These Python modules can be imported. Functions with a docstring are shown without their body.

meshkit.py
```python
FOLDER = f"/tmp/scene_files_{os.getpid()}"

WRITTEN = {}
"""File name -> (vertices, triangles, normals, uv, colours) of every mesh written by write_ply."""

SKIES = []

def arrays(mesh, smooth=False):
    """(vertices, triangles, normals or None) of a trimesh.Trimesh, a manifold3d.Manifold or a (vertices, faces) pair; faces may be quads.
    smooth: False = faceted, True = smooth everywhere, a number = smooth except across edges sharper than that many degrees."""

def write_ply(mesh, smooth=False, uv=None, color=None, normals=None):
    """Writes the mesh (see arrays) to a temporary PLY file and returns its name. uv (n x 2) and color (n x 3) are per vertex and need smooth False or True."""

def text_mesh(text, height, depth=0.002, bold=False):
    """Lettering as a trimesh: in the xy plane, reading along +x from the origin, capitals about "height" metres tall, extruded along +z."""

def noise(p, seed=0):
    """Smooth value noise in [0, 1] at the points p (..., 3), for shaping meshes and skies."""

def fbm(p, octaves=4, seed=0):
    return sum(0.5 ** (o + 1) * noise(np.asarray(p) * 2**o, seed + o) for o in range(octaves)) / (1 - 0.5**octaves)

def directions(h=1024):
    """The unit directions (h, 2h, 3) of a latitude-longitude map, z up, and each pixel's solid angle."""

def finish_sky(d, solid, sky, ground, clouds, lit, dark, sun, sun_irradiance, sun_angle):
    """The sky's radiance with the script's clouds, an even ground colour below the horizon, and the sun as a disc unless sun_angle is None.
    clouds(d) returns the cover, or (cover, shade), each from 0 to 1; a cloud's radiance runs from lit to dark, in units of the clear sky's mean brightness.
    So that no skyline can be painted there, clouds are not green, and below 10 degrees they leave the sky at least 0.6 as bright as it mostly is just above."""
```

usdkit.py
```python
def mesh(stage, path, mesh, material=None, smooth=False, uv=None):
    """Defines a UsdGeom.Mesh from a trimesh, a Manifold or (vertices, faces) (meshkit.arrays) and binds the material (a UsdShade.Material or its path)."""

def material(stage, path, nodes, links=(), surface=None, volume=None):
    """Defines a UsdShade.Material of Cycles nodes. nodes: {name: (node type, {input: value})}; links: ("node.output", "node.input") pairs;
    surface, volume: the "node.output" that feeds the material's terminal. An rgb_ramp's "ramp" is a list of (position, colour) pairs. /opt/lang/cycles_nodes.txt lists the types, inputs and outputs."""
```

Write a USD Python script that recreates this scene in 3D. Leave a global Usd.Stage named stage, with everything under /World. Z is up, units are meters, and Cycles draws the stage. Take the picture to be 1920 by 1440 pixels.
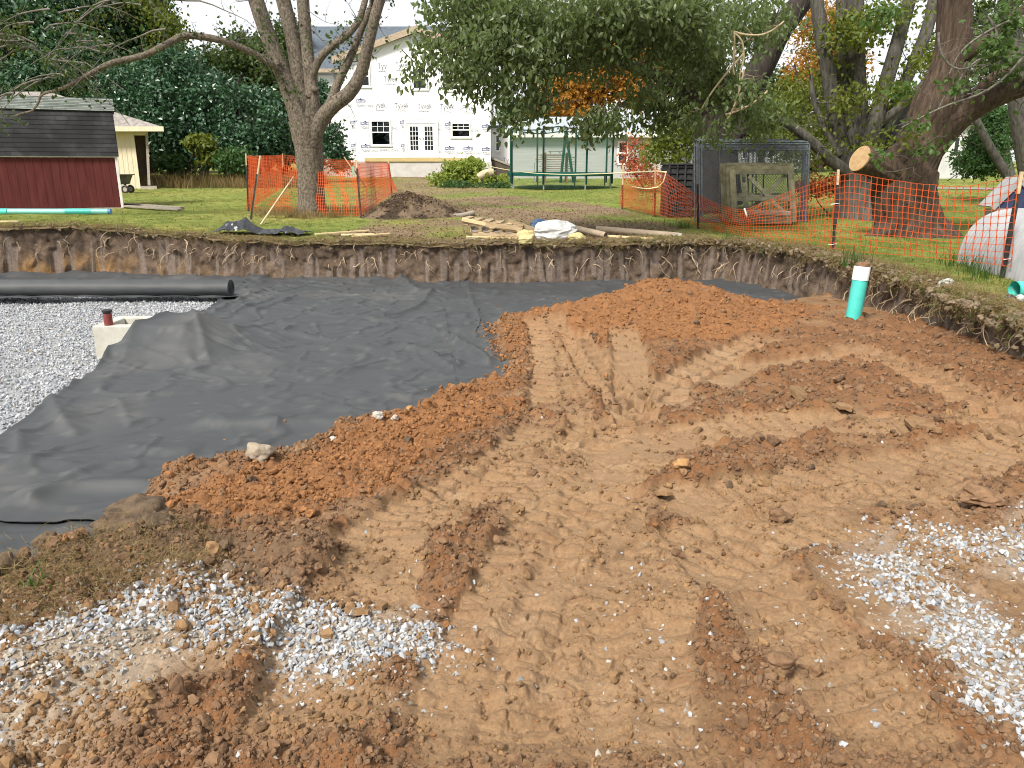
import math
import numpy as np
import trimesh
import shapely
from shapely import affinity
from scipy.interpolate import RBFInterpolator
from scipy.ndimage import distance_transform_edt, map_coordinates, gaussian_filter
from scipy.spatial import cKDTree
from pxr import Usd, UsdGeom, UsdLux, UsdShade, Sdf, Gf, Vt
import usdkit
import meshkit

# ------------------------------------------------------------------ camera, sky, sun, exposure
stage = Usd.Stage.CreateInMemory()
UsdGeom.SetStageUpAxis(stage, 'Z')
UsdGeom.SetStageMetersPerUnit(stage, 1.0)
UsdGeom.Xform.Define(stage, '/World')
UsdGeom.Scope.Define(stage, '/World/Looks')
EYE, PITCH, FPX = 1.39, math.radians(16.0), 1450.0       # eye height above the lawn, downward tilt, focal length in photo pixels (1920 wide)
cam = UsdGeom.Camera.Define(stage, '/World/camera')
cam.AddTranslateOp().Set(Gf.Vec3d(0, 0, EYE))
cam.AddRotateXOp().Set(90.0 - math.degrees(PITCH))
cam.CreateHorizontalApertureAttr(36.0)
cam.CreateVerticalApertureAttr(27.0)
cam.CreateFocalLengthAttr(36.0 * FPX / 1920.0)
cam.CreateFStopAttr(0.0)
cam.CreateExposureAttr(2.2)
SUN_EL, SUN_AZ = math.radians(48.0), math.radians(215.0)  # azimuth = atan2(x, y) of the direction towards the sun: behind the camera, to the left
sky_mat = usdkit.material(stage, '/World/Looks/sky', {
    'geo': ('texture_coordinate', {}),
    'map': ('mapping', {'mapping_type': 'point', 'scale': (1.0, 1.0, 2.2)}),
    'n': ('noise_texture', {'scale': 2.2, 'detail': 5.0, 'roughness': 0.55}),
    'ramp': ('rgb_ramp', {'ramp': [(0.3, (3.8, 3.9, 4.05)), (0.7, (5.6, 5.6, 5.6))]}),
    'sky': ('sky_texture', {'sky_type': 'single_scattering', 'sun_disc': False, 'sun_elevation': SUN_EL, 'sun_rotation': SUN_AZ, 'altitude': 100.0}),
    'mix': ('mix', {'mix_type': 'mix', 'fac': 0.9}),
    'bg': ('background_shader', {'strength': 0.05}),
}, [('geo.generated', 'map.vector'), ('map.vector', 'n.vector'), ('n.fac', 'ramp.fac'), ('sky.color', 'mix.color1'), ('ramp.color', 'mix.color2'), ('mix.color', 'bg.color')], surface='bg.background')
dome = UsdLux.DomeLight.Define(stage, '/World/sky')
UsdShade.MaterialBindingAPI.Apply(dome.GetPrim()).Bind(sky_mat)
dome.GetPrim().SetCustomDataByKey('kind', 'structure')
sun = UsdLux.DistantLight.Define(stage, '/World/sun')
sun.CreateNormalizeAttr(True)
sun.CreateIntensityAttr(0.4)
sun.CreateAngleAttr(14.0)
sun.CreateColorAttr(Gf.Vec3f(1.0, 0.95, 0.87))
sun.AddRotateZOp().Set(-math.degrees(SUN_AZ))
sun.AddRotateXOp().Set(-(90.0 - math.degrees(SUN_EL)))

# ------------------------------------------------------------------ helpers
V = np.array
CF, SF = math.cos(PITCH), math.sin(PITCH)


def ray(px, py):
    a, b = (px - 960.0) / FPX, (720.0 - py) / FPX
    return V([a, CF + b * SF, -SF + b * CF])


def P(px, py, y):
    """the point of the world plane Y = y seen at that pixel of the photograph"""
    d = ray(px, py)
    return V([0, 0, EYE]) + d * (y / d[1])


def G(px, py, z=0.0):
    """the point of the level plane z seen at that pixel"""
    d = ray(px, py)
    return V([0, 0, EYE]) + d * ((z - EYE) / d[2])


def lawn_z(x, y):
    x, y = np.asarray(x, float), np.asarray(y, float)
    t = np.clip(y - 15.0, 0, 90.0)
    return 0.0165 * np.sqrt(t * t + 1.0) - 0.0165 + 0.02 * np.sin(x * 0.9 + 1.3) * np.sin(y * 0.7) * np.clip((y - 15) / 4, 0, 1) + 0.17 * np.clip((-4.0 - x) / 4.5, 0, 1) ** 1.2 * np.exp(-((y - 15.2) / 2.6) ** 2)


def GL(px, py):
    """the point of the lawn seen at that pixel"""
    z = 0.0
    for _ in range(12):
        q = G(px, py, z)
        z = 0.5 * z + 0.5 * float(lawn_z(q[0], min(q[1], 120)))
    return G(px, py, z)


def N3(x, y, s, seed=0, z=0.0):
    return meshkit.noise(np.stack([np.asarray(x) / s, np.asarray(y) / s, np.full(np.shape(x), 7.3 + seed * 1.7) + np.asarray(z) / s], -1), seed)


def F3(x, y, s, o=4, seed=0):
    return meshkit.fbm(np.stack([np.asarray(x) / s, np.asarray(y) / s, np.full(np.shape(x), 3.1 + seed)], -1), o, seed)


def sstep(a, b, x):
    t = np.clip((x - a) / (b - a), 0, 1)
    return t * t * (3 - 2 * t)


def rng(seed):
    return np.random.default_rng(seed)


used = {}


def path_for(name, parent=None):
    base = (parent if isinstance(parent, str) else str(parent.GetPath())) if parent is not None else '/World'
    k = used.get((base, name), 0)
    used[(base, name)] = k + 1
    return f'{base}/{name}' if k == 0 else f'{base}/{name}_{k:03d}'


def tag(prim, label=None, cat=None, group=None, kind=None):
    for k, v in (('label', label), ('category', cat), ('group', group), ('kind', kind)):
        if v:
            prim.SetCustomDataByKey(k, v)
    return prim


def thing(name, label, cat, group=None, loc=(0, 0, 0), rz=0.0):
    x = UsdGeom.Xform.Define(stage, path_for(name))
    if any(loc) or rz:
        x.AddTranslateOp().Set(Gf.Vec3d(*map(float, loc)))
        x.AddRotateZOp().Set(math.degrees(rz))
    return tag(x.GetPrim(), label, cat, group)


def obj(name, mesh, mat, parent=None, smooth=False, label=None, cat=None, group=None, kind=None, attrs=None):
    if isinstance(mesh, tuple):                                   # leave out points that no face uses
        v, f = np.asarray(mesh[0], float), np.asarray(mesh[1], int)
        on = np.unique(f)
        if len(on) < len(v):
            ren = np.zeros(len(v), int)
            ren[on] = np.arange(len(on))
            mesh, attrs = (v[on], ren[f]), {k: np.asarray(a)[on] for k, a in (attrs or {}).items()}
    p = usdkit.mesh(stage, path_for(name, parent), mesh, mat, smooth=smooth)
    for k, a in (attrs or {}).items():
        a = np.asarray(a, np.float32)
        pv = UsdGeom.PrimvarsAPI(p)
        if a.ndim == 2:
            pv.CreatePrimvar(k, Sdf.ValueTypeNames.Color3fArray, 'vertex').Set(Vt.Vec3fArray.FromNumpy(a))
        else:
            pv.CreatePrimvar(k, Sdf.ValueTypeNames.FloatArray, 'vertex').Set(Vt.FloatArray.FromNumpy(a))
    return tag(p.GetPrim(), label, cat, group, kind)


def scatter(name, protos, pos, quat, scale, idx, parent=None, label=None, cat=None, kind='stuff'):
    """many small pieces nobody could count; protos: [(mesh, material)]"""
    p = path_for(name, parent)
    pi = UsdGeom.PointInstancer.Define(stage, p)
    rel = pi.CreatePrototypesRel()
    for k, (m, mt) in enumerate(protos):
        q = usdkit.mesh(stage, f'{p}/piece_{k:03d}', m, mt)
        rel.AddTarget(q.GetPath())
    pi.CreateProtoIndicesAttr(Vt.IntArray.FromNumpy(np.asarray(idx, np.int32)))
    pi.CreatePositionsAttr(Vt.Vec3fArray.FromNumpy(np.asarray(pos, np.float32)))
    q = np.asarray(quat, float)
    pi.CreateOrientationsAttr(Vt.QuathArray([Gf.Quath(float(a), float(b), float(c), float(d)) for a, b, c, d in q]))
    pi.CreateScalesAttr(Vt.Vec3fArray.FromNumpy(np.asarray(scale, np.float32)))
    return tag(pi.GetPrim(), label, cat, None, kind)


def rand_quats(r, n):
    q = r.normal(size=(n, 4))
    return q / np.linalg.norm(q, axis=1, keepdims=True)


def z_quats(r, n, tilt=0.0):
    a = r.uniform(0, 2 * np.pi, n) / 2
    q = np.stack([np.cos(a), r.normal(0, tilt, n), r.normal(0, tilt, n), np.sin(a)], 1)
    return q / np.linalg.norm(q, axis=1, keepdims=True)


def quat_mats(q):
    w, x, y, z = q.T
    return np.stack([np.stack([1 - 2 * (y * y + z * z), 2 * (x * y - z * w), 2 * (x * z + y * w)], -1),
                     np.stack([2 * (x * y + z * w), 1 - 2 * (x * x + z * z), 2 * (y * z - x * w)], -1),
                     np.stack([2 * (x * z - y * w), 2 * (y * z + x * w), 1 - 2 * (x * x + y * y)], -1)], -2)


class MB:
    """collects pieces into one mesh"""

    def __init__(self):
        self.v, self.f, self.n = [], [], 0

    def add(self, v, f):
        v, f = np.asarray(v, float).reshape(-1, 3), np.asarray(f, int)
        if f.shape[1] == 4:
            f = np.vstack([f[:, [0, 1, 2]], f[:, [0, 2, 3]]])
        self.v.append(v)
        self.f.append(f + self.n)
        self.n += len(v)
        return self

    def mesh(self, m):
        return self.add(m.vertices, m.faces)

    def box(self, lo, hi, c=0.0):
        return self.mesh(boxm(lo, hi, c))

    def bar(self, a, b, w, h=None, up=(0, 0, 1)):
        return self.mesh(barm(a, b, w, h, up))

    def tube(self, pts, rad, sides=6, cap=True):
        return self.add(*tubem(pts, rad, sides, cap))

    def get(self):
        return np.vstack(self.v), np.vstack(self.f)


def boxm(lo, hi, c=0.0):
    lo, hi = np.minimum(lo, hi), np.maximum(lo, hi)
    if c <= 0:
        m = trimesh.creation.box(hi - lo)
        m.apply_translation((np.asarray(lo) + hi) / 2)
        return m
    pts = []
    for k in range(3):
        for s in np.ndindex(2, 2, 2):
            q = np.where(s, hi, lo).astype(float)
            for j in range(3):
                if j != k:
                    q[j] += c if s[j] == 0 else -c
            pts.append(q)
    return trimesh.convex.convex_hull(np.array(pts))


def barm(a, b, w, h=None, up=(0, 0, 1), c=0.0):
    """a square-cut bar from a to b, w across and h along up"""
    a, b = np.asarray(a, float), np.asarray(b, float)
    h = w if h is None else h
    d = b - a
    L = np.linalg.norm(d)
    d = d / L
    s = np.cross(d, up)
    if np.linalg.norm(s) < 1e-6:
        s = np.cross(d, (1, 0, 0))
    s /= np.linalg.norm(s)
    u = np.cross(s, d)
    m = boxm((0, -w / 2, -h / 2), (L, w / 2, h / 2), c)
    T = np.eye(4)
    T[:3, 0], T[:3, 1], T[:3, 2], T[:3, 3] = d, s, u, a
    m.apply_transform(T)
    return m


def tubem(pts, rad, sides=6, cap=True):
    p = np.asarray(pts, float)
    n = len(p)
    r = np.broadcast_to(np.asarray(rad, float), (n,))
    t = np.gradient(p, axis=0)
    t /= np.linalg.norm(t, axis=1, keepdims=True) + 1e-12
    a = np.zeros_like(p)
    ref = V([1.0, 0, 0]) if abs(t[0, 0]) < 0.8 else V([0, 1.0, 0])
    u = np.cross(t[0], ref)
    u /= np.linalg.norm(u)
    for i in range(n):
        u = u - t[i] * (u @ t[i])
        u /= np.linalg.norm(u) + 1e-12
        a[i] = u
    b = np.cross(t, a)
    ang = np.arange(sides) * 2 * np.pi / sides
    v = p[:, None] + r[:, None, None] * (np.cos(ang)[None, :, None] * a[:, None] + np.sin(ang)[None, :, None] * b[:, None])
    i, j = np.meshgrid(np.arange(n - 1), np.arange(sides), indexing='ij')
    q = np.stack([i * sides + j, i * sides + (j + 1) % sides, (i + 1) * sides + (j + 1) % sides, (i + 1) * sides + j], -1).reshape(-1, 4)
    f = np.vstack([q[:, [0, 1, 2]], q[:, [0, 2, 3]]])
    v = v.reshape(-1, 3)
    if cap:
        v = np.vstack([v, p[0], p[-1]])
        k = np.arange(sides)
        f = np.vstack([f, np.stack([np.full(sides, n * sides), (k + 1) % sides, k], 1), np.stack([np.full(sides, n * sides + 1), (n - 1) * sides + k, (n - 1) * sides + (k + 1) % sides], 1)])
    return v, f


def spline(pts, n):
    """smooth curve through the points (Catmull-Rom), n samples; columns beyond xyz (radius) come along"""
    p = np.asarray(pts, float)
    if len(p) == 2:
        t = np.linspace(0, 1, n)[:, None]
        return p[0] * (1 - t) + p[1] * t
    from scipy.interpolate import PchipInterpolator
    s = np.concatenate([[0], np.cumsum(np.linalg.norm(np.diff(p[:, :3], axis=0), axis=1))])
    return PchipInterpolator(s, p)(np.linspace(0, s[-1], n))


def grid_faces(nu, nv):
    i, j = np.meshgrid(np.arange(nu - 1), np.arange(nv - 1), indexing='ij')
    a = i * nv + j
    q = np.stack([a, a + nv, a + nv + 1, a + 1], -1).reshape(-1, 4)
    return np.vstack([q[:, [0, 1, 2]], q[:, [0, 2, 3]]])


def rock(r, sub=1, rough=0.35, squash=0.75, seed=0):
    m = trimesh.creation.icosphere(sub, 1.0)
    v = np.array(m.vertices)
    k = 1 + rough * (meshkit.noise(v * 1.4 + r.uniform(0, 50, 3), seed) - 0.5) * 2 + rough * 0.5 * (meshkit.noise(v * 3.1 + r.uniform(0, 50, 3), seed) - 0.5) * 2
    v = v * k[:, None] * V([1, r.uniform(0.7, 0.95), squash])
    return trimesh.Trimesh(v, m.faces, process=False)


def chip(r):
    """an angular piece of crushed stone"""
    p = r.normal(size=(11, 3))
    p /= np.linalg.norm(p, axis=1, keepdims=True)
    p *= r.uniform(0.75, 1.0, (11, 1)) * V([1.0, r.uniform(0.6, 0.85), r.uniform(0.4, 0.65)])
    return trimesh.convex.convex_hull(p)


# ------------------------------------------------------------------ materials
LOOKS = {}


def mat(name, c1, c2=None, scale=4.0, rough=0.8, bump=0.0, bscale=40.0, bdist=0.01, spec=0.3, metal=0.0, detail=4.0, stretch=(1, 1, 1), local=False, lo=0.35, hi=0.65, island=None):
    """a two-tone noisy surface with fine relief; island: strength of the tone change from piece to piece"""
    if name in LOOKS:
        return LOOKS[name]
    c2 = c1 if c2 is None else c2
    nodes = {
        'co': ('texture_coordinate', {}) if local else ('geometry', {}),
        'map': ('mapping', {'mapping_type': 'point', 'scale': stretch}),
        'n': ('noise_texture', {'scale': scale, 'detail': detail, 'roughness': 0.6}),
        'r': ('rgb_ramp', {'ramp': [(lo, c1), (hi, c2)]}),
        'p': ('principled_bsdf', {'roughness': rough, 'specular_ior_level': spec, 'metallic': metal}),
    }
    links = [('co.object' if local else 'co.position', 'map.vector'), ('map.vector', 'n.vector'), ('n.fac', 'r.fac')]
    col = 'r.color'
    if island:
        nodes['g'] = ('geometry', {})
        nodes['ir'] = ('rgb_ramp', {'ramp': [(0.0, (1 - island,) * 3), (1.0, (1 + island,) * 3)]})
        nodes['im'] = ('mix', {'mix_type': 'multiply', 'fac': 1.0})
        nodes['oi'] = ('object_info', {})
        nodes['ad'] = ('math', {'math_type': 'add'})
        nodes['fr'] = ('math', {'math_type': 'fraction'})
        links += [('g.random_per_island', 'ad.value1'), ('oi.random', 'ad.value2'), ('ad.value', 'fr.value1'), ('fr.value', 'ir.fac'), (col, 'im.color1'), ('ir.color', 'im.color2')]
        col = 'im.color'
    links.append((col, 'p.base_color'))
    if bump > 0:
        nodes['bn'] = ('noise_texture', {'scale': bscale, 'detail': 6.0, 'roughness': 0.65})
        nodes['b'] = ('bump', {'strength': bump, 'distance': bdist})
        links += [('map.vector', 'bn.vector'), ('bn.fac', 'b.height'), ('b.normal', 'p.normal')]
    LOOKS[name] = usdkit.material(stage, f'/World/Looks/{name}', nodes, links, surface='p.BSDF')
    return LOOKS[name]


def tint_mat(name, scale=30.0, amount=0.25, bump=0.5, bscale=90.0, bdist=0.01, spec=0.3, rough=0.9, rough_wet=0.45, vor=0.0):
    """colour from the mesh's own soil map (primvar tint), wet sheen from primvar wet"""
    nodes = {
        'a': ('attribute', {'attribute': 'tint'}), 'w': ('attribute', {'attribute': 'wet'}),
        'co': ('geometry', {}), 'n': ('noise_texture', {'scale': scale, 'detail': 8.0, 'roughness': 0.7}),
        'r': ('rgb_ramp', {'ramp': [(0.25, (1 - amount,) * 3), (0.75, (1 + amount,) * 3)]}),
        'm': ('mix', {'mix_type': 'multiply', 'fac': 1.0}),
        'bn': ('noise_texture', {'scale': bscale, 'detail': 6.0, 'roughness': 0.7}),
        'b': ('bump', {'strength': bump, 'distance': bdist}),
        'ro': ('mix_float', {'a': rough, 'b': rough_wet}),
        'p': ('principled_bsdf', {'specular_ior_level': spec}),
    }
    links = [('co.position', 'n.vector'), ('co.position', 'bn.vector'), ('n.fac', 'r.fac'), ('a.color', 'm.color1'), ('r.color', 'm.color2'), ('m.color', 'p.base_color'),
             ('bn.fac', 'b.height'), ('b.normal', 'p.normal'), ('w.fac', 'ro.fac'), ('ro.result', 'p.roughness')]
    LOOKS[name] = usdkit.material(stage, f'/World/Looks/{name}', nodes, links, surface='p.BSDF')
    return LOOKS[name]


def leaf_mat(name, stops, trans=0.35, rough=0.55, spec=0.35):
    nodes = {
        'g': ('geometry', {}), 'r': ('rgb_ramp', {'ramp': stops}),
        'p': ('principled_bsdf', {'roughness': rough, 'specular_ior_level': spec}),
        'tc': ('mix', {'mix_type': 'multiply', 'fac': 1.0, 'color2': (1.25, 1.3, 0.7)}),
        't': ('translucent_bsdf', {}), 'm': ('mix_closure', {'fac': trans}),
    }
    links = [('g.random_per_island', 'r.fac'), ('r.color', 'p.base_color'), ('r.color', 'tc.color1'), ('tc.color', 't.color'), ('p.BSDF', 'm.closure1'), ('t.BSDF', 'm.closure2')]
    LOOKS[name] = usdkit.material(stage, f'/World/Looks/{name}', nodes, links, surface='m.closure')
    return LOOKS[name]

# ------------------------------------------------------------------ ground: pit outline, raster maps
FLOOR = -0.74
lip_px = [(-320, 425, .17), (0, 429, .165), (150, 427, .165), (300, 437, .10), (450, 446, .05), (600, 451, .02), (745, 455, 0), (800, 459, 0), (960, 457, 0), (1100, 456, 0), (1300, 453, 0), (1385, 455, 0), (1470, 466, 0), (1560, 484, 0), (1640, 503, 0), (1720, 526, 0), (1800, 556, 0), (1870, 582, 0), (1930, 606, 0), (2150, 700, 0)]
lip = V([G(*q)[:2] for q in lip_px])
LIPX_END = lip[-1]
pit_poly = shapely.Polygon(np.vstack([lip, [[LIPX_END[0] + 0.3, 2.0], [LIPX_END[0] + 0.6, -5.5], [-14.2, -5.5], [-14.2, lip[0][1]]]]))

RES, X0, Y0 = 0.025, -14.5, -7.0
NX, NY = int(24 / RES), int(25 / RES)
gx, gy = np.meshgrid(X0 + (np.arange(NX) + 0.5) * RES, Y0 + (np.arange(NY) + 0.5) * RES, indexing='ij')


def sdf(poly):
    """signed distance map, positive inside"""
    m = shapely.contains_xy(poly, gx.ravel(), gy.ravel()).reshape(gx.shape)
    return ((distance_transform_edt(m) - distance_transform_edt(~m)) * RES).astype(np.float32)


def look(field, x, y):
    x, y = np.asarray(x, float), np.asarray(y, float)
    return map_coordinates(field, [(x.ravel() - X0) / RES - 0.5, (y.ravel() - Y0) / RES - 0.5], order=1, mode='nearest').reshape(x.shape)


def poly_px(pts):
    return shapely.Polygon([G(p[0], p[1], p[2])[:2] for p in pts]).buffer(0)


pit_sd = sdf(pit_poly)

# the spoil that was pushed over the fabric: its outline, (pixel, pixel, height)
mud_px = [(0, 1058, -.10), (100, 1030, -.12), (180, 1000, -.18), (265, 975, -.26), (325, 948, -.42), (335, 908, -.52), (400, 888, -.5), (470, 872, -.47), (560, 850, -.46), (640, 820, -.44),
          (720, 786, -.41), (790, 748, -.38), (840, 716, -.38), (900, 697, -.42), (975, 697, -.46), (992, 668, -.53), (962, 642, -.6), (952, 600, -.6), (1010, 586, -.55),
          (1100, 566, -.45), (1170, 546, -.38), (1200, 526, -.32), (1250, 519, -.30), (1320, 526, -.34), (1360, 546, -.42), (1400, 560, -.52), (1440, 571, -.58), (1500, 563, -.64), (1565, 556, -.66)]
mud_pts = V([G(*p)[:2] for p in mud_px])
mud_poly = shapely.Polygon(np.vstack([mud_pts, [[5.2, 12.9], [5.9, 11.5], [6.2, 8.0], [7.5, 3.0], [7.5, -5.2], [-13.4, -5.2], [-13.4, 2.2], [-6.0, 2.9]]])).buffer(0)
mud_sd = sdf(mud_poly)

anchors_px = [(0, 1440, -.15), (960, 1440, -.15), (1920, 1440, -.15), (960, 1200, -.17), (1900, 1200, -.17), (250, 1300, -.16), (960, 1000, -.22), (1450, 1000, -.22), (1900, 1000, -.2),
              (620, 1000, -.24), (300, 1090, -.10), (100, 1130, -.08), (60, 1060, -.08), (420, 960, -.30), (540, 890, -.36), (700, 870, -.34), (700, 800, -.36), (960, 800, -.40), (1400, 800, -.34), (1900, 800, -.28),
              (840, 740, -.34), (820, 790, -.34), (1050, 680, -.52), (1010, 780, -.45), (1250, 680, -.47), (1400, 650, -.43), (1900, 660, -.38), (1230, 525, -.27), (1300, 545, -.33), (1140, 590, -.42), (1000, 610, -.56), (1600, 590, -.50),
              (1450, 575, -.56), (1700, 610, -.44), (1520, 572, -.60), (1800, 640, -.38), (1500, 720, -.38), (1210, 800, -.40)]
A = V([G(*p) for p in anchors_px] + [[-8, 0, -.12], [0, -4, -.1], [6, -4, -.1], [-12, -4, -.1], [6.5, 3, -.12], [-9, 2.6, -.12]])
base_rbf = RBFInterpolator(A[:, :2], A[:, 2], smoothing=0.002, kernel='linear')
bx, by = np.meshgrid(np.linspace(X0, X0 + 24, 160), np.linspace(Y0, Y0 + 25, 168), indexing='ij')
_b = base_rbf(np.stack([bx.ravel(), by.ravel()], 1)).reshape(bx.shape)
_b = gaussian_filter(_b, 1.6)


def base_z(x, y):
    x, y = np.asarray(x, float), np.asarray(y, float)
    return map_coordinates(_b, [(x.ravel() - X0) / 24 * 159, (y.ravel() - Y0) / 25 * 167], order=1, mode='nearest').reshape(x.shape)


def GM(px, py):
    """the point of the mud's smooth surface seen at that pixel"""
    z = -0.3
    for _ in range(14):
        q = G(px, py, z)
        z = 0.5 * z + 0.5 * float(base_z(q[0], q[1]))
    return G(px, py, z)


def pxpoly(pts):
    return shapely.Polygon([GM(*p)[:2] for p in pts]).buffer(0)


# wheel and track marks: pixel path, half width, depth, kind of print
tracks = [
    ([(1015, 588), (1035, 640), (1045, 700), (1050, 770), (1040, 800)], .25, .055, 'tyre'),
    ([(1040, 790), (1000, 835), (930, 885), (800, 960), (640, 1060)], .24, .035, 'bars'),
    ([(1075, 620), (1110, 680), (1150, 735), (1190, 775), (1220, 800)], .17, .05, 'tyre'),
    ([(1165, 615), (1180, 660), (1185, 720), (1190, 770)], .17, .04, 'smooth'),
    ([(1450, 625), (1380, 655), (1300, 700), (1220, 750), (1130, 800), (1060, 840)], .21, .05, 'tyre'),
    ([(1640, 655), (1520, 668), (1400, 690), (1330, 730)], .2, .05, 'smooth'),
    ([(2050, 800), (1800, 865), (1600, 890), (1400, 935), (1150, 955), (900, 1000)], .25, .035, 'bars'),
    ([(2050, 770), (1700, 800), (1450, 800), (1250, 820), (1100, 850), (950, 905), (860, 960)], .27, .03, 'bars'),
    ([(1920, 930), (1700, 945), (1500, 985), (1300, 1040), (1180, 1140), (1150, 1300), (1140, 1480)], .24, .020, 'bars'),
    ([(1130, 900), (1120, 1000), (1080, 1100), (1030, 1250), (1000, 1480)], .2, .016, 'smooth'),
    ([(1330, 1010), (1420, 1120), (1560, 1260), (1740, 1480)], .2, .02, 'bars'),
    ([(760, 1010), (700, 1080), (640, 1180), (600, 1300), (560, 1460)], .2, .03, 'smooth'),
    ([(880, 1480), (940, 1200), (1000, 1050), (1080, 940), (1250, 850)], .2, .014, 'bars'),
    ([(1560, 640), (1700, 690), (1850, 760), (2000, 830)], .22, .03, 'tyre'),
]
track_pts = [(spline(V([GM(*p)[:2] for p in t[0]]) if False else V([list(GM(*p)[:2]) + [0.0] for p in t[0]]), 40)[:, :2], *t[1:]) for t in tracks]


def along(pts, x, y):
    """distance along a path and to its left, for each point"""
    best, S, T, s0 = np.full(x.shape, 1e9), np.zeros(x.shape), np.zeros(x.shape), 0.0
    for a, b in zip(pts[:-1], pts[1:]):
        d = b - a
        L = np.hypot(*d)
        d = d / L
        u = (x - a[0]) * d[0] + (y - a[1]) * d[1]
        uc = np.clip(u, 0, L)
        ox, oy = x - a[0] - uc * d[0], y - a[1] - uc * d[1]
        q = ox * ox + oy * oy
        m = q < best
        best = np.where(m, q, best)
        S = np.where(m, s0 + uc, S)
        T = np.where(m, np.sign(d[0] * oy - d[1] * ox) * np.sqrt(q), T)
        s0 += L
    return S, T


SOIL_TAN, SOIL_ORANGE, SOIL_RED, SOIL_DARK, SOIL_PALE = V([.186, .113, .058]), V([.185, .084, .032]), V([.142, .066, .027]), V([.078, .050, .029]), V([.30, .215, .135])
zone_red = sdf(pxpoly([(1380, 640), (1700, 590), (1960, 640), (2100, 800), (1700, 800), (1560, 760), (1400, 700)]))
zone_orange = sdf(pxpoly([(950, 600), (1200, 520), (1400, 550), (1560, 580), (1420, 640), (1250, 640), (1100, 640), (980, 650)]))
zone_bank = sdf(pxpoly([(330, 930), (480, 880), (720, 790), (850, 720), (980, 700), (960, 770), (800, 850), (650, 930), (420, 1000)]))
zone_dark = sdf(pxpoly([(-200, 1080), (180, 985), (330, 970), (480, 1030), (520, 1090), (380, 1080), (200, 1130), (-200, 1260)]))
zone_heap = sdf(pxpoly([(470, 1020), (600, 1000), (680, 1030), (640, 1080), (520, 1100), (440, 1060)]))
gravel_left = sdf(pxpoly([(-200, 1250), (0, 1190), (130, 1160), (240, 1115), (320, 1085), (430, 1085), (560, 1120), (640, 1140), (730, 1165), (830, 1180), (830, 1210), (700, 1235), (650, 1270), (560, 1265), (500, 1215), (420, 1225), (320, 1200), (240, 1230), (130, 1290), (60, 1350), (-200, 1400)]))
dust_left = sdf(pxpoly([(-300, 1300), (60, 1230), (300, 1190), (400, 1230), (280, 1290), (230, 1360), (120, 1450), (-100, 1600), (-400, 1600)]))
gravel_right = sdf(pxpoly([(1560, 1045), (1640, 1010), (1720, 985), (1840, 1000), (1900, 970), (1960, 1010), (1960, 1070), (1820, 1050), (1800, 1090), (1870, 1130), (1950, 1170), (1990, 1400), (1860, 1330), (1780, 1250), (1700, 1190), (1640, 1120)]))
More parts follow.
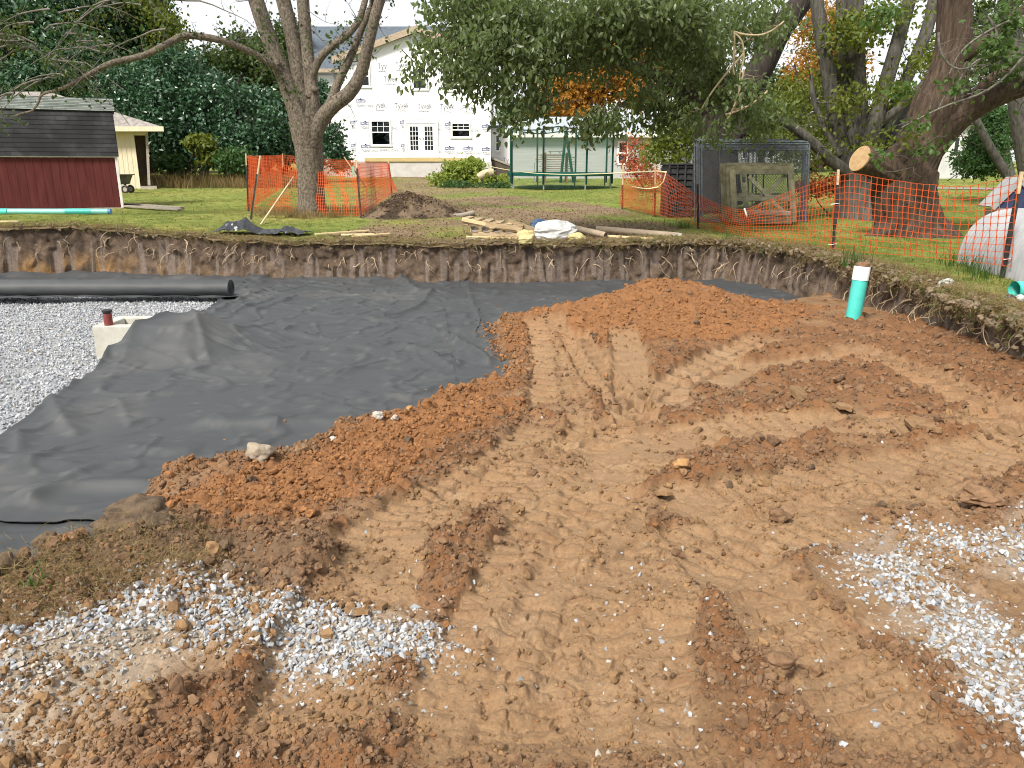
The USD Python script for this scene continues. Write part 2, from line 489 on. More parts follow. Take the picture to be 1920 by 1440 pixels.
loose_spots = sdf(shapely.union_all([pxpoly(q) for q in (
    [(1250, 1050), (1330, 1090), (1420, 1200), (1500, 1330), (1560, 1440), (1380, 1440), (1330, 1280), (1270, 1160)],
    [(1060, 690), (1110, 760), (1160, 800), (1040, 800), (1070, 740)], [(1160, 640), (1100, 620), (1060, 600), (1130, 600)],
    [(1230, 640), (1330, 650), (1290, 690), (1220, 700), (1205, 660)], [(1250, 780), (1500, 740), (1700, 740), (1560, 790), (1400, 790), (1300, 800)],
    [(1580, 780), (1920, 790), (1920, 830), (1700, 830), (1560, 810)], [(1170, 880), (1350, 850), (1430, 900), (1260, 920)], [(820, 940), (900, 960), (870, 1080), (760, 1060)],
    [(1720, 975), (1840, 930), (1930, 900), (1960, 960), (1850, 985)], [(420, 1290), (560, 1320), (640, 1420), (300, 1440), (330, 1330)], [(600, 1290), (700, 1280), (680, 1330), (600, 1340)],
    [(1400, 970), (1500, 985), (1530, 1020), (1420, 1010)], [(1160, 1080), (1240, 1090), (1300, 1180), (1210, 1170)], [(1640, 1230), (1760, 1270), (1800, 1360), (1660, 1330)])]))


def clods(x, y, spacing, seed, rmin=0.35, rmax=0.75):
    """half-buried crumbs: domes of random radius"""
    r = rng(seed)
    n = int((x.max() - x.min() + 1) * (y.max() - y.min() + 1) / spacing ** 2)
    pts = np.stack([r.uniform(x.min() - .5, x.max() + .5, n), r.uniform(y.min() - .5, y.max() + .5, n)], 1)
    rad = spacing * r.uniform(rmin, rmax, n)
    d, i = cKDTree(pts).query(np.stack([x, y], 1), k=3)
    h = np.sqrt(np.maximum(rad[i] ** 2 - d ** 2, 0)) - 0.25 * rad[i]
    return np.maximum(h, 0).max(1)


def mud(x, y, detail=True):
    """height, colour and wetness of the spoil"""
    wob = (F3(x, y, .35, 4, 5) - .5) * .34 + (F3(x, y, .09, 3, 6) - .5) * .12
    sd = look(mud_sd, x, y) + wob
    z = base_z(x, y)
    fl = F3(x, y, .55, 6, 9) * .55 + F3(x, y, .16, 4, 8) * .45
    bias = np.zeros_like(x) - .045 - .05 * sstep(3.5, 2.0, np.hypot(x, y))
    for zone, w in ((zone_bank, .5), (zone_dark, .6), (zone_heap, .5), (zone_orange, .32), (zone_red, .16), (loose_spots, .22)):
        bias = np.maximum(bias, -.06 + w * sstep(-.3, .25, look(zone, x, y) + wob * 1.3))
    loose = sstep(.41, .63, fl + bias)
    z = z + (F3(x, y, .9, 3, 1) - .5) * .065 + .09 * sstep(-.05, .25, look(zone_heap, x, y)) + .05 * sstep(-.2, .3, look(loose_spots, x, y) + wob)
    comp, rut, lug = np.zeros_like(x), np.zeros_like(x), np.zeros_like(x)
    for k, (pts, hw, dep, style) in enumerate(track_pts):
        near = (x > pts[:, 0].min() - .6) & (x < pts[:, 0].max() + .6) & (y > pts[:, 1].min() - .6) & (y < pts[:, 1].max() + .6)
        if not near.any():
            continue
        xs, ys = x[near], y[near]
        S, T = along(pts, xs, ys)
        S = S + (F3(xs, ys, .25, 2, 40 + k) - .5) * .05
        t = T / hw + (F3(xs, ys, .14, 3, 90 + k) - .5) * .42
        m = sstep(1.12, .9, np.abs(t))
        ends = sstep(0, .3, S) * sstep(S.max(), S.max() - .3, S)
        m = m * ends * sstep(.16, .40, F3(xs, ys, .55, 3, 60 + k))
        berm = np.exp(-((np.abs(t) - 1.25) / .22) ** 2) * ends ** 2 * sstep(.3, .65, F3(xs, ys, .3, 3, 80 + k))
        if style == 'tyre':
            ph = S / .235 + np.abs(t) * .42 + .5 * (t > 0)
            bar = sstep(.10, .22, np.abs((ph % 1) - .5)) * sstep(.04, .12, np.abs(t))
            lg = (1 - bar) * .036
        elif style == 'bars':
            ph = S / .115 + t * .35
            bar = sstep(.1, .3, np.abs((ph % 1) - .5))
            lg = (1 - bar) * .015 * sstep(.3, .55, F3(xs, ys, .3, 2, 70 + k)) * (np.abs(((t + 1) * 1.5) % 1 - .5) < .44)
        else:
            lg = 0.004 * np.sin(S / .05)
        z[near] += -dep * m + berm * .02 + m * lg
        comp[near] = np.maximum(comp[near], m)
        lug[near] = np.maximum(lug[near], m * (lg > .006))
        loose[near] = loose[near] * (1 - .85 * m) + .35 * berm * (1 - m)
    loose = np.clip(loose, 0, 1)
    if detail:
        z += loose * ((F3(x, y, .16, 4, 12) - .5) * .08) + (F3(x, y, .06, 3, 13) - .5) * (.004 + .03 * loose)
        z += loose * (clods(x, y, .09, 21) * .55 + clods(x, y, .045, 22) * .6 + clods(x, y, .2, 23, .2, .5) * .5)
        z += (1 - loose) * sstep(.56, .74, F3(x, y, .22, 3, 14)) * clods(x, y, .04, 24) * .4
        # flakes of dried, pressed mud with little steps between them
        c = rng(31).uniform([X0, Y0], [X0 + 24, Y0 + 25], (24 * 25 * 70, 2))
        wx, wy = x + (F3(x, y, .1, 3, 15) - .5) * .09, y + (F3(x, y, .1, 3, 16) - .5) * .09
        d, i = cKDTree(c).query(np.stack([wx, wy], 1), k=2)
        crack = sstep(.0, .012, d[:, 1] - d[:, 0])
        patch = sstep(.46, .6, F3(x, y, .8, 3, 17)) * (1 - loose)
        z += patch * ((rng(32).uniform(-.0035, .0035, len(c))[i[:, 0]]) - .008 * (1 - crack))
        z += (F3(x, y, .018, 3, 18) - .5) * (.006 + .008 * loose)
        z -= .012 * sstep(.60, .72, F3(x, y, .07, 4, 19)) * (1 - loose)
    s = sstep(0, .42, -sd)
    z = z * (1 - s) + (FLOOR - .22) * s
    z = z - .05 * sstep(.18, 0, sd) * (1 - s)
    gl = np.maximum(look(gravel_left, x, y), look(gravel_right, x, y))
    z = z + .015 * sstep(-.05, .12, gl)
    # colour
    f = F3(x, y, .7, 5, 51)[:, None]
    f2 = F3(x, y, .12, 4, 52)[:, None]
    col = SOIL_TAN * (.86 + .28 * f2) * (1 - sstep(.5, .75, f)) + SOIL_TAN * .84 * V([1, .96, .9]) * sstep(.5, .75, f)
    col = col * (1 - .5 * sstep(.55, .8, F3(x, y, .3, 4, 53)[:, None])) + SOIL_PALE * .5 * sstep(.55, .8, F3(x, y, .3, 4, 53)[:, None])
    lo = (loose * sstep(.25, .6, F3(x, y, .1, 4, 54) + loose * .3))[:, None]
    oran = SOIL_ORANGE * (.8 + .4 * f2)
    brown = SOIL_RED * (.8 + .4 * f2)
    lcol = brown * sstep(.4, .6, f) + (oran * .30 + brown * .70) * (1 - sstep(.4, .6, f))
    for zone, cc, w in ((zone_orange, SOIL_ORANGE, .95), (zone_bank, SOIL_ORANGE, .85), (zone_red, SOIL_RED, .9), (zone_dark, SOIL_DARK * 1.15, .95), (zone_heap, SOIL_DARK * 1.5, .8)):
        k = (w * sstep(-.2, .2, look(zone, x, y) + wob))[:, None]
        lcol = lcol * (1 - k) + cc * (.75 + .5 * f2) * k
        kc = k * (.82 if zone is zone_red else .45)
        col = col * (1 - kc) + cc * 1.22 * kc * (.8 + .4 * f2)
    mott = (sstep(.5, .68, F3(x, y, .17, 5, 56)) * .55)[:, None]
    col = col * (1 - mott) + SOIL_RED * 1.25 * (.8 + .4 * f2) * mott
    fleck = (sstep(.56, .66, F3(x, y, .035, 3, 57)) * sstep(.3, .6, F3(x, y, .4, 3, 58)) * .55)[:, None]
    col = col * (1 - fleck) + SOIL_RED * fleck
    col = col * (1 - lo) + lcol * lo
    cm = (comp * (1 - lug * .45))[:, None] * .85
    col = col * (1 - cm) + SOIL_TAN * V([1.24, 1.26, 1.28]) * (.9 + .2 * f2) * cm
    du = (sstep(-.25, .25, look(dust_left, x, y) + wob) * .75)[:, None]
    col = col * (1 - du) + V([.30, .25, .19]) * (.85 + .3 * f2) * du
    gk = (sstep(-.12, .1, gl + wob) * .6)[:, None]
    col = col * (1 - gk) + V([.25, .20, .15]) * gk
    wet = np.clip(comp * .5 * sstep(.45, .65, F3(x, y, .4, 2, 55)) + .25 * patch if detail else comp, 0, 1) * (1 - loose)
    return z, col, wet, loose, sd


# denser rows and columns near the standpoint, where the ground is seen from close by
rr = 0.9 * np.exp(np.arange(0, 1060) * 0.00277)
aa = np.radians(np.concatenate([np.linspace(-62, -38.2, 70), np.linspace(-38, 38, 680), np.linspace(38.2, 62, 70)]))
R_, A_ = np.meshgrid(rr, aa, indexing='ij')
mx, my = (R_ * np.sin(A_)).ravel(), (R_ * np.cos(A_)).ravel()
mz, mcol, mwet, mloose, msd = mud(mx, my)
mf = grid_faces(len(rr), len(aa))
inside = (look(pit_sd, mx, my) > -.12) & (msd > -.62)
mf = mf[inside[mf].all(1)]
M_mud = tint_mat('mud', scale=75, amount=.36, bump=.8, bscale=120, bdist=.008, rough=.88, rough_wet=.42)
keep = np.unique(mf)
ren = np.full(len(mx), -1)
ren[keep] = np.arange(len(keep))
obj('mud_ground', (np.stack([mx, my, mz], 1)[keep], ren[mf]), M_mud, smooth=True, kind='structure', attrs={'tint': mcol[keep], 'wet': mwet[keep]})
mud_field = cKDTree(np.stack([mx, my], 1)[keep])
mud_zs = mz[keep]
mud_ls = mloose[keep]
mud_cs = mcol[keep]


def on_mud(x, y):
    d, i = mud_field.query(np.stack([np.atleast_1d(x), np.atleast_1d(y)], 1))
    return mud_zs[i], i


# the same ground beyond the picture, coarser
cx, cy = np.meshgrid(np.arange(-13.4, 7.6, .12), np.arange(-5.4, 13, .12), indexing='ij')
shape = cx.shape
cx, cy = cx.ravel(), cy.ravel()
cz, ccol, cwet, _, csd = mud(cx, cy, False)
cf = grid_faces(*shape)
ang = np.degrees(np.arctan2(cx, cy))
rad_ = np.hypot(cx, cy)
ok = (look(pit_sd, cx, cy) > -.1) & (csd > -.5)
seen = (np.abs(ang) < 60.5) & (rad_ > 1.1)
cf = cf[ok[cf].all(1) & ~seen[cf].all(1)]
obj('mud_ground', (np.stack([cx, cy, cz - .02], 1), cf), M_mud, smooth=True, kind='structure', attrs={'tint': ccol, 'wet': cwet})

# ------------------------------------------------------------------ lawn
dirt_lawn = [GL(*p)[:2] for p in [(640, 452), (700, 420), (690, 370), (740, 345), (740, 322), (840, 330), (905, 352), (960, 372), (1060, 380), (1150, 392), (1210, 412), (1330, 452), (1000, 458)]]
dirt_poly = shapely.Polygon(dirt_lawn).buffer(0)


def lawn_tint(x, y):
    pts = shapely.points(np.asarray(x).ravel(), np.asarray(y).ravel())
    d = shapely.distance(dirt_poly, pts).reshape(np.shape(x))
    n = F3(x, y, 1.3, 4, 81)
    dirt = sstep(.5, -.1, d - (n - .5) * 1.6) * sstep(.16, .5, F3(x, y, .5, 3, 85) + .12)
    sdp = -look(pit_sd, x, y)
    near = np.where(sdp < 5, sstep(.75, .05, sdp - (F3(x, y, .35, 3, 82) - .5) * .9), 0) * (np.hypot(x, y) < 24)
    ring = np.exp(-((np.hypot(x + 5.4, y - 19.7)) / 1.5) ** 2)
    dirt = np.clip(np.maximum(dirt, near * .9), 0, 1)
    g = V([.15, .185, .040]) * (.75 + .5 * F3(x, y, .5, 4, 83))[..., None]
    dry = (sstep(.4, .75, F3(x, y, 2.3, 4, 84)) * .75)[..., None]
    dry = np.maximum(dry, (ring * .9)[..., None])
    left = (sstep(-2, -7, x) * .35)[..., None]
    dry = np.clip(dry + left * .5, 0, 1)
    g = g * (1 - dry) + V([.25, .225, .065]) * (.8 + .4 * F3(x, y, .3, 3, 87))[..., None] * dry
    soil = V([.19, .135, .085]) * (.6 + .8 * F3(x, y, .25, 4, 86))[..., None]
    return g * (1 - dirt[..., None]) + soil * dirt[..., None], dirt


lx, ly = np.meshgrid(np.arange(-15, 12.01, .06), np.arange(5, 26.01, .06), indexing='ij')
lshape = lx.shape
lx, ly = lx.ravel(), ly.ravel()
sdp = look(pit_sd, lx, ly)
move = (sdp > 0) & (sdp < .10)
bd = pit_poly.exterior
if move.any():
    q = shapely.points(lx[move], ly[move])
    np_ = shapely.line_interpolate_point(bd, shapely.line_locate_point(bd, q))
    nx_, ny_ = shapely.get_x(np_), shapely.get_y(np_)
    lx[move], ly[move] = nx_ * .9 + lx[move] * .1, ny_ * .9 + ly[move] * .1
lz = lawn_z(lx, ly) + (F3(lx, ly, .5, 4, 90) - .5) * .05
leftmound = 0
lip_rough = sstep(-.5, .02, sdp)
lz += leftmound + lip_rough * ((F3(lx, ly, .22, 4, 91) - .42) * .12 + (F3(lx, ly, .9, 2, 92) - .5) * .10) - .04 * sstep(-.12, .05, sdp)
lcol_, ldirt = lawn_tint(lx, ly)
lf = grid_faces(*lshape)
lf = lf[(sdp[lf] < .10).all(1)]
M_lawn = tint_mat('lawn', scale=14, amount=.35, bump=.9, bscale=45, bdist=.03, rough=.95, rough_wet=.9, spec=.12)
obj('lawn', (np.stack([lx, ly, lz], 1), lf), M_lawn, smooth=True, kind='structure', attrs={'tint': lcol_, 'wet': lx * 0})
# far ground: one sheet to the horizon with a hole where the fine sheet lies
fx = np.unique(np.concatenate([np.linspace(-400, -60, 18), np.linspace(-60, 60, 121), np.linspace(60, 400, 18), [-14.7, 11.7]]))
fy = np.unique(np.concatenate([np.linspace(-400, -20, 14), np.linspace(-20, 110, 131), np.linspace(110, 500, 20), [5.3, 25.7]]))
fxx, fyy = np.meshgrid(fx, fy, indexing='ij')
ff = grid_faces(len(fx), len(fy))
fxx, fyy = fxx.ravel(), fyy.ravel()
hole = (fxx >= -14.71) & (fxx <= 11.71) & (fyy >= -6) & (fyy <= 25.71)
fz = lawn_z(fxx, fyy) + np.where((fxx > -16) & (fxx < 13) & (fyy < 27), -.02, 0)
tc, _ = lawn_tint(fxx, fyy)
ff = ff[~hole[ff].all(1)]
obj('lawn', (np.stack([fxx, fyy, fz], 1), ff), M_lawn, smooth=True, kind='structure', attrs={'tint': tc, 'wet': fxx * 0})

# ------------------------------------------------------------------ pit wall, cut by a toothed bucket
ring = np.array(pit_poly.exterior.coords)[:-1]
order = np.vstack([lip[::1]])
wl = shapely.LineString(np.vstack([[[-14.2, 6.0]], lip, [[LIPX_END[0] + .3, 2.0]]]))
ns, nz = int(wl.length / .022), 44
ss = np.linspace(0, wl.length, ns)
wp = V([wl.interpolate(s).coords[0] for s in ss])
tg = np.gradient(gaussian_filter(wp, (8, 0)), axis=0)
tg /= np.linalg.norm(tg, axis=1, keepdims=True)
inn = np.stack([tg[:, 1], -tg[:, 0]], 1)          # towards the pit
hh = np.linspace(0, 1, nz)
S_, H_ = np.meshgrid(ss, hh, indexing='ij')
r = rng(101)
off = (F3(S_, H_ * .8, .5, 4, 110) - .5) * .10 + (F3(S_, H_ * .8, .12, 4, 111) - .5) * .11 + .03 * sstep(.5, .62, F3(S_ + H_ * .3, H_ * .8, .2, 3, 118))
smooth_cut = np.zeros_like(S_)
s = 0.0
while s < wl.length:
    w = r.uniform(.04, .13)
    if r.random() < .62:
        t0, t1 = np.sort(r.uniform(0, 1.15, 2))
        t0, t1 = t0 * .6, min(1, t1 + .25)
        lean = r.normal(0, .05)
        m = sstep(w / 2 + .006, w / 2 - .006, np.abs(S_ - s - w / 2 - lean * H_)) * sstep(t0 - .04, t0 + .04, H_) * sstep(t1 + .04, t1 - .04, H_)
        dd = r.uniform(-.045, .03)
        off = off * (1 - .85 * m) + dd * m
        smooth_cut = np.maximum(smooth_cut, m)
    s += w + r.uniform(.0, .12)
over = .06 * np.exp(-(H_ / .10) ** 2) * (F3(S_, H_ * 0, .3, 3, 112) - .15)
out = off + over - .06 + .12 * H_ ** 2
toe = sstep(.86, 1.0, H_) * (F3(S_, H_ * 0, .35, 3, 113)) * .14
out += toe
WX = wp[:, 0][:, None] + inn[:, 0][:, None] * out
WY = wp[:, 1][:, None] + inn[:, 1][:, None] * out
ztop = .02 + lawn_z(wp[:, 0], wp[:, 1]) + (F3(wp[:, 0], wp[:, 1], .25, 3, 114) - .5) * .07 + (F3(wp[:, 0], wp[:, 1], .9, 2, 92) - .5) * .10
WZ = ztop[:, None] * (1 - H_) + (FLOOR - .14) * H_
n1 = F3(S_, H_ * .8, .6, 4, 115)[..., None]
n2 = F3(S_, H_ * .8, .12, 4, 116)[..., None]
wcol = V([.085, .060, .043]) * (.4 + 1.2 * n2) * (1 - n1) + V([.165, .12, .085]) * (.5 + n2) * n1
yel = (sstep(-4.5, -9, WX) * sstep(.35, .8, H_) * sstep(.35, .65, F3(S_, H_ * .8, .35, 3, 117)))[..., None]
wcol = wcol * (1 - yel) + V([.26, .15, .06]) * (.7 + .6 * n2) * yel
wcol = wcol * (1 - .8 * smooth_cut[..., None]) + V([.195, .155, .13]) * (.85 + .3 * n2) * .8 * smooth_cut[..., None]
topd = sstep(.16, .02, H_)[..., None]
wcol = wcol * (1 - topd) + V([.13, .095, .06]) * (.6 + .8 * n2) * topd
wcol = wcol * V([.80, .78, .76])
M_wall = tint_mat('cut_soil', scale=26, amount=.5, bump=1.0, bscale=45, bdist=.025, rough=.92, rough_wet=.55, spec=.25)
pit_wall = obj('pit_wall', (np.stack([WX, WY, WZ], -1).reshape(-1, 3), grid_faces(ns, nz)[:, ::-1]), M_wall, smooth=True, kind='structure', attrs={'tint': wcol.reshape(-1, 3), 'wet': smooth_cut.ravel() * .6})

# ------------------------------------------------------------------ concrete box, fabric, gravel bed
bfl = G(174, 640, FLOOR + .03)
BY = G(210, 662, FLOOR + .03)[1]
BX0, BX1 = P(172, 611, BY)[0], P(345, 611, BY)[0]
BZ = P(210, 612, BY)[2]
BY1 = G(285, 592, BZ)[1]
print('box', BX0, BX1, BY, BY1, BZ)
left_px = [(-500, 1010, -.70), (-150, 880, -.70), (0, 815, -.70), (60, 771, -.70), (120, 731, -.70), (175, 696, -.70), (207, 672, -.69), (228, 648, BZ - .16), (256, 616, BZ - .02), (280, 606, BZ), (312, 592, BZ), (380, 588, -.70), (408, 567, -.70), (425, 556, -.70), (440, 540, -.70), (455, 524, -.70)]
lw = V([G(*p)[:2] for p in left_px])
lw[-1] = [lw[-1][0], 15.4]
o_ = np.argsort(lw[:, 1])
lw = lw[o_]


def fab_left(y):
    return np.interp(y, lw[:, 1], lw[:, 0])


folds = [  # pixel path, height, half width, lean of the crest
    ([(40, 962), (90, 938), (160, 925), (245, 922), (335, 946)], .085, .10, .6),
    ([(355, 797), (430, 800), (520, 801), (600, 797), (660, 812)], .055, .10, .6),
    ([(795, 619), (850, 645), (890, 667), (920, 690)], .075, .07, .5),
    ([(877, 526), (880, 556), (892, 585), (905, 620), (926, 684)], .035, .035, .8),
    ([(677, 601), (746, 592), (800, 563), (812, 545)], .05, .07, .4),
    ([(336, 612), (300, 640), (262, 662), (225, 690), (205, 720)], .03, .07, .1),
    ([(340, 614), (365, 635), (383, 665), (392, 688)], .045, .05, .3),
    ([(342, 606), (400, 612), (470, 625), (540, 640)], .03, .08, .2),
    ([(100, 745), (108, 775), (125, 800), (150, 820)], .05, .07, .3),
    ([(32, 805), (36, 830), (35, 850)], .045, .05, .3),
    ([(212, 745), (230, 765), (240, 790), (250, 800)], .03, .05, .3),
    ([(520, 602), (600, 612), (690, 601), (760, 606)], .03, .08, .3),
    ([(455, 668), (480, 672), (510, 669)], .035, .04, .5),
    ([(740, 650), (790, 660), (840, 690), (862, 700)], .03, .06, .3),
    ([(750, 528), (765, 540), (785, 551)], .06, .08, .4),
    ([(500, 545), (470, 556), (430, 575), (400, 592)], .04, .05, .3),
    ([(520, 556), (480, 572), (440, 590)], .035, .05, .3),
    ([(560, 553), (520, 570), (470, 588)], .03, .05, .3),
    ([(880, 552), (930, 548), (985, 544)], .03, .06, .4),
    ([(620, 720), (690, 690), (740, 685)], .025, .08, .3),
    ([(560, 760), (640, 742), (730, 738), (790, 720)], .02, .12, .3),
    ([(230, 830), (300, 850), (380, 850)], .03, .10, .3),
    ([(10, 880), (80, 870), (150, 880)], .03, .08, .3),
    ([(100, 985), (200, 965), (300, 968)], .03, .08, .4),
    ([(560, 655), (640, 650), (720, 668)], .015, .10, .3),
]
fold_pts = [(spline(V([list(G(p[0], p[1], -.71)[:2]) + [0.0] for p in f[0]]), 24)[:, :2], *f[1:]) for f in folds]


def fabric_z(x, y):
    # tent over the box, sagging between it and the floor
    dx = np.maximum(np.maximum(BX0 - x, x - BX1), 0)
    dy = np.maximum(np.maximum(BY - y, y - BY1), 0)
    d = np.hypot(dx, dy)
    corner = np.hypot(np.maximum(x - BX1, 0), np.maximum(BY - y, 0))
    slope = np.where(y < BY, .42, .33)
    t = np.clip(d * slope / (BZ - FLOOR), 0, 1.6)
    z = FLOOR + .02 + (BZ - FLOOR + .012) * np.maximum(0, 1 - t) ** 1.9
    z = np.where(d <= 0, BZ + .014, z)
    far = sstep(0, .5, d)
    z += far * ((F3(x, y, 1.6, 3, 201) - .5) * .07 + (F3(x * .6 + y * .5, y * 1.5 - x * .35, .42, 4, 202) - .5) * .055 + (F3(x + y * .3, y * 2.2, .16, 3, 203) - .5) * .014)
    ridge = 1 - np.abs(2 * F3(x * .8 + y * .6, y * 1.2 - x * .5, .8, 3, 204) - 1)
    z += far * sstep(.88, 1.0, ridge) * .028
    ridge = 1 - np.abs(2 * F3(x * 1.1 - y * .7, y * .7 + x * .5, .55, 3, 207) - 1)
    z += far * sstep(.9, 1.0, ridge) * .02
    for kk, (ca, sa, st, am) in enumerate(((.94, -.34, 3.5, .020), (.80, .60, 4.0, .016), (.99, .12, 5.0, .018), (.50, -.86, 3.0, .012))):
        u, v = x * ca + y * sa, -x * sa + y * ca
        nn = meshkit.fbm(np.stack([u / st, v / .62, np.full(np.shape(x), 11.0 + kk)], -1), 2, 230 + kk)
        z += far * am * np.exp(-np.abs(nn - .5) / .016) * sstep(.42, .62, F3(x, y, 1.1, 2, 240 + kk))
    for pts, h, w, lean in fold_pts:
        near = (x > pts[:, 0].min() - .4) & (x < pts[:, 0].max() + .4) & (y > pts[:, 1].min() - .4) & (y < pts[:, 1].max() + .4)
        if near.any():
            S, T = along(pts, x[near], y[near])
            e = sstep(0, .12, S) * sstep(S.max(), S.max() - .12, S)
            a = np.where(np.sign(pts[-1, 0] - pts[0, 0] + 1e-9) * T > 0, 1.6, 1 - .65 * lean)      # steep face towards the viewer
            z[near] += 1.15 * h * e * np.exp(-np.abs(T / (w * a)) ** 1.25)
    # bank up against the pit wall
    wd = look(pit_sd, x, y)
    z += sstep(.4, .02, wd) * (.09 * F3(x, y * .3, .5, 3, 205) - .01)
    return np.maximum(z, FLOOR + .008)


def fabric_sheet(name, y0, y1, left, right, step, label, lift=0.0, group=None):
    ny = int((y1 - y0) / step)
    yy = np.linspace(y0, y1, ny)
    L, Rr = left(yy), right(yy)
    nx = int((Rr - L).max() / step)
    u = np.linspace(0, 1, nx)
    X = L[:, None] + (Rr - L)[:, None] * u
    Y = np.broadcast_to(yy[:, None], X.shape).copy()
    X, Y = X.ravel(), Y.ravel()
    Z = fabric_z(X, Y) + lift
    e = np.minimum(X - np.repeat(L, nx), .2)
    Z += .018 * sstep(.12, 0, e) * sstep(.4, .7, F3(X, Y, .2, 2, 206)) + .012 * sstep(.05, 0, e)
    okv = look(pit_sd, X, Y) > .0
    f = grid_faces(ny, nx)
    f = f[okv[f].all(1)][:, ::-1]
    top = np.stack([X, Y, Z], 1)
    bot = top - V([0, 0, .004])
    n = len(top)
    # rim that closes the sheet
    ed = np.sort(np.vstack([f[:, [0, 1]], f[:, [1, 2]], f[:, [2, 0]]]), 1)
    key, cnt = np.unique(ed, axis=0, return_counts=True)
    b = key[cnt == 1]
    rim = np.vstack([np.stack([b[:, 0], b[:, 1], b[:, 1] + n], 1), np.stack([b[:, 0], b[:, 1] + n, b[:, 0] + n], 1)])
    dust = sstep(.54, .78, F3(X, Y, .9, 4, 208)) * .32 + sstep(.6, .8, F3(X, Y, .12, 4, 209)) * .35
    dust += .5 * sstep(.5, 0, look(-mud_sd, X, Y)) * sstep(.4, .7, F3(X, Y, .1, 3, 210))
    col = V([.044, .047, .050]) + V([.060, .054, .046]) * np.clip(dust, 0, 1)[:, None]
    return obj(name, (np.vstack([top, bot]), np.vstack([f, rim])), M_fabd, smooth=True, label=label, cat='fabric sheet', attrs={'tint': np.vstack([col, col]), 'wet': np.zeros(2 * n)}), col


M_fab = mat('geotextile', (.036, .039, .042), (.056, .058, .060), scale=1.6, rough=.62, bump=.35, bscale=350, bdist=.002, spec=.35, detail=8)
M_fabd = tint_mat('dusty_geotextile', scale=220, amount=.14, bump=.35, bscale=350, bdist=.002, rough=.62, rough_wet=.62, spec=.35)
seam = V([G(*p, -.71)[:2] for p in [(866, 522), (877, 555), (892, 585), (905, 620), (926, 684), (960, 760), (1000, 860)]])
seam = seam[np.argsort(seam[:, 1])]
SEAM = lambda y: np.interp(y, seam[:, 1], seam[:, 0])
fabric_sheet('geotextile_sheet', 4.28, 15.3, fab_left, lambda y: SEAM(y) + .03 * np.sin(y * 5) + .07 * np.sin(y * 1.7 + 1), .024, 'large wrinkled black fabric sheet draped over the concrete box and pit floor', .012)
fabric_sheet('geotextile_sheet', 5.5, 15.3, lambda y: SEAM(y) - .45, lambda y: SEAM(y) * 0 + 5.6, .045, 'far right black fabric sheet tucked beneath the orange soil mound', -.002)
fabric_sheet('geotextile_sheet', 3.1, 4.75, lambda y: y * 0 - 4.6, lambda y: y * 0 - .3, .03, 'near left strip of black fabric lying under the bigger sheet beside the brown soil', -.012)

fabric_sheet('geotextile_sheet', 13.2, 15.3, lambda y: y * 0 - 12.5, lambda y: y * 0 - 3.6, .05, 'black fabric strip along the wall behind the long fabric roll', -.006)
bedx, bedy = np.meshgrid(np.arange(-13.4, -2.0, .08), np.arange(2.4, 16.2, .08), indexing='ij')
bs = bedx.shape
bedx, bedy = bedx.ravel(), bedy.ravel()
bedz = FLOOR - .03 + (F3(bedx, bedy, .9, 3, 301) - .5) * .06
bedf = grid_faces(*bs)
bedf = bedf[(look(pit_sd, bedx, bedy) > .0)[bedf].all(1)]
M_bed = mat('gravel_bed_base', (.20, .205, .215), (.33, .335, .345), scale=40, rough=.9, bump=1, bscale=60, bdist=.02)
obj('gravel_bed', (np.stack([bedx, bedy, bedz], 1), bedf), M_bed, smooth=True, kind='structure')
M_floor = mat('subsoil', (.10, .075, .055), (.16, .11, .07), scale=6, bump=.6, bscale=60)
obj('pit_floor', (V([[-13.5, -5.5, FLOOR - .16], [8, -5.5, FLOOR - .16], [8, 16, FLOOR - .16], [-13.5, 16, FLOOR - .16]]), V([[0, 1, 2, 3]])), M_floor, kind='structure')
M_stone = [mat('stone_grey', (.225, .238, .26), (.325, .338, .355), scale=25, rough=.75, island=.28, lo=.3, hi=.7), mat('stone_white', (.30, .31, .32), (.40, .40, .40), scale=25, rough=.7, island=.2), mat('stone_beige', (.21, .18, .14), (.31, .275, .23), scale=25, rough=.85, island=.25)]
rs = rng(310)
chips = [(chip(rs), M_stone[k]) for k in (0, 0, 0, 1, 1, 1, 2, 2, 2)]
n = 52000
x = rs.uniform(-10.2, -2.4, n)
y = 4.3 + (13.4 - 4.3) * rs.random(n)
kp = (x < fab_left(y) + .12) & (np.abs(np.arctan2(x, y)) < .64) & ~((x > BX0 - .02) & (x < BX1 + .02) & (y > BY - .02) & (y < BY1 + .02))
x, y = x[kp], y[kp]
z = FLOOR - .03 + (F3(x, y, .9, 3, 301) - .5) * .06 + rs.uniform(-.005, .02, len(x))
sc = rs.uniform(.014, .030, len(x))[:, None] * np.ones(3)
scatter('gravel', chips, np.stack([x, y, z], 1), rand_quats(rs, len(x)), sc, rs.choice(9, len(x), p=[.16, .16, .16, .15, .15, .14, .03, .03, .02]), label='pale grey crushed stone covering the pit floor beside the black fabric', cat='gravel')

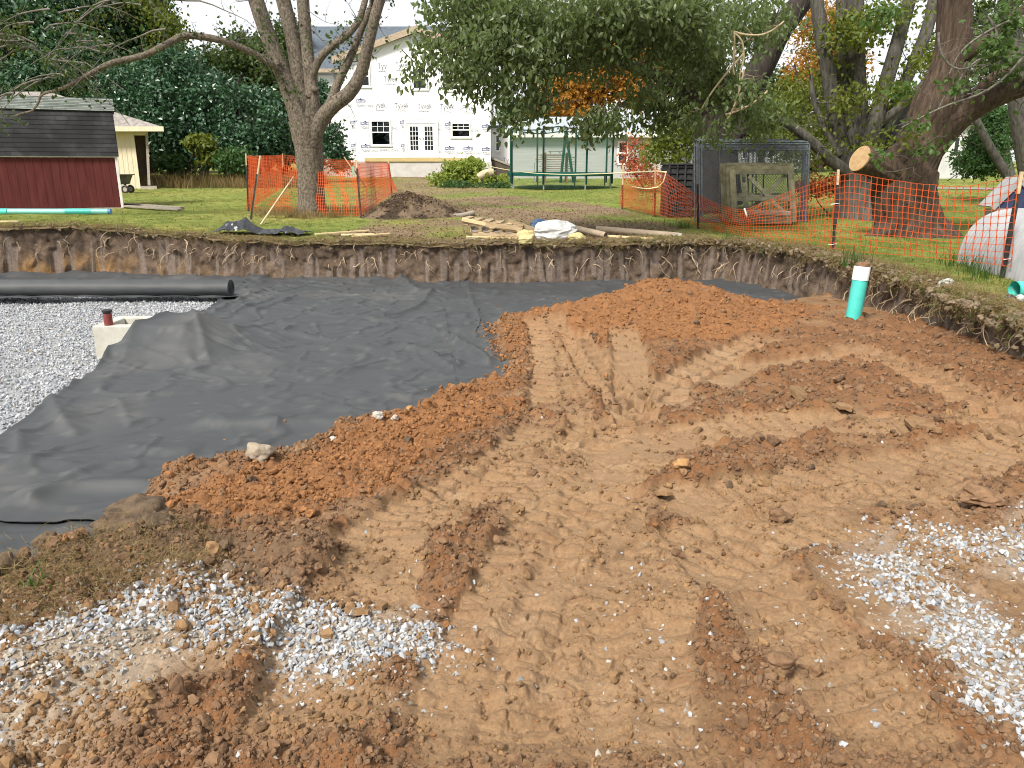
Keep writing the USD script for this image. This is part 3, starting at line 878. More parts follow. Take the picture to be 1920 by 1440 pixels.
# ------------------------------------------------------------------ loose crumbs, stones, clods on the spoil
M_crumb = [mat('crumb_orange', (.15, .066, .024), (.245, .115, .044), scale=30, rough=.92, bump=.8, bscale=120, bdist=.004, island=.2),
           mat('crumb_brown', (.10, .056, .029), (.185, .108, .058), scale=30, rough=.92, bump=.8, bscale=120, bdist=.004, island=.25),
           mat('crumb_dark', (.060, .039, .023), (.115, .075, .044), scale=30, rough=.92, bump=.8, bscale=120, bdist=.004, island=.25),
           mat('crumb_tan', (.15, .086, .040), (.22, .132, .064), scale=30, rough=.9, bump=.8, bscale=120, bdist=.004, island=.2)]
rc = rng(400)
lumps = [rock(rc, 1, .45, rc.uniform(.55, .9), k) for k in range(5)]
crumb_protos = [(m, M_crumb[k]) for k in range(4) for m in lumps]


def crumbs(n, seed, smin, smax, need, power, spread=None):
    r = rng(seed)
    rad = 1.15 * np.exp(r.random(n) * math.log(13.5 / 1.15))
    th = np.radians(r.uniform(-56, 56, n))
    x, y = rad * np.sin(th), rad * np.cos(th)
    z, i = on_mud(x, y)
    ls = mud_ls[i]
    keep = (r.random(n) < need + (1 - need) * ls ** .9) & (look(pit_sd, x, y) > .05) & (look(mud_sd, x, y) > -.25)
    x, y, z, i = x[keep], y[keep], z[keep], i[keep]
    s = smin * (smax / smin) ** (r.random(len(x)) ** power)
    s *= np.clip(.35 + .16 * np.hypot(x, y), .5, 1.3)
    c = mud_cs[i]
    lum = c.mean(1)
    redness = c[:, 0] / np.maximum(c[:, 2], 1e-3)
    kind = np.where(lum > .125, 3, np.where(lum < .052, 2, np.where(redness > 5.45, 0, 1)))
    kind = np.where(r.random(len(x)) < .08, r.integers(0, 4, len(x)), kind)
    return np.stack([x, y, z + s * .25], 1), s, kind * 5 + r.integers(0, 5, len(x)), r


p1, s1, k1, r = crumbs(205000, 401, .0040, .018, .035, 2.6)
p2, s2, k2, r = crumbs(9600, 402, .016, .038, .02, 2.8)
# crumbs that rolled out over the fabric
nb = 5200
bnd = shapely.LineString(mud_pts[1:26])
t = r.uniform(0, bnd.length, nb)
bp = V([bnd.interpolate(q).coords[0] for q in t]) + r.normal(0, .16, (nb, 2)) + V([-.08, .16])
far = (r.random(nb) < .12)
bp[far] += r.normal(0, .7, (far.sum(), 2))
sd_ = look(mud_sd, bp[:, 0], bp[:, 1])
kb = (look(pit_sd, bp[:, 0], bp[:, 1]) > .05) & (sd_ < .1)
bp = bp[kb]
zb = np.maximum(fabric_z(bp[:, 0].copy(), bp[:, 1].copy()), on_mud(bp[:, 0], bp[:, 1])[0])
sb = .006 * (5.0) ** (r.random(len(bp)) ** 2.4) * np.where(look(mud_sd, bp[:, 0], bp[:, 1]) < -.4, .6, 1.1)
k3 = r.integers(0, 10, len(bp))
P_ = np.vstack([p1, p2, np.stack([bp[:, 0], bp[:, 1], zb + sb * .3], 1)])
S_all = np.concatenate([s1, s2, sb])[:, None] * r.uniform(.75, 1.25, (len(P_), 3))
scatter('soil_crumbs', crumb_protos, P_, rand_quats(r, len(P_)), S_all, np.concatenate([k1, k2, k3]), label='loose crumbs of orange and brown soil strewn over the muddy ground', cat='soil')

# crushed stone spread over the foreground
r = rng(410)
n = 190000
rad = 1.2 * np.exp(r.random(n) * math.log(5.6 / 1.2))
th = np.radians(r.uniform(-56, 56, n))
x, y = rad * np.sin(th), rad * np.cos(th)
wob = (F3(x, y, .3, 4, 411) - .5) * .34 + (F3(x, y, .08, 2, 412) - .5) * .12
dl, dr, dd = look(gravel_left, x, y) + wob, look(gravel_right, x, y) + wob, look(dust_left, x, y) + wob
scat = sdf(pxpoly([(1040, 1060), (1230, 1010), (1330, 1060), (1520, 1100), (1560, 1180), (1600, 1440), (1150, 1440), (1080, 1200)]))
scat2 = sdf(pxpoly([(300, 1230), (560, 1250), (700, 1300), (700, 1440), (60, 1440)]))
pr = np.maximum(sstep(-.18, .18, dl) * .85, sstep(-.18, .18, dr) * .8)
pr = np.maximum(pr, .14 * sstep(-.1, .2, dd))
pr = np.maximum(pr, .026 * sstep(-.15, .2, look(scat, x, y) + wob))
pr = np.maximum(pr, .02 * sstep(-.15, .2, look(scat2, x, y) + wob))
pr = np.maximum(pr, .03 * np.exp(-np.minimum(np.maximum(-dl, 0), np.maximum(-dr, 0)) / .18))
pr = np.maximum(pr, .0015)
# stones lie side by side: thin them by their spacing
kp = (r.random(n) < pr) & (look(mud_sd, x, y) > .1)
x, y, dlk, ddk = x[kp], y[kp], dl[kp], dd[kp]
s = .0075 * (2.4 ** r.random(len(x))) * np.where(r.random(len(x)) < .08, 1.35, 1)
z, i = on_mud(x, y)
inp = np.maximum(dl, dr)[kp] > .0
z = z + np.where(inp, r.uniform(-.40, .60, len(x)), r.uniform(-.55, .15, len(x))) * s
bei = np.where(ddk > -.05, .75, np.where(inp, .26, .66))
idx = np.where(r.random(len(x)) < bei, r.integers(6, 9, len(x)), r.integers(0, 6, len(x)))
scatter('gravel', chips, np.stack([x, y, z], 1), rand_quats(r, len(x)), s[:, None] * r.uniform(.8, 1.25, (len(x), 3)), idx, label='grey and white crushed stone spilled in patches over the foreground mud', cat='gravel')

# single lumps and stones one can pick out: (px, py, size in px, kind, label)
M_rock = mat('field_stone', (.19, .145, .10), (.31, .26, .20), scale=14, rough=.85, bump=.7, bscale=60, bdist=.006)
M_clod = mat('turf_clod', (.060, .040, .025), (.135, .092, .055), scale=16, rough=.95, bump=1, bscale=70, bdist=.012)
M_pale = mat('pale_stone', (.30, .27, .23), (.40, .37, .33), scale=20, rough=.8, bump=.5, bscale=90, bdist=.004)
M_ochre = mat('ochre_clod', (.26, .14, .055), (.36, .21, .09), scale=20, rough=.9, bump=.8, bscale=90, bdist=.006)


def lump(name, px, py, wpx, hpx, m, label, cat, seed, fab=False, sub=3, rough=.5, group=None):
    q = G(px, py, FLOOR + .03) if fab else GM(px, py)
    if fab:
        q[2] = float(fabric_z(V([q[0]]), V([q[1]]))[0])
    else:
        q[2] = on_mud(q[0], q[1])[0][0]
    dist = np.linalg.norm(q - V([0, 0, EYE]))
    w, h = wpx / FPX * dist / 2, hpx / FPX * dist / 2
    k = rock(rng(seed), max(sub, 3), rough * .7, 1.0, seed)
    v = np.array(k.vertices)
    v /= np.abs(v).max(0)
    v *= V([w, w * .85, h])
    v += (meshkit.fbm(v / max(w, h) * 2.6 + seed, 4, seed) - .5)[:, None] * v * .42
    t = thing(name, label, cat, group, loc=q + V([0, 0, h * .72]))
    obj('body', (v, k.faces), m, t, smooth=35)
    return t, q, w, h


lump('stone', 489, 866, 48, 40, M_rock, 'tan fist-shaped stone at the edge of the black fabric, largest stone there', 'stone', 501, rough=.4)
lump('soil_clod', 252, 983, 150, 66, M_clod, 'big dark brown turf clod resting on the edge of the black fabric', 'soil clod', 502, sub=4)
lump('soil_clod', 300, 1006, 62, 40, M_clod, 'small brown clod leaning against the big dark turf clod', 'soil clod', 503)
lump('soil_clod', 92, 1028, 44, 34, M_clod, 'round dark clod alone on the crest of the brown soil bank', 'soil clod', 504)
lump('soil_clod', 14, 1092, 46, 44, M_clod, 'dark clod at the left edge of the picture on the brown soil bank', 'soil clod', 505)
lump('soil_clod', 247, 907, 13, 11, M_crumb[0], 'lone small orange clod lying on the black fabric', 'soil clod', 506, fab=True, sub=2)
lump('stone', 768, 770, 14, 12, M_ochre, 'small round ochre stone on the black fabric just beyond the bank', 'stone', 507, sub=2)
lump('stone', 710, 792, 24, 18, M_pale, 'pale stone at the crest of the orange bank beside the fabric', 'stone', 508, sub=2)
lump('stone', 741, 790, 17, 13, M_pale, 'smaller pale stone right of the pale stone on the bank crest', 'stone', 509, sub=2)
lump('stone', 625, 827, 14, 11, M_pale, 'small white stone between the tan stone and the pale stones', 'stone', 510, sub=2)
lump('stone', 1276, 897, 34, 24, M_ochre, 'rounded ochre stone half sunk in the middle of the tracked mud', 'stone', 511, sub=2)
lump('soil_clod', 1460, 975, 40, 28, M_crumb[1], 'crumbling brown clod standing on the tracked mud above the right gravel', 'soil clod', 512)
lump('soil_clod', 1830, 960, 70, 34, M_crumb[1], 'brown clod at the top edge of the right gravel patch', 'soil clod', 513, sub=4)
lump('soil_clod', 1460, 1275, 56, 36, M_crumb[1], 'large brown clod in the lower right foreground mud', 'soil clod', 514, sub=4)
lump('soil_clod', 1000, 880, 26, 18, M_crumb[1], 'brown clod near the pale pressed track in the middle of the mud', 'soil clod', 515)


def flake(px, py, wpx, label, seed, tilt=.25, m=None):
    """a broken plate of dried mud"""
    q = GM(px, py)
    q[2] = on_mud(q[0], q[1])[0][0]
    d = np.linalg.norm(q - V([0, 0, EYE]))
    w = wpx / FPX * d / 2
    r = rng(seed)
    a = np.sort(r.uniform(0, 2 * np.pi, 9))
    ring_ = np.stack([np.cos(a), np.sin(a)], 1) * r.uniform(.7, 1.05, 9)[:, None] * V([w, w * .75])
    pm = trimesh.creation.extrude_polygon(shapely.Polygon(ring_).convex_hull, max(.018, w * .22), engine='earcut')
    pm = pm.subdivide().subdivide()
    v = np.array(pm.vertices)
    v[:, 2] += (meshkit.noise(v / w * 3 + seed, seed) - .5) * w * .18
    pm = trimesh.Trimesh(v, pm.faces, process=False)
    pm.apply_transform(trimesh.transformations.rotation_matrix(tilt, (r.normal(), r.normal(), 0)))
    t = thing('mud_flake', label, 'mud flake', 'plates of dried mud broken off by the tracks', loc=q + V([0, 0, .012]), rz=r.uniform(0, 6))
    obj('plate', pm, m or M_crumb[3], t, smooth=30)


for k, (px, py, w, lab) in enumerate([(1550, 766, 40, 'leftmost tan plate of the broken mud plates right of the middle'), (1580, 778, 44, 'upturned tan plate in the middle of the broken mud plates'), (1605, 788, 40, 'rightmost tan plate of the broken mud plates right of the middle'), (1490, 766, 56, 'flat tan plate lying left of the broken mud plates'),
                                     (1715, 814, 60, 'wide tan mud plate in front of the red soil at right'), (1745, 826, 50, 'second wide tan mud plate overlapping the one in front of the red soil'), (1890, 812, 48, 'tilted brown mud plate near the right edge of the picture'),
                                     (1310, 838, 30, 'small upright dark plate beside the tracked mud'), (957, 818, 34, 'pair-like curved tan plate beside the track marks'), (668, 1152, 50, 'brown mud plate lying on the left gravel patch'), (713, 1138, 36, 'small brown mud plate just above the plate on the left gravel'), (615, 1197, 30, 'narrow brown mud plate half under the left gravel'), (1245, 925, 56, 'thin brown mud plate lifted by the tracks in the middle')]):
    flake(px, py, w, lab, 540 + k, tilt=.18 if k % 3 else .4)

# ------------------------------------------------------------------ sod, dry grass and roots along the cut
M_root = mat('root', (.30, .22, .14), (.46, .36, .24), scale=20, rough=.85)
r = rng(420)
wline = shapely.LineString(np.stack([wp[:, 0], wp[:, 1]], 1))


def wall_at(s, h, push=0.0):
    i = min(int(s / wl.length * (ns - 1)), ns - 1)
    j = min(int(h * (nz - 1)), nz - 1)
    return V([WX[i, j] + inn[i, 0] * push, WY[i, j] + inn[i, 1] * push, WZ[i, j]]), inn[i], tg[i]


vis = [s for s in np.linspace(0, wl.length, 600) if abs(math.atan2(*wl.interpolate(s).coords[0])) < .66]
s_lo, s_hi = min(vis), max(vis)
for k in range(230):
    u = r.random()
    s = s_lo + (s_hi - s_lo) * (1 - (1 - u) ** 1.7 if r.random() < .75 else u)
    h = r.uniform(.05, .5)
    p0, nn, tt = wall_at(s, h, -.02)
    L = r.uniform(.10, .42) * (1.5 if k % 7 == 0 else 1)
    pts, p, d = [p0], p0.copy(), V([nn[0], nn[1], 0]) * .8 + V([tt[0], tt[1], 0]) * r.normal(0, .8) + V([0, 0, -.2])
    for j in range(7):
        d = d / np.linalg.norm(d)
        p = p + d * L / 7
        pts.append(p.copy())
        d = d + V([0, 0, -.32]) + r.normal(0, .28, 3) - V([nn[0], nn[1], 0]) * .09 * j
    rad0 = r.uniform(.004, .010) * (1.7 if k % 7 == 0 else 1)
    mb = MB().tube(pts, np.linspace(rad0, rad0 * .3, 8), 5)
    for q in range(r.integers(0, 4)):
        b0 = pts[r.integers(2, 6)]
        e = b0 + r.normal(0, .06, 3) + V([nn[0], nn[1], 0]) * .03 - V([0, 0, .07])
        mb.tube([b0, (b0 + e) / 2 + r.normal(0, .015, 3), e], [rad0 * .5, rad0 * .4, rad0 * .2], 4)
    obj('root', mb.get(), M_root, pit_wall, smooth=True)


def blades(r, n, h, spread, w, lean=.5, seg=3, droop=.0):
    """a tuft of n bent blades"""
    mb = MB()
    for k in range(n):
        a, l = r.uniform(0, 2 * np.pi), h * r.uniform(.55, 1.1)
        b = V([math.cos(a), math.sin(a), 0])
        base = V([r.normal(0, spread), r.normal(0, spread), 0])
        side = V([-b[1], b[0], 0]) * w / 2
        bend = r.uniform(.1, 1) * lean
        v = []
        for j in range(seg):
            t = j / seg
            c = base + b * l * bend * t * t * 1.2 + V([0, 0, l * (t - droop * t * t)])
            v += [c - side * (1 - t * .7), c + side * (1 - t * .7)]
        v.append(base + b * l * bend * 1.2 + V([0, 0, l * (1 - .25 * bend - droop)]))
        f = []
        for j in range(seg - 1):
            q = 2 * j
            f += [[q, q + 1, q + 3], [q, q + 3, q + 2]]
        f.append([2 * seg - 2, 2 * seg - 1, 2 * seg])
        mb.add(v, f)
    return mb.get()


M_grass = leaf_mat('grass_blade', [(0, (.105, .15, .026)), (.5, (.16, .21, .040)), (.85, (.21, .24, .055)), (1, (.28, .25, .08))], trans=.3, rough=.6)
M_deepgrass = leaf_mat('long_grass', [(0, (.045, .095, .016)), (1, (.10, .17, .03))], trans=.3, rough=.5)
M_dry = leaf_mat('dry_grass', [(0, (.20, .145, .065)), (.6, (.31, .24, .12)), (1, (.40, .33, .18))], trans=.25, rough=.8)
rg = rng(430)
tufts = [(blades(rg, 9, .075, .035, .006, .7), M_grass) for _ in range(4)] + [(blades(rg, 9, .08, .04, .005, .9), M_dry) for _ in range(2)]
n = 165000
yy = 7 + 62 * rg.random(n) ** 2.0
xx = (rg.random(n) - .5) * 2 * (.78 * yy + 1.2)
col_, dirt_ = lawn_tint(xx, yy)
sdp = -look(pit_sd, xx, yy)
kp = ((sdp > .02) | (yy > 17)) & (rg.random(n) > dirt_ * .93) & (xx > -30) & (xx < 30)
xx, yy, dirt_ = xx[kp], yy[kp], dirt_[kp]
drysel = rg.random(len(xx)) < .08 + .6 * dirt_
idx = np.where(drysel, rg.integers(4, 6, len(xx)), rg.integers(0, 4, len(xx)))
sc = rg.uniform(.45, .95, len(xx)) * np.where(yy > 28, 1.15, 1.0) * np.where(rg.random(len(xx)) < .04, 1.5, 1)
scatter('grass', tufts, np.stack([xx, yy, lawn_z(xx, yy) - .012], 1), z_quats(rg, len(xx), .05), sc[:, None] * V([1.2, 1.2, .8]), idx, label='short mown grass of the lawn around the pit', cat='grass')

# straw and sod hanging over the edge
sodp = [(blades(rg, 10, .11, .03, .004, 1.0, 3, .9), M_dry) for _ in range(3)] + [(blades(rg, 8, .09, .03, .005, .9, 3, .5), M_grass)] + [(rock(rg, 1, .5, .7, 60 + k), mat('sod_soil', (.11, .083, .053), (.22, .165, .105), scale=18, bump=1, bscale=70, bdist=.012)) for k in range(3)]
n = 7000
s = rg.uniform(s_lo, s_hi, n)
right = sstep(wl.length * .55, wl.length * .8, s)
i = np.clip((s / wl.length * (ns - 1)).astype(int), 0, ns - 1)
outw = rg.normal(-.02, .10, n)
dn = np.abs(rg.normal(0, .05, n)) * (1 + 1.2 * right)
pos = np.stack([wp[i, 0] + inn[i, 0] * outw, wp[i, 1] + inn[i, 1] * outw, ztop[i] + .03 - np.where(outw > 0, dn, 0)], 1)
idx = np.where(rg.random(n) < .12 + .26 * right, rg.integers(4, 7, n), np.where(rg.random(n) < .85, rg.integers(0, 3, n), 3))
scl = np.where(idx >= 4, rg.uniform(.010, .034, n) * (1 + .4 * right), rg.uniform(.6, 1.3, n) * (1 + .4 * right))
kp = rg.random(n) < .62 + .38 * right
scatter('sod_edge', sodp, pos[kp], z_quats(rg, n, .35)[kp], (scl[:, None] * np.ones(3))[kp], idx[kp], label='torn sod, straw and soil crumbs hanging along the pit edge', cat='sod')

# straw on the dark bank
n = 1500
xy = V([GM(a, b)[:2] for a, b in zip(rg.uniform(-60, 420, n), rg.uniform(1000, 1190, n))])
kp = look(zone_dark, xy[:, 0], xy[:, 1]) > -.05
xy = xy[kp]
straw = [(blades(rg, 5, .10, .05, .003, 1.4, 3, .75), M_dry) for _ in range(4)]
scatter('straw', straw, np.column_stack([xy, on_mud(xy[:, 0], xy[:, 1])[0] + .006]), z_quats(rg, len(xy), .5), np.ones((len(xy), 3)) * rg.uniform(.4, 1.0, (len(xy), 1)), rg.integers(0, 4, len(xy)), label='dry straw mixed into the dark brown soil bank at left', cat='straw')

# taller tufts one can pick out
for k, (px, py, h, lab) in enumerate([(1600, 497, .34, 'tuft of long green grass at the pit edge behind the upright pipe'), (1820, 512, .34, 'ragged long grass in front of the corrugated hut, right of the pipe'), (1838, 522, .26, 'short ragged grass tuft at the foot of the corrugated hut'), (1785, 498, .28, 'long grass tuft left of the corrugated hut'), (1372, 452, .26, 'green grass tuft at the far right corner of the pit'), (1280, 428, .24, 'bright green grass tuft right of the cardboard tubes'), (78, 1128, .13, 'small green grass tuft growing from the brown soil bank')]):
    q = GL(px, py) if k < 6 else GM(px, py)
    if k == 6:
        q[2] = on_mud(q[0], q[1])[0][0]
    t = thing('grass_tuft', lab, 'grass tuft', loc=q - V([0, 0, .02]))
    rt = rng(440 + k)
    obj('blades', blades(rt, 70 if k < 6 else 16, h, .11 if k < 6 else .02, .009, .8, 4), M_deepgrass, t)

# fallen leaves on the dirt and the lawn
M_litter = leaf_mat('fallen_leaf', [(0, (.13, .085, .045)), (.4, (.25, .175, .10)), (.8, (.36, .28, .18)), (1, (.40, .26, .09))], trans=.1, rough=.8)
lv = V([[-.5, 0, 0], [0, -.28, .05], [.5, 0, 0.02], [0, .28, .07]])
leafp = [((lv * V([1, s_, 1]), V([[0, 1, 2], [0, 2, 3]])), M_litter) for s_ in (.8, 1.0, 1.3)]
n = 60000
yy = 14.6 + 36 * rg.random(n) ** 1.4
xx = (rg.random(n) - .5) * 1.44 * yy
_, dirt_ = lawn_tint(xx, yy)
kp = (rg.random(n) < .06 + .94 * dirt_) & ((look(pit_sd, xx, yy) < -.1) | (yy > 17))
xx, yy = xx[kp], yy[kp]
scatter('fallen_leaves', leafp, np.stack([xx, yy, lawn_z(xx, yy) + .02 + rg.uniform(0, .02, len(xx))], 1), z_quats(rg, len(xx), .25), rg.uniform(.03, .07, (len(xx), 1)) * np.ones(3), rg.integers(0, 3, len(xx)), label='brown fallen leaves littering the bare earth path to the white house', cat='leaves')

# ------------------------------------------------------------------ things in the pit
M_conc = mat('concrete', (.36, .345, .29), (.47, .455, .40), scale=7, rough=.9, bump=.4, bscale=90, bdist=.004, detail=8)
t = thing('concrete_box', 'open-topped concrete inlet box half covered by black fabric beside the gravel', 'concrete box')
wth = .13
for lo, hi in (((BX0, BY, FLOOR - .1), (BX1, BY + wth, BZ)), ((BX0, BY1 - wth, FLOOR - .1), (BX1, BY1, BZ)), ((BX0, BY + wth, FLOOR - .1), (BX0 + wth, BY1 - wth, BZ)), ((BX1 - wth, BY + wth, FLOOR - .1), (BX1, BY1 - wth, BZ))):
    obj('wall', boxm(V(lo), V(hi), .008), M_conc, t)
obj('base', boxm(V([BX0 + .01, BY + .01, FLOOR - .2]), V([BX1 - .01, BY1 - .01, FLOOR - .101])), M_conc, t)
M_maroon = mat('maroon_pvc', (.16, .035, .03), (.20, .05, .04), scale=20, rough=.5)
M_blackp = mat('black_plastic', (.012, .012, .013), (.022, .022, .022), scale=30, rough=.4, spec=.5)
q = P(204, 611, BY + .07)
t = thing('riser_pipe', 'short maroon pipe with black cap standing on the concrete box', 'pipe', loc=V([q[0], BY + .075, BZ + .001]))
obj('pipe', tubem([(0, 0, 0), (0, 0, .135)], .047, 20), M_maroon, t, smooth=40)
obj('cap', (lambda m: m.get())(MB().tube([(0, 0, .135), (0, 0, .15), (0, 0, .151), (0, 0, .172)], [.047, .047, .056, .056], 20).tube([(0, 0, .172), (0, 0, .178)], [.056, .046], 20)), M_blackp, t, smooth=40)

# the fabric roll and the loose end it lies on
qa, qb = G(-260, 561, FLOOR + .02), G(432, 561, FLOOR + .02)
RY, RR = qb[1] + .13, .165
u_ = np.linspace(qa[0], qb[0] - .02, 120)
a_ = np.linspace(0, 2 * np.pi, 41)[:-1]
U_, A2 = np.meshgrid(u_, a_, indexing='ij')
rr_ = RR * (1 + .05 * (F3(U_, A2 * 0, .7, 3, 601) - .5)) + .012 * (meshkit.fbm(np.stack([U_ * 1.2, np.cos(A2), np.sin(A2)], -1) * 2, 3, 602) - .5)
rr_ = rr_ * np.where(A2 > np.pi, 1 - .10 * np.abs(np.sin(A2)), 1)
rx = np.stack([U_, RY + rr_ * np.cos(A2), FLOOR + .03 + .86 * (RR + rr_ * np.sin(A2))], -1)
n = len(a_)
v = np.vstack([rx.reshape(-1, 3), [[u_[-1], RY, FLOOR + .03 + .86 * RR]], [[u_[0], RY, FLOOR + .03 + .86 * RR]]])
i, j = np.meshgrid(np.arange(len(u_) - 1), np.arange(n), indexing='ij')
qd = np.stack([i * n + j, i * n + (j + 1) % n, (i + 1) * n + (j + 1) % n, (i + 1) * n + j], -1).reshape(-1, 4)
k = np.arange(n)
f = np.vstack([qd[:, [0, 2, 1]], qd[:, [0, 3, 2]], np.stack([np.full(n, len(v) - 2), (len(u_) - 1) * n + k, (len(u_) - 1) * n + (k + 1) % n], 1), np.stack([np.full(n, len(v) - 1), (k + 1) % n, k], 1)])
t = thing('fabric_roll', 'long thick roll of black fabric lying along the back of the gravel', 'fabric roll')
obj('roll', (v, f), M_fab, t, smooth=50)
sp = []
for k in range(46):
    a2 = k * .45
    sp.append([u_[-1] + .004, RY + (RR - .03) * (1 - k / 52) * math.cos(a2), FLOOR + .03 + .86 * (RR + (RR - .03) * (1 - k / 52) * math.sin(a2))])
obj('wound_edge', MB().tube(sp, .006, 5).get(), M_fab, t, smooth=True)
fx_, fv = np.meshgrid(np.linspace(qa[0], qb[0] + .25, 170), np.linspace(0, 1, 16), indexing='ij')
fy_ = RY + .02 - .40 * fv * (.55 + .6 * F3(fx_, fv * 0, .8, 3, 603))
fz_ = FLOOR + .045 + .03 * F3(fx_, fy_, .25, 3, 604) + .08 * np.abs(F3(fx_ + fv * .5, fy_ * 2, .35, 3, 605) - .5) + .012 * fv
fl_v = np.stack([fx_, fy_, fz_], -1).reshape(-1, 3)
fl_f = grid_faces(170, 16)
obj('loose_end', (np.vstack([fl_v, fl_v - V([0, 0, .004])]), np.vstack([fl_f, fl_f[:, ::-1] + len(fl_v)])), M_fab, t, smooth=50)

M_teal = mat('teal_pvc', (.055, .42, .36), (.07, .47, .41), scale=12, rough=.35, spec=.5, bump=.1, bscale=200)
M_teal2 = mat('pale_teal_pvc', (.20, .53, .49), (.25, .58, .54), scale=12, rough=.4, spec=.5)
M_bluep = mat('blue_pvc', (.08, .22, .42), rough=.4)
M_whitep = mat('white_pvc', (.72, .72, .70), (.80, .80, .78), scale=20, rough=.45)


def hollow(p0, p1, r0, wall=.006, sides=28):
    """an open pipe with a wall"""
    p0, p1 = V(p0), V(p1)
    d = (p1 - p0) / np.linalg.norm(p1 - p0)
    return tubem([p0, p1, p1 + d * .0005, p0 + d * .03], [r0, r0, r0 - wall, r0 - wall], sides, False)


b0 = GM(1599, 600)
b0[2] = on_mud(b0[0], b0[1])[0][0]
top = P(1617, 500, b0[1] + .03)
d = (top - b0) / np.linalg.norm(top - b0)
t = thing('upright_pipe', 'teal plastic pipe with white collar standing upright in the soil', 'pipe')
RP = 12.5 / FPX * np.linalg.norm(b0 - V([0, 0, EYE]))
obj('pipe', hollow(b0 - d * .25, top - d * .13, RP), M_teal, t, smooth=40)
obj('collar', hollow(top - d * .16, top, RP * 1.06), M_whitep, t, smooth=40)
m = rock(rng(611), 3, .5, 1.0, 9)
obj('soil_plug', (np.array(m.vertices) * V([RP * .8, RP * .8, RP * .75]) + top + V([0, 0, -.01]), m.faces), M_crumb[1], t, smooth=35)

e0, e1 = GL(1899, 558), GL(1990, 560)
t = thing('pipe_fitting', 'teal plastic pipe fitting lying open on the grass at right edge', 'pipe fitting')
c0, c1 = e0 + V([0, 0, .085]), e0 + V([.75, .10, .085])
obj('sleeve', hollow(c0, c1, .085, .008), M_teal, t, smooth=40)
obj('branch', hollow(c0 + (c1 - c0) * .45 + V([0, -.09, .02]), c0 + (c1 - c0) * .45 + V([-.02, -.2, .0]), .075, .008), M_teal, t, smooth=40)
obj('ring', tubem([c0 + V([.004, 0, 0]), c0 + V([.05, .007, 0])], .092, 28, False), M_teal, t, smooth=40)


def crumple(name, px, py, wpx, hpx, m, label, cat, seed, on=GL, y=None, flat=.6, group=None, amp=.9):
    """a crumpled bag or rag"""
    q = on(px, py)
    dd = np.linalg.norm(q - V([0, 0, EYE]))
    w, h = wpx / FPX * dd / 2, hpx / FPX * dd
    ic = trimesh.creation.icosphere(5, 1.0)
    v = np.array(ic.vertices)
    n_ = meshkit.fbm(v * 1.15 + seed * 3.1, 2, seed) - .5
    rg_ = 1 - np.abs(2 * meshkit.fbm(v * V([1.6, 1.6, 2.6]) + seed * 1.3, 2, seed + 5) - 1)
    v = v * (1 + .75 * amp * n_ + .34 * np.clip(rg_ - .62, 0, 1))[:, None]
    v[:, 2] = np.maximum(v[:, 2] * .5 + .38, 0)
    v = v / np.abs(v).max(0) * V([w, w * flat, h])
    t = thing(name, label, cat, group, loc=q)
    obj('body', (v, ic.faces), m, t, smooth=40)
    return t


M_bagw = mat('white_sack', (.40, .40, .39), (.56, .56, .55), scale=8, rough=.55, bump=.4, bscale=30)
M_bagy = mat('yellow_cloth', (.40, .33, .14), (.54, .47, .25), scale=8, rough=.85, bump=.5, bscale=60)
M_bagb = mat('blue_tarp', (.10, .20, .36), (.22, .33, .50), scale=10, rough=.4)
crumple('litter', 1773, 540, 28, 16, M_bagw, 'crumpled white litter on the grass right of the upright pipe', 'litter', 21)
crumple('litter', 1893, 566, 24, 12, M_blackp, 'black crumpled scrap in front of the teal pipe fitting', 'litter', 22)
crumple('litter', 1913, 564, 20, 10, M_bagw, 'white scrap in front of the teal pipe fitting at right edge', 'litter', 23)

# ------------------------------------------------------------------ pallets, sacks and tubes at the pit edge
M_wood = mat('pale_wood', (.36, .26, .15), (.52, .40, .25), scale=6, rough=.8, stretch=(.6, 6, 6), bump=.3, bscale=40, bdist=.003, island=.15)
M_wood2 = mat('fresh_wood', (.50, .38, .20), (.62, .49, .29), scale=6, rough=.75, stretch=(.6, 6, 6), island=.12)
M_woodg = mat('weathered_wood', (.20, .175, .145), (.33, .29, .24), scale=7, rough=.9, stretch=(.6, 6, 6), bump=.5, bscale=50, bdist=.004, island=.2)
M_darkwood = mat('stained_wood', (.13, .07, .04), (.25, .14, .08), scale=7, rough=.85, island=.2)


def pallet(label, T, boards=6, W=1.15, D=.95, top=M_wood):
    t = thing('pallet', label, 'pallet')
    tf = lambda m: m.apply_transform(T)
    for k in range(3):
        y = (k - 1) * (D / 2 - .03)
        obj('stringer', tf(boxm(V([-W / 2, y - .02, .02]), V([W / 2, y + .02, .11]), .003)), M_wood, t)
    for k in range(boards):
        x = -W / 2 + .05 + k * (W - .1) / (boards - 1)
        obj('deck_board', tf(boxm(V([x - .05, -D / 2, .1105]), V([x + .05, D / 2, .13]), .002)), top, t)
    for k in range(3):
        x = (k - 1) * (W / 2 - .06)
        obj('base_board', tf(boxm(V([x - .05, -D / 2, 0]), V([x + .05, D / 2, .0195]), .002)), M_wood, t)


def TR(loc, rz=0, rx=0, ry=0):
    T = trimesh.transformations.euler_matrix(rx, ry, rz, 'sxyz')
    T[:3, 3] = loc
    return T


pq = GL(938, 447)
pallet('lower weathered pallet lying flat under the boards beside the white sack', TR(pq + V([0, .5, .0]), .10, .02, .03), top=M_woodg)
pallet('upper pallet tilted on top of the flat pallet by the pit edge', TR(pq + V([-.12, .52, .17]), -.08, -.03, .12))


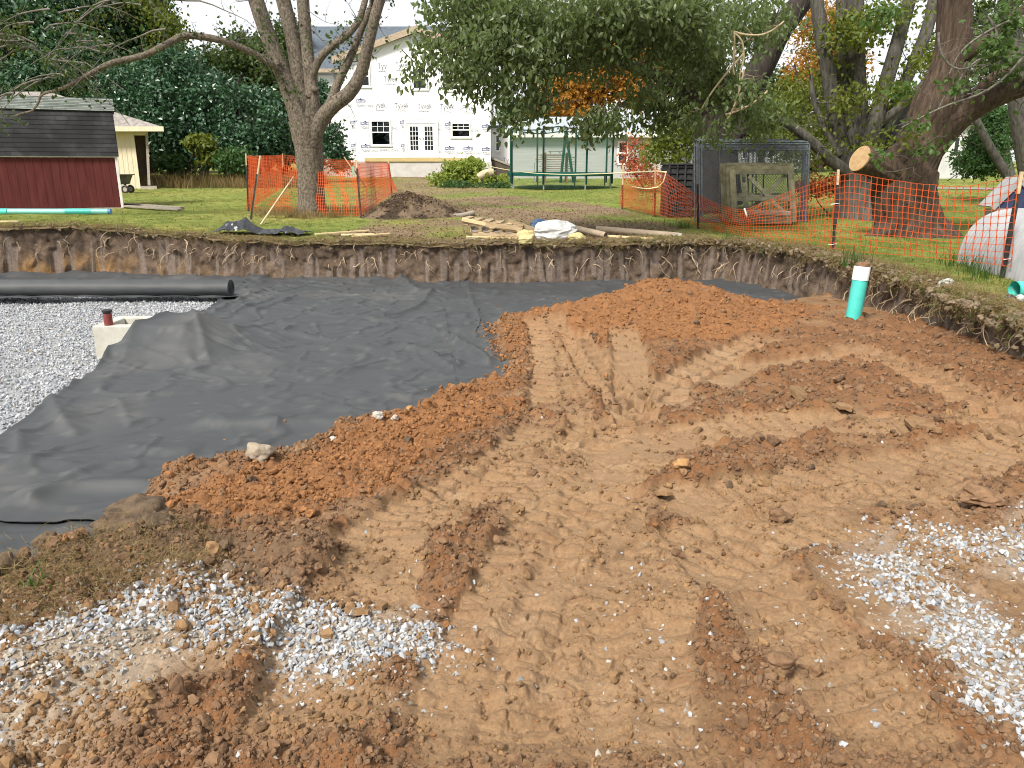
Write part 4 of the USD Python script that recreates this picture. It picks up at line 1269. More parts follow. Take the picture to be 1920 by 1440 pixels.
def plank(label, a, b, w, h, m, group=None, name='plank', cat='plank', up=(0, 0, 1)):
    a, b = V(a), V(b)
    L = np.linalg.norm(b - a)
    t = thing(name, label, cat, group)
    k = barm(a, b, w, h, up, min(w, h) * .12)
    obj('board', k, m, t)
    return t


y_ = pq[1]
plank('long pale plank leaning on the pallets, topmost of the pile', P(866, 411, y_ + .1), P(985, 436, y_ + .15), .10, .07, M_wood2)
plank('wide brown plank sloping down behind the white sack', P(952, 419, y_ + .25), P(1012, 438, y_ + .2), .05, .17, M_wood)
plank('bottom plank in front of the pallets at the pit edge', P(874, 444, y_ - .18), P(996, 448, y_ - .1), .12, .03, M_wood2)
plank('short grey board in the grass in front of the pallets', GL(876, 449) + V([0, 0, .02]), GL(912, 453) + V([0, 0, .02]), .09, .025, M_woodg)
crumple('sack', 1040, 451, 84, 38, M_bagw, 'big crumpled white plastic sack on the pit edge beside the pallets', 'sack', 31, amp=.7)
crumple('cloth', 985, 457, 36, 26, M_bagy, 'yellow cloth draped left of the white sack', 'cloth', 32, amp=1.3)
crumple('cloth', 1078, 452, 42, 16, M_bagy, 'yellow cloth lying at the right foot of the white sack', 'cloth', 33, amp=1.2)
t = crumple('sack', 1013, 440, 40, 29, M_bagb, 'blue plastic sack lying behind the white sack', 'sack', 34, amp=.8)
M_card = mat('cardboard', (.30, .235, .165), (.40, .32, .23), scale=5, rough=.9)
ya = pq[1] + .15
t = thing('cardboard_tube', 'short thick cardboard tube with its dark open end beside the white sack', 'tube')
obj('tube', hollow(P(1136, 441, ya - .1), P(1075, 427, ya + .5), .058, .012), M_card, t, smooth=40)
t = thing('cardboard_tube', 'long cardboard tube lying behind the short thick tube', 'tube')
obj('tube', hollow(P(1272, 442, ya + .35), P(1118, 429, ya + .75), .062, .012), M_card, t, smooth=40)
obj('end_cap', tubem([P(1262, 441, ya + .37), P(1278, 443, ya + .33)], [.066, .06], 20), M_woodg, t, smooth=40)
plank('thin pale batten in front of the long cardboard tube', GL(1130, 445) + V([0, 0, .03]), GL(1226, 451) + V([0, 0, .03]), .05, .04, M_wood2, name='batten', cat='batten')
for k, (a, b, w, lab) in enumerate([((591, 443), (692, 437), .06, 'long upper wooden batten in the grass left of the soil heap'), ((640, 444), (702, 444), .05, 'short middle wooden batten in the grass left of the soil heap'), ((661, 448), (731, 443), .07, 'nearest wooden batten in the grass left of the soil heap')]):
    plank(lab, GL(*a) + V([0, 0, .04]), GL(*b) + V([0, 0, .05]), w, .03, M_wood2, name='batten', cat='batten')
plank('pale batten lying on the grass at the left edge of the pit', GL(-40, 424) + V([0, 0, .09]), GL(38, 424) + V([0, 0, .09]), .06, .03, M_wood2, name='batten', cat='batten')

# crumpled black plastic on the grass
ta, tb = GL(396, 440), GL(568, 444)
tx, ty = np.meshgrid(np.linspace(0, 1, 90), np.linspace(0, 1, 40), indexing='ij')
W_, D_ = tb[0] - ta[0], .75
prof = np.interp(tx, [0, .1, .2, .34, .42, .5, .6, .72, .8, .9, 1], [.02, .10, .19, .23, .12, .03, .06, .05, .13, .05, .03])
hz = prof * (.25 + .9 * np.sin(np.pi * np.clip(ty * 1.15, 0, 1)) * (.6 + .5 * F3(tx * 2, ty * 2, .5, 2, 621))) + np.abs(F3(tx * 2 + ty, ty * 1.5 - tx, .22, 3, 622) - .5) * .28 * (.3 + prof * 4)
px_ = ta[0] + W_ * tx + .12 * (F3(tx, ty, .3, 2, 623) - .5)
py_ = ta[1] + .0 + D_ * ty + .2 * (F3(tx, ty * 0, .25, 2, 624) - .5)
tv = np.stack([px_, py_, lawn_z(px_, py_) + .03 + hz], -1).reshape(-1, 3)
tf_ = grid_faces(90, 40)
M_poly = mat('black_polythene', (.010, .011, .013), (.018, .02, .024), scale=3, rough=.22, spec=.8, bump=.3, bscale=18, bdist=.03)
obj('plastic_sheet', (np.vstack([tv, tv - V([0, 0, .003])]), np.vstack([tf_, tf_[:, ::-1] + len(tv)])), M_poly, smooth=28, label='crumpled shiny black plastic sheet on the grass at the pit edge', cat='plastic sheet')
lump('stone', 448, 440, 18, 12, M_rock, 'tan stone on the grass in front of the crumpled black plastic', 'stone', 516)
lump('stone', 478, 442, 16, 9, M_crumb[3], 'low tan lump of earth in front of the crumpled black plastic', 'stone', 517)

# ------------------------------------------------------------------ soil heap
hc = GL(768, 405)
gxh, gyh = np.meshgrid(np.linspace(-2.0, 2.6, 150), np.linspace(-1.5, 1.6, 110), indexing='ij')
HT = P(750, 360, hc[1])[2] - float(lawn_z(hc[0], hc[1]))
e1_ = np.exp(-((gxh + .25) / .82) ** 2 - (gyh / .75) ** 2) * 1.0 + np.exp(-((gxh - .75) / .85) ** 2 - (gyh / .7) ** 2) * .62
hh_ = HT * e1_ * (.9 + .35 * (F3(gxh, gyh, .5, 3, 631) - .5)) - .10 + (F3(gxh, gyh, .18, 4, 632) - .5) * .16 * np.clip(e1_ * 2, 0, 1) + (F3(gxh, gyh, .06, 3, 633) - .5) * .06
hv = np.stack([gxh + hc[0], gyh + hc[1], lawn_z(gxh + hc[0], gyh + hc[1]) + hh_], -1).reshape(-1, 3)
n2 = F3(gxh, gyh, .3, 4, 634)[..., None]
n3 = F3(gxh, gyh, .07, 3, 635)[..., None]
hcol = .72 * V([.065, .045, .032]) * (.6 + .8 * n3) * (1 - sstep(.4, .6, n2)) + V([.145, .105, .07]) * (.6 + .8 * n3) * sstep(.4, .6, n2)
hf = grid_faces(150, 110)
hf = hf[(hh_.ravel()[hf] > -.07).any(1)]
M_heap = tint_mat('topsoil', scale=40, amount=.4, bump=.9, bscale=60, bdist=.03, rough=.95, rough_wet=.95, spec=.15)
obj('soil_heap', (hv, hf), M_heap, smooth=True, label='heap of dark topsoil between the fenced tree and the pallets', cat='soil heap', attrs={'tint': hcol.reshape(-1, 3), 'wet': np.zeros(len(hv))})
r = rng(640)
sel = r.choice(len(hv), 900, p=np.clip(hh_.ravel() + .02, 0, 1) / np.clip(hh_.ravel() + .02, 0, 1).sum())
scatter('fallen_leaves', leafp, hv[sel] + V([0, 0, .015]), z_quats(r, 900, .4), r.uniform(.05, .10, (900, 1)) * np.ones(3), r.integers(0, 3, 900), label='brown fallen leaves and bark lying on the dark soil heap', cat='leaves')
t = thing('log', 'weathered branch lying at the right foot of the soil heap', 'log')
obj('wood', tubem(spline(V([P(826, 404, hc[1] - .5), P(850, 405, hc[1] - .5), P(888, 399, hc[1] - .3)]), 10), np.linspace(.05, .07, 10), 8), M_woodg, t, smooth=True)

# ------------------------------------------------------------------ barn shed at left
C = GL(231, 391)
RZ = math.radians(26.8)
U2, V2 = V([math.cos(RZ), math.sin(RZ), 0]), V([-math.sin(RZ), math.cos(RZ), 0])
M_red = mat('red_siding', (.080, .018, .017), (.108, .027, .025), scale=3, rough=.75, spec=.15, bump=.2, bscale=60, island=.08, stretch=(4, 4, .6))
M_redlow = mat('mossy_siding', (.085, .055, .028), (.12, .028, .024), scale=5, rough=.8)
M_trim = mat('white_trim', (.62, .61, .58), (.74, .73, .70), scale=6, rough=.6)
M_shb = mat('black_shingle', (.014, .014, .015), (.046, .047, .049), scale=1.3, rough=.85, bump=.5, bscale=200, bdist=.003, island=.22, lo=.42, hi=.72)
M_shg = mat('green_shingle', (.095, .11, .095), (.17, .185, .165), scale=3, rough=.9, bump=.5, bscale=200, bdist=.003, island=.25)
zw = P(218, 295, C[1])[2] - C[2]
kp_ = C + V2 * .30
zk = P(208, 210, kp_[1])[2] - C[2]
rp = C + V2 * .95
zr = P(219, 187, rp[1])[2] - C[2]
LEN = 4.3
t = thing('barn_shed', 'dark red gambrel-roofed garden shed with black shingles and white trim', 'shed', loc=C, rz=RZ)
nb_ = 21
for k in range(nb_):
    x0 = -LEN + k * LEN / nb_
    obj('board', boxm(V([x0 + .003, 0, .04]), V([x0 + LEN / nb_ - .003, .022, zw]), .003), M_red, t)
prof_ = shapely.Polygon([(0.024, .04), (0.024, zw), (.30, zk), (.95, zr), (1.6, zk), (1.876, zw), (1.876, .04)])
gm = trimesh.creation.extrude_polygon(prof_, .03, engine='earcut')
for x in (-LEN, -.03):
    k = gm.copy()
    k.apply_transform(V([[0, 0, 1, x], [1, 0, 0, 0], [0, 1, 0, 0], [0, 0, 0, 1]], ))
    obj('gable_wall', k, M_red, t)
obj('wall', boxm(V([-LEN, 1.877, .04]), V([0, 1.9, zw])), M_red, t)
obj('sill', boxm(V([-LEN, -.004, 0]), V([0, 1.9, .039])), M_woodg, t)
obj('corner_trim', boxm(V([-.045, -.022, .02]), V([.022, -.001, zw - .002]), .004), M_trim, t)
obj('corner_trim', boxm(V([.001, .0, .02]), V([.021, .07, zw - .002]), .004), M_trim, t)
obj('eave_trim', boxm(V([-LEN - .05, -.05, zw]), V([.06, -.012, zw + .07]), .004), M_trim, t)


def roof_face(label, y0, z0, y1, z1, rows, m, wtab, parent, x0, x1, seed):
    """a shingled slope: a deck with single overlapping tabs"""
    d = V([0, y1 - y0, z1 - z0])
    L = np.linalg.norm(d)
    d /= L
    nrm = np.cross(V([1.0, 0, 0]), d)
    rf = obj('roof', barm(V([(x0 + x1) / 2, y0, z0]) - nrm * .012, V([(x0 + x1) / 2, y1, z1]) - nrm * .012, x1 - x0, .02, up=nrm), M_shb, parent, label=label)
    r = rng(seed)
    for i in range(rows):
        e = L / rows
        sft = r.uniform(0, wtab)
        x = x0 - sft
        while x < x1:
            a, b = max(x, x0) + .002, min(x + wtab, x1) - .002
            if b - a > .03:
                up = .004 + r.uniform(0, .003)
                lo, hi = V([0, y0, z0]) + d * (i * e - .01), V([0, y0, z0]) + d * min(L, (i + 1) * e + .02)
                c8 = [V([a, 0, 0]) + lo + nrm * (up + .009), V([b, 0, 0]) + lo + nrm * (up + .009), V([b, 0, 0]) + hi + nrm * .002, V([a, 0, 0]) + hi + nrm * .002]
                c8 += [c8[0] - nrm * .007, c8[1] - nrm * .007, c8[2] - nrm * .0015, c8[3] - nrm * .0015]
                ff_ = V([[0, 1, 2, 3], [4, 7, 6, 5], [0, 4, 5, 1], [1, 5, 6, 2], [3, 2, 6, 7], [0, 3, 7, 4]])
                obj('shingle', (V(c8), ff_), m, rf)
            x += wtab
    return rf


roof_face('steep lower slope of black shingles facing the pit', -.06, zw + .03, .30, zk, 10, M_shb, .305, t, -LEN - .07, .07, 701)
roof_face('shallow upper slope of grey-green shingles facing the pit', .27, zk + .02, .95, zr + .02, 8, M_shg, .305, t, -LEN - .1, .12, 702)
roof_face(None, 1.63, zk + .02, .951, zr + .02, 1, M_shg, 1.4, t, -LEN - .1, .12, 703)
roof_face(None, 1.96, zw + .03, 1.6, zk, 1, M_shb, 1.4, t, -LEN - .07, .07, 704)
# the pipe along its foot
t = thing('long_pipe', 'long teal and pale plastic pipe lying at the foot of the red shed', 'pipe')
pp = [GL(-120, 402), GL(16, 402), GL(18, 402), GL(124, 402), GL(126, 402), GL(172, 402), GL(174, 402), GL(204, 402), GL(209, 402)]
for a, b, m, rad in ((0, 1, M_teal, .078), (1, 3, M_teal2, .07), (3, 5, M_teal, .078), (5, 7, M_teal2, .07), (7, 8, M_bluep, .072)):
    obj('pipe_length', tubem([pp[a] + V([0, 0, .075]), pp[b] + V([0, 0, .075])], rad, 20), m, t, smooth=40)
# weathered boards lying right of the shed
for k, (a, b) in enumerate([((236, 387), (342, 392)), ((236, 391), (338, 396))]):
    plank(['rear weathered plank of the pair lying right of the red shed', 'front weathered plank of the pair lying right of the red shed'][k], GL(*a) + V([0, 0, .07 - .0 * k]), GL(*b) + V([0, 0, .04]), .17, .05, M_woodg)
# spreader cart
cq = GL(232, 362)
t = thing('wheel_cart', 'small black wheeled hopper cart parked beside the red shed', 'cart')
w1 = P(243, 341, cq[1])
hp = P(233, 336, cq[1])
s_ = cq[1] / FPX
obj('hopper', trimesh.convex.convex_hull(V([hp + V([x * s_, y, z * s_]) for x, y, z in ((-13, -.25, 8), (11, -.25, 8), (11, .25, 8), (-13, .25, 8), (-6, -.15, -9), (5, -.15, -9), (5, .15, -9), (-6, .15, -9))])), M_blackp, t)
obj('rim', MB().bar(hp + V([-14 * s_, -.27, 8 * s_]), hp + V([13 * s_, -.27, 8 * s_]), .03).bar(hp + V([-14 * s_, .27, 8 * s_]), hp + V([13 * s_, .27, 8 * s_]), .03).bar(hp + V([13 * s_, -.285, 8 * s_]), hp + V([13 * s_, .285, 8 * s_]), .034).get(), M_blackp, t)
wc = V([P(240, 356, cq[1])[0], cq[1], cq[2] + .15])
for yy_ in (-.22, .22):
    k = trimesh.creation.torus(.115, .04, 24, 10)
    k.apply_transform(TR(wc + V([0, yy_, 0]), 0, math.pi / 2))
    wl_ = obj('wheel', k, M_blackp, t, smooth=True)
    k = trimesh.creation.cylinder(.08, .04, sections=16)
    k.apply_transform(TR(wc + V([0, yy_, 0]), 0, math.pi / 2))
    obj('rim', k, M_woodg, wl_)
obj('frame', MB().bar(wc + V([0, -.22, 0]), wc + V([0, .22, 0]), .03).bar(wc, hp - V([0, 0, 8 * s_]), .035).bar(hp - V([0, 0, 8 * s_]), hp + V([-9 * s_, 0, -22 * s_]), .03).get(), M_blackp, t)

# ------------------------------------------------------------------ cream outbuilding behind the shed
oy = 34.0
oq = P(258, 346, oy)
oq[2] = float(lawn_z(oq[0], oy))
M_cream = mat('cream_siding', (.50, .43, .30), (.58, .51, .38), scale=4, rough=.8, bump=.2, bscale=40, stretch=(5, 5, .5))
M_oroof = mat('brown_shingle', (.17, .15, .135), (.27, .25, .23), scale=6, rough=.9, bump=.6, bscale=30, bdist=.01)
plain_obj = obj


def obj(name, mesh, *a, **k):                     # this building stands askew: its sides run along the line of its ridge
    m = mesh.copy()
    m.vertices = np.array(m.vertices) - np.outer(np.array(m.vertices)[:, 1] - oy, V([.46, 0, 0]))
    return plain_obj(name, m, *a, **k)


t = thing('outbuilding', 'cream outbuilding with hipped shingle roof and open porch behind the shed', 'building')
zt = P(255, 243, oy)[2]
xl_, xr_ = P(20, 300, oy)[0], P(257, 300, oy)[0]
xp = P(279, 300, oy)[0]
obj('wall', boxm(V([xl_, oy, oq[2] - .1]), V([xr_, oy + .12, zt])), M_cream, t)
for k in range(26):
    x = xr_ - .02 - k * .2
    obj('batten', boxm(V([x - .015, oy - .012, oq[2]]), V([x + .015, oy - .001, zt - .03])), M_cream, t)
obj('wall', boxm(V([xr_ - .12, oy + .121, oq[2] - .1]), V([xr_, oy + 2.6, zt])), M_cream, t)
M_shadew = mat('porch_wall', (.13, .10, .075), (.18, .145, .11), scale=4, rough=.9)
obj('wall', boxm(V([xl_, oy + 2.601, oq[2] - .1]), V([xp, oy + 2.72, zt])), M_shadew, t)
obj('porch_post', barm(P(279, 343, oy) - V([0, 0, .1]), P(275, 252, oy), .11, .11, up=(0, 1, 0)), M_woodg, t)
obj('porch_post', barm(P(279, 343, oy) + V([0, 2.5, -.1]), P(275, 252, oy) + V([0, 2.5, 0]), .11, .11, up=(0, 1, 0)), M_woodg, t)
obj('porch_beam', barm(V([xr_, oy + .06, P(262, 249, oy)[2]]), V([xp + .1, oy + .06, P(262, 249, oy)[2]]), .10, .2), M_cream, t)
obj('porch_floor', boxm(V([xr_, oy - .2, oq[2] - .1]), V([xp + .2, oy + 2.6, oq[2] + .10])), M_woodg, t)
FLr, FRr = P(-60, 232, oy - .55), P(294, 238, oy - .55)
FLr[2] = FRr[2]
BKd = 3.6
ap1, ap2 = P(52, 172, oy + 1.2), P(115, 172, oy + 1.2)
rf = obj('roof', trimesh.convex.convex_hull(V([FLr, FRr, FRr + V([0, BKd, 0]), FLr + V([0, BKd, 0]), ap1, ap2])), M_oroof, t)
obj('fascia', boxm(V([FLr[0], oy - .58, FRr[2] - .17]), V([FRr[0] + .02, oy - .545, FRr[2] + .02])), M_cream, t)
obj('fascia', boxm(V([FRr[0] - .01, oy - .544, FRr[2] - .17]), V([FRr[0] + .02, oy - .55 + BKd, FRr[2] + .02])), M_cream, t)
obj('soffit', boxm(V([FLr[0] + .02, oy - .543, FRr[2] - .16]), V([FRr[0] - .02, oy - .05, FRr[2] - .13])), M_cream, t)
obj = plain_obj

# ------------------------------------------------------------------ white house wrapped in sheeting
YH = 48.0
H_ = lambda px, py, y=YH: P(px, py, y)
M_wrap = mat('house_wrap', (.80, .80, .82), (.86, .86, .87), scale=1.2, rough=.55, bump=.25, bscale=1.6, bdist=.05, detail=3)
M_found = mat('foundation', (.40, .385, .36), (.50, .48, .45), scale=2, rough=.9, bump=.2, bscale=20)
M_slate = mat('blue_grey_shingle', (.060, .078, .098), (.105, .125, .15), scale=9, rough=.9, bump=.7, bscale=14, bdist=.02, stretch=(1, 1, 3))
M_osb = mat('raw_sheathing', (.30, .23, .16), (.40, .32, .24), scale=8, rough=.8)
M_ledger = mat('treated_board', (.40, .31, .14), (.48, .38, .19), scale=4, rough=.8, stretch=(.5, 4, 4))
M_vinyl = mat('white_vinyl', (.78, .78, .78), (.83, .83, .83), scale=5, rough=.4)
M_tape = mat('flashing_tape', (.42, .42, .43), (.62, .62, .62), scale=5, rough=.6)
M_greytxt = mat('grey_print', (.20, .205, .22), rough=.7)
M_navy = mat('navy_print', (.03, .045, .14), rough=.7)
M_whitetxt = mat('white_print', (.80, .80, .82), rough=.7)
LOOKS['pane'] = usdkit.material(stage, '/World/Looks/pane', {'t': ('transparent_bsdf', {'color': (.55, .6, .6)}), 'g': ('glossy_bsdf', {'roughness': .03, 'color': (.9, .95, 1)}), 'f': ('fresnel', {'IOR': 1.5}), 'm': ('mix_closure', {})}, [('f.fac', 'm.fac'), ('t.BSDF', 'm.closure1'), ('g.BSDF', 'm.closure2')], surface='m.closure')
M_pane = LOOKS['pane']
M_dark = mat('dark_interior', (.018, .019, .022), (.03, .03, .034), scale=2, rough=.9)
house = thing('wrapped_house', 'two-storey house wrapped in printed white sheeting with slate roof', 'house')
x0h, x1h = H_(647, 302)[0], H_(920, 302)[0]
zb, ze = H_(780, 303)[2], H_(645, 110)[2]
pk = H_(784, 57)
zg = float(lawn_z(0, YH)) - .3
wall_poly = shapely.Polygon([(x0h, zb), (x1h, zb), (x1h, ze), (pk[0], pk[2] - .12), (x0h, ze)])
openings = []


def xz(mesh, y):
    """a mesh drawn in x and z, its thickness towards the viewer from the plane y"""
    m = mesh.copy()
    m.apply_transform(V([[1, 0, 0, 0], [0, 0, -1, y], [0, 1, 0, 0], [0, 0, 0, 1.0]]))
    return m


def win(px0, py0, px1, py1, y, grid=(3, 2), parent=house, lower=.52, tape=True):
    """a sash window with its trim, muntins, panes"""
    a, b = P(px0, py1, y), P(px1, py0, y)
    xa, xb, za, zc = a[0], b[0], a[2], b[2]
    fw = .085
    openings.append((xa + fw * .5, za + fw * .5, xb - fw * .5, zc - fw * .5))
    m = MB()
    for lo, hi in (((xa, za), (xa + fw, zc)), ((xb - fw, za), (xb, zc)), ((xa + fw, za), (xb - fw, za + fw)), ((xa + fw, zc - fw), (xb - fw, zc))):
        m.box(V([lo[0], y - .05, lo[1]]), V([hi[0], y + .06, hi[1]]))
    w = obj('window', m.get(), M_vinyl, parent)
    zm = za + (zc - za) * lower
    m = MB().box(V([xa + fw, y - .02, zm - .03]), V([xb - fw, y + .04, zm + .03]))
    iw, ih = xb - xa - 2 * fw, zc - fw - zm - .03
    for k in range(1, grid[0]):
        x = xa + fw + iw * k / grid[0]
        m.box(V([x - .014, y - .005, zm + .03]), V([x + .014, y + .03, zc - fw]))
    for k in range(1, grid[1]):
        z = zm + .03 + ih * k / grid[1]
        m.box(V([xa + fw, y - .006, z - .014]), V([xb - fw, y + .029, z + .014]))
    obj('muntin', m.get(), M_vinyl, w)
    obj('pane', boxm(V([xa + fw, y + .041, zm + .03]), V([xb - fw, y + .046, zc - fw])), M_pane, w)
    obj('pane', boxm(V([xa + fw, y + .041, za + fw]), V([xb - fw, y + .046, zm - .03])), M_pane, w)
    obj('interior', boxm(V([xa + .02, y + .5, za + .02]), V([xb - .02, y + .52, zc - .02])), M_dark, w)
    obj('sill', boxm(V([xa - .04, y - .075, za - .05]), V([xb + .04, y - .002, za - .001])), M_vinyl, w)
    if tape:
        for lo, hi in (((xa - .13, za - .16), (xa - .001, zc + .1)), ((xb + .001, za - .16), (xb + .13, zc + .1))):
            obj('flashing', boxm(V([lo[0], y - .006, lo[1]]), V([hi[0], y - .0015, hi[1]])), M_tape, w)


YW = YH
win(696, 225, 732, 273, YW)
win(846, 229, 882, 258, YW, grid=(3, 2), lower=.5)
win(667, 124, 693, 163, YW, grid=(3, 2))
win(773, 126, 800, 168, YW, grid=(3, 2))
win(834, 130, 860, 170, YW, grid=(3, 2))
# french door
a, b = H_(760, 293), H_(821, 227)
openings.append((a[0] + .06, a[2] - .02, b[0] - .06, b[2] - .06))
m = MB()
for lo, hi in (((a[0], a[2]), (a[0] + .13, b[2])), ((b[0] - .13, a[2]), (b[0], b[2])), ((a[0] + .13, b[2] - .13), (b[0] - .13, b[2]))):
    m.box(V([lo[0], YH - .05, lo[1]]), V([hi[0], YH + .06, hi[1]]))
door = obj('door', m.get(), M_vinyl, house, label='double glazed french door with white frame')
xm = (a[0] + b[0]) / 2
for s in (-1, 1):
    xa, xb = (a[0] + .135, xm - .004) if s < 0 else (xm + .004, b[0] - .135)
    st = .19
    z0, z1 = a[2] + .02, b[2] - .14
    m = MB()
    gz0, gz1 = z0 + .33, z1 - .16
    for lo, hi in (((xa, z0), (xa + st, z1)), ((xb - st, z0), (xb, z1)), ((xa + st, z0), (xb - st, gz0)), ((xa + st, gz1), (xb - st, z1))):
        m.box(V([lo[0], YH - .01, lo[1]]), V([hi[0], YH + .035, hi[1]]))
    for k in (1, 2):
        x = xa + st + (xb - xa - 2 * st) * k / 3
        m.box(V([x - .013, YH - .004, gz0]), V([x + .013, YH + .03, gz1]))
    for k in range(1, 5):
        z = gz0 + (gz1 - gz0) * k / 5
        m.box(V([xa + st, YH - .005, z - .013]), V([xb - st, YH + .029, z + .013]))
    obj('leaf', m.get(), M_vinyl, door)
    obj('pane', boxm(V([xa + st, YH + .031, gz0]), V([xb - st, YH + .034, gz1])), M_pane, door)
    obj('knob', trimesh.creation.icosphere(2, .04).apply_translation((xm + s * .1, YH - .05, z0 + 1.0)), M_woodg, door)
obj('interior', boxm(V([a[0] + .1, YH + .6, a[2]]), V([b[0] - .1, YH + .62, b[2]])), M_dark, door)
obj('sill', boxm(V([a[0] - .05, YH - .1, a[2] - .07]), V([b[0] + .05, YH - .002, a[2] - .001])), M_vinyl, door)
for lo, hi in (((a[0] - .12, a[2] - .05), (a[0] - .001, b[2] + .12)), ((b[0] + .001, a[2] - .05), (b[0] + .12, b[2] + .12)), ((a[0], b[2] + .001), (b[0], b[2] + .12))):
    obj('flashing', boxm(V([lo[0], YH - .006, lo[1]]), V([hi[0], YH - .0015, hi[1]])), M_tape, door)
shell = wall_poly.difference(shapely.union_all([shapely.box(*o) for o in openings]))
wallm = trimesh.creation.extrude_polygon(shell, .2, engine='earcut')
front = obj('wall', xz(wallm, YH + .2), M_wrap, house)
obj('wall', boxm(V([x1h - .2, YH + .201, zb]), V([x1h, YH + 9, ze])), M_wrap, house)
obj('wall', boxm(V([x0h, YH + .201, zb]), V([x0h + .2, YH + 9, ze])), M_wrap, house)
obj('foundation', boxm(V([x0h - .05, YH - .02, zg]), V([x1h + .05, YH + 9, zb - .002])), M_found, house)
lb0, lb1 = H_(684, 303, YH - .05), H_(896, 296, YH - .05)
obj('ledger_board', boxm(V([lb0[0], YH - .09, lb0[2]]), V([lb1[0], YH - .025, lb1[2] + .02]), .004), M_ledger, house)
# gable roof, front rakes of raw wood
ev_l, ev_r = V([x0h - .35, ze - .10]), V([x1h + .35, ze - .10])
for e, nm in ((ev_l, 'left'), (ev_r, 'right')):
    pl = V([pk[0], pk[2] + .06])
    th = .16
    q4 = shapely.Polygon([(e[0], e[1]), (pl[0], pl[1]), (pl[0], pl[1] + th), (e[0], e[1] + th)])
    k = trimesh.creation.extrude_polygon(q4, 9.4, engine='earcut')
    k = xz(k, YH + 9.05)
    obj('roof', k, M_slate, house)
    q4 = shapely.Polygon([(e[0], e[1] - .18), (pl[0], pl[1] - .18), (pl[0], pl[1] + th + .01), (e[0], e[1] + th + .01)])
    obj('rake_board', xz(trimesh.creation.extrude_polygon(q4, .04, engine='earcut'), YH - .352), M_osb, house)
# the wing behind, its roof sloping to the viewer
YWg = 50.0
zev = P(606, 127, YWg)[2]
xwl, xwr = P(556, 200, YWg)[0], x0h + .05
obj('wing_wall', boxm(V([xwl, YWg, zb]), V([xwr - .06, YWg + .2, zev])), M_wrap, house)
obj('wing_wall', boxm(V([xwl, YWg + .201, zb]), V([xwl + .2, YWg + 9, zev])), M_wrap, house)
obj('foundation', boxm(V([xwl, YWg - .02, zg]), V([x0h - .06, YWg + 9, zb - .002])), M_found, house)
rl, rr2 = P(548, 44, 54.5), P(812, 58.5, 57.0)
rr2[2] = min(rr2[2], rl[2])
rl[2] = rr2[2] = max(P(580, 47, 54.5)[2], 0)
el, er = P(548, 129, YWg - .5), P(812, 129, YWg - .5)
wr = V([el, er, [rr2[0] + 3, 55, rl[2]], [rl[0], 55, rl[2]]])
slab = np.vstack([wr, wr - V([0, 0, .18])])
obj('wing_roof', (slab, V([[0, 1, 2, 3], [7, 6, 5, 4], [0, 4, 5, 1], [1, 5, 6, 2], [2, 6, 7, 3], [3, 7, 4, 0]])), M_slate, house)
obj('wing_fascia', boxm(V([el[0], YWg - .54, el[2] - .2]), V([x0h - .36, YWg - .50, el[2] + .01])), M_osb, house)
win(599, 141, 625, 180, YWg, grid=(3, 2))
# lower extension to the right
YX = 49.5
xe0, xe1 = x1h + .01, P(958, 270, YX)[0]
zex = P(940, 240, YX)[2]
obj('extension_wall', boxm(V([xe0, YX, zg]), V([xe1, YX + 4, zex])), M_wrap, house)
win(928, 252, 938, 284, YX - .06, grid=(1, 1), tape=False)
obj('extension_roof', boxm(V([xe0, YX - .3, zex]), V([xe1 + .3, YX + 4.3, zex + .15])), M_slate, house)
hz0, hz1 = P(921, 294, YH + .2), P(968, 312, YH + .2)
k = trimesh.convex.convex_hull(V([[hz0[0], YH + .3, hz0[2]], [hz0[0], YH + 1.4, hz0[2]], [hz1[0], YH + .3, hz1[2]], [hz1[0], YH + 1.4, hz1[2]], [hz0[0], YH + .3, hz0[2] - .12], [hz1[0], YH + .3, hz1[2] - .12], [hz0[0], YH + 1.4, hz0[2] - .12], [hz1[0], YH + 1.4, hz1[2] - .12]]))
t = thing('cellar_hatch', 'brown sloping cellar hatch against the right side of the white house', 'cellar hatch')
obj('lid', k, M_woodg, t)
obj('cheek', trimesh.creation.extrude_polygon(shapely.Polygon([(hz0[0], zg), (hz1[0], zg), (hz1[0], hz1[2] - .13), (hz0[0], hz0[2] - .13)]), .06, engine='earcut').apply_transform(V([[1, 0, 0, 0], [0, 0, -1, YH + .42], [0, 1, 0, 0], [0, 0, 0, 1.0]])), mat('dark_timber', (.06, .045, .035), (.09, .07, .055), rough=.9), t)

# printing on the sheeting
_txt = {}


def word(s, h, bold=False):
    if (s, bold) not in _txt:
        _txt[(s, bold)] = meshkit.text_mesh(s, 1.0, .01, bold)
    m = _txt[(s, bold)].copy()
    v = np.array(m.vertices)
    w = v[:, 0].max()
    v *= V([h, h, .3])
    return trimesh.Trimesh(v, m.faces, process=False), w * h


def put(m, px, py, y, dx=0.0):
    q = P(px, py, y)
    k = m.copy()
    k.apply_translation((dx, 0, 0))
    k = xz(k, 0)
    k.apply_translation((q[0], y - .004, q[2]))
    return k


def word_at(s, px, py, hpx, m, parent=front, y=YH, bold=False, wpx=None):
    k, w = word(s, hpx * y * .962 / FPX, bold)
    if wpx:
        k.apply_scale([wpx * y * .962 / FPX / w, 1, 1])
    return obj('lettering', put(k, px, py, y), m, parent)


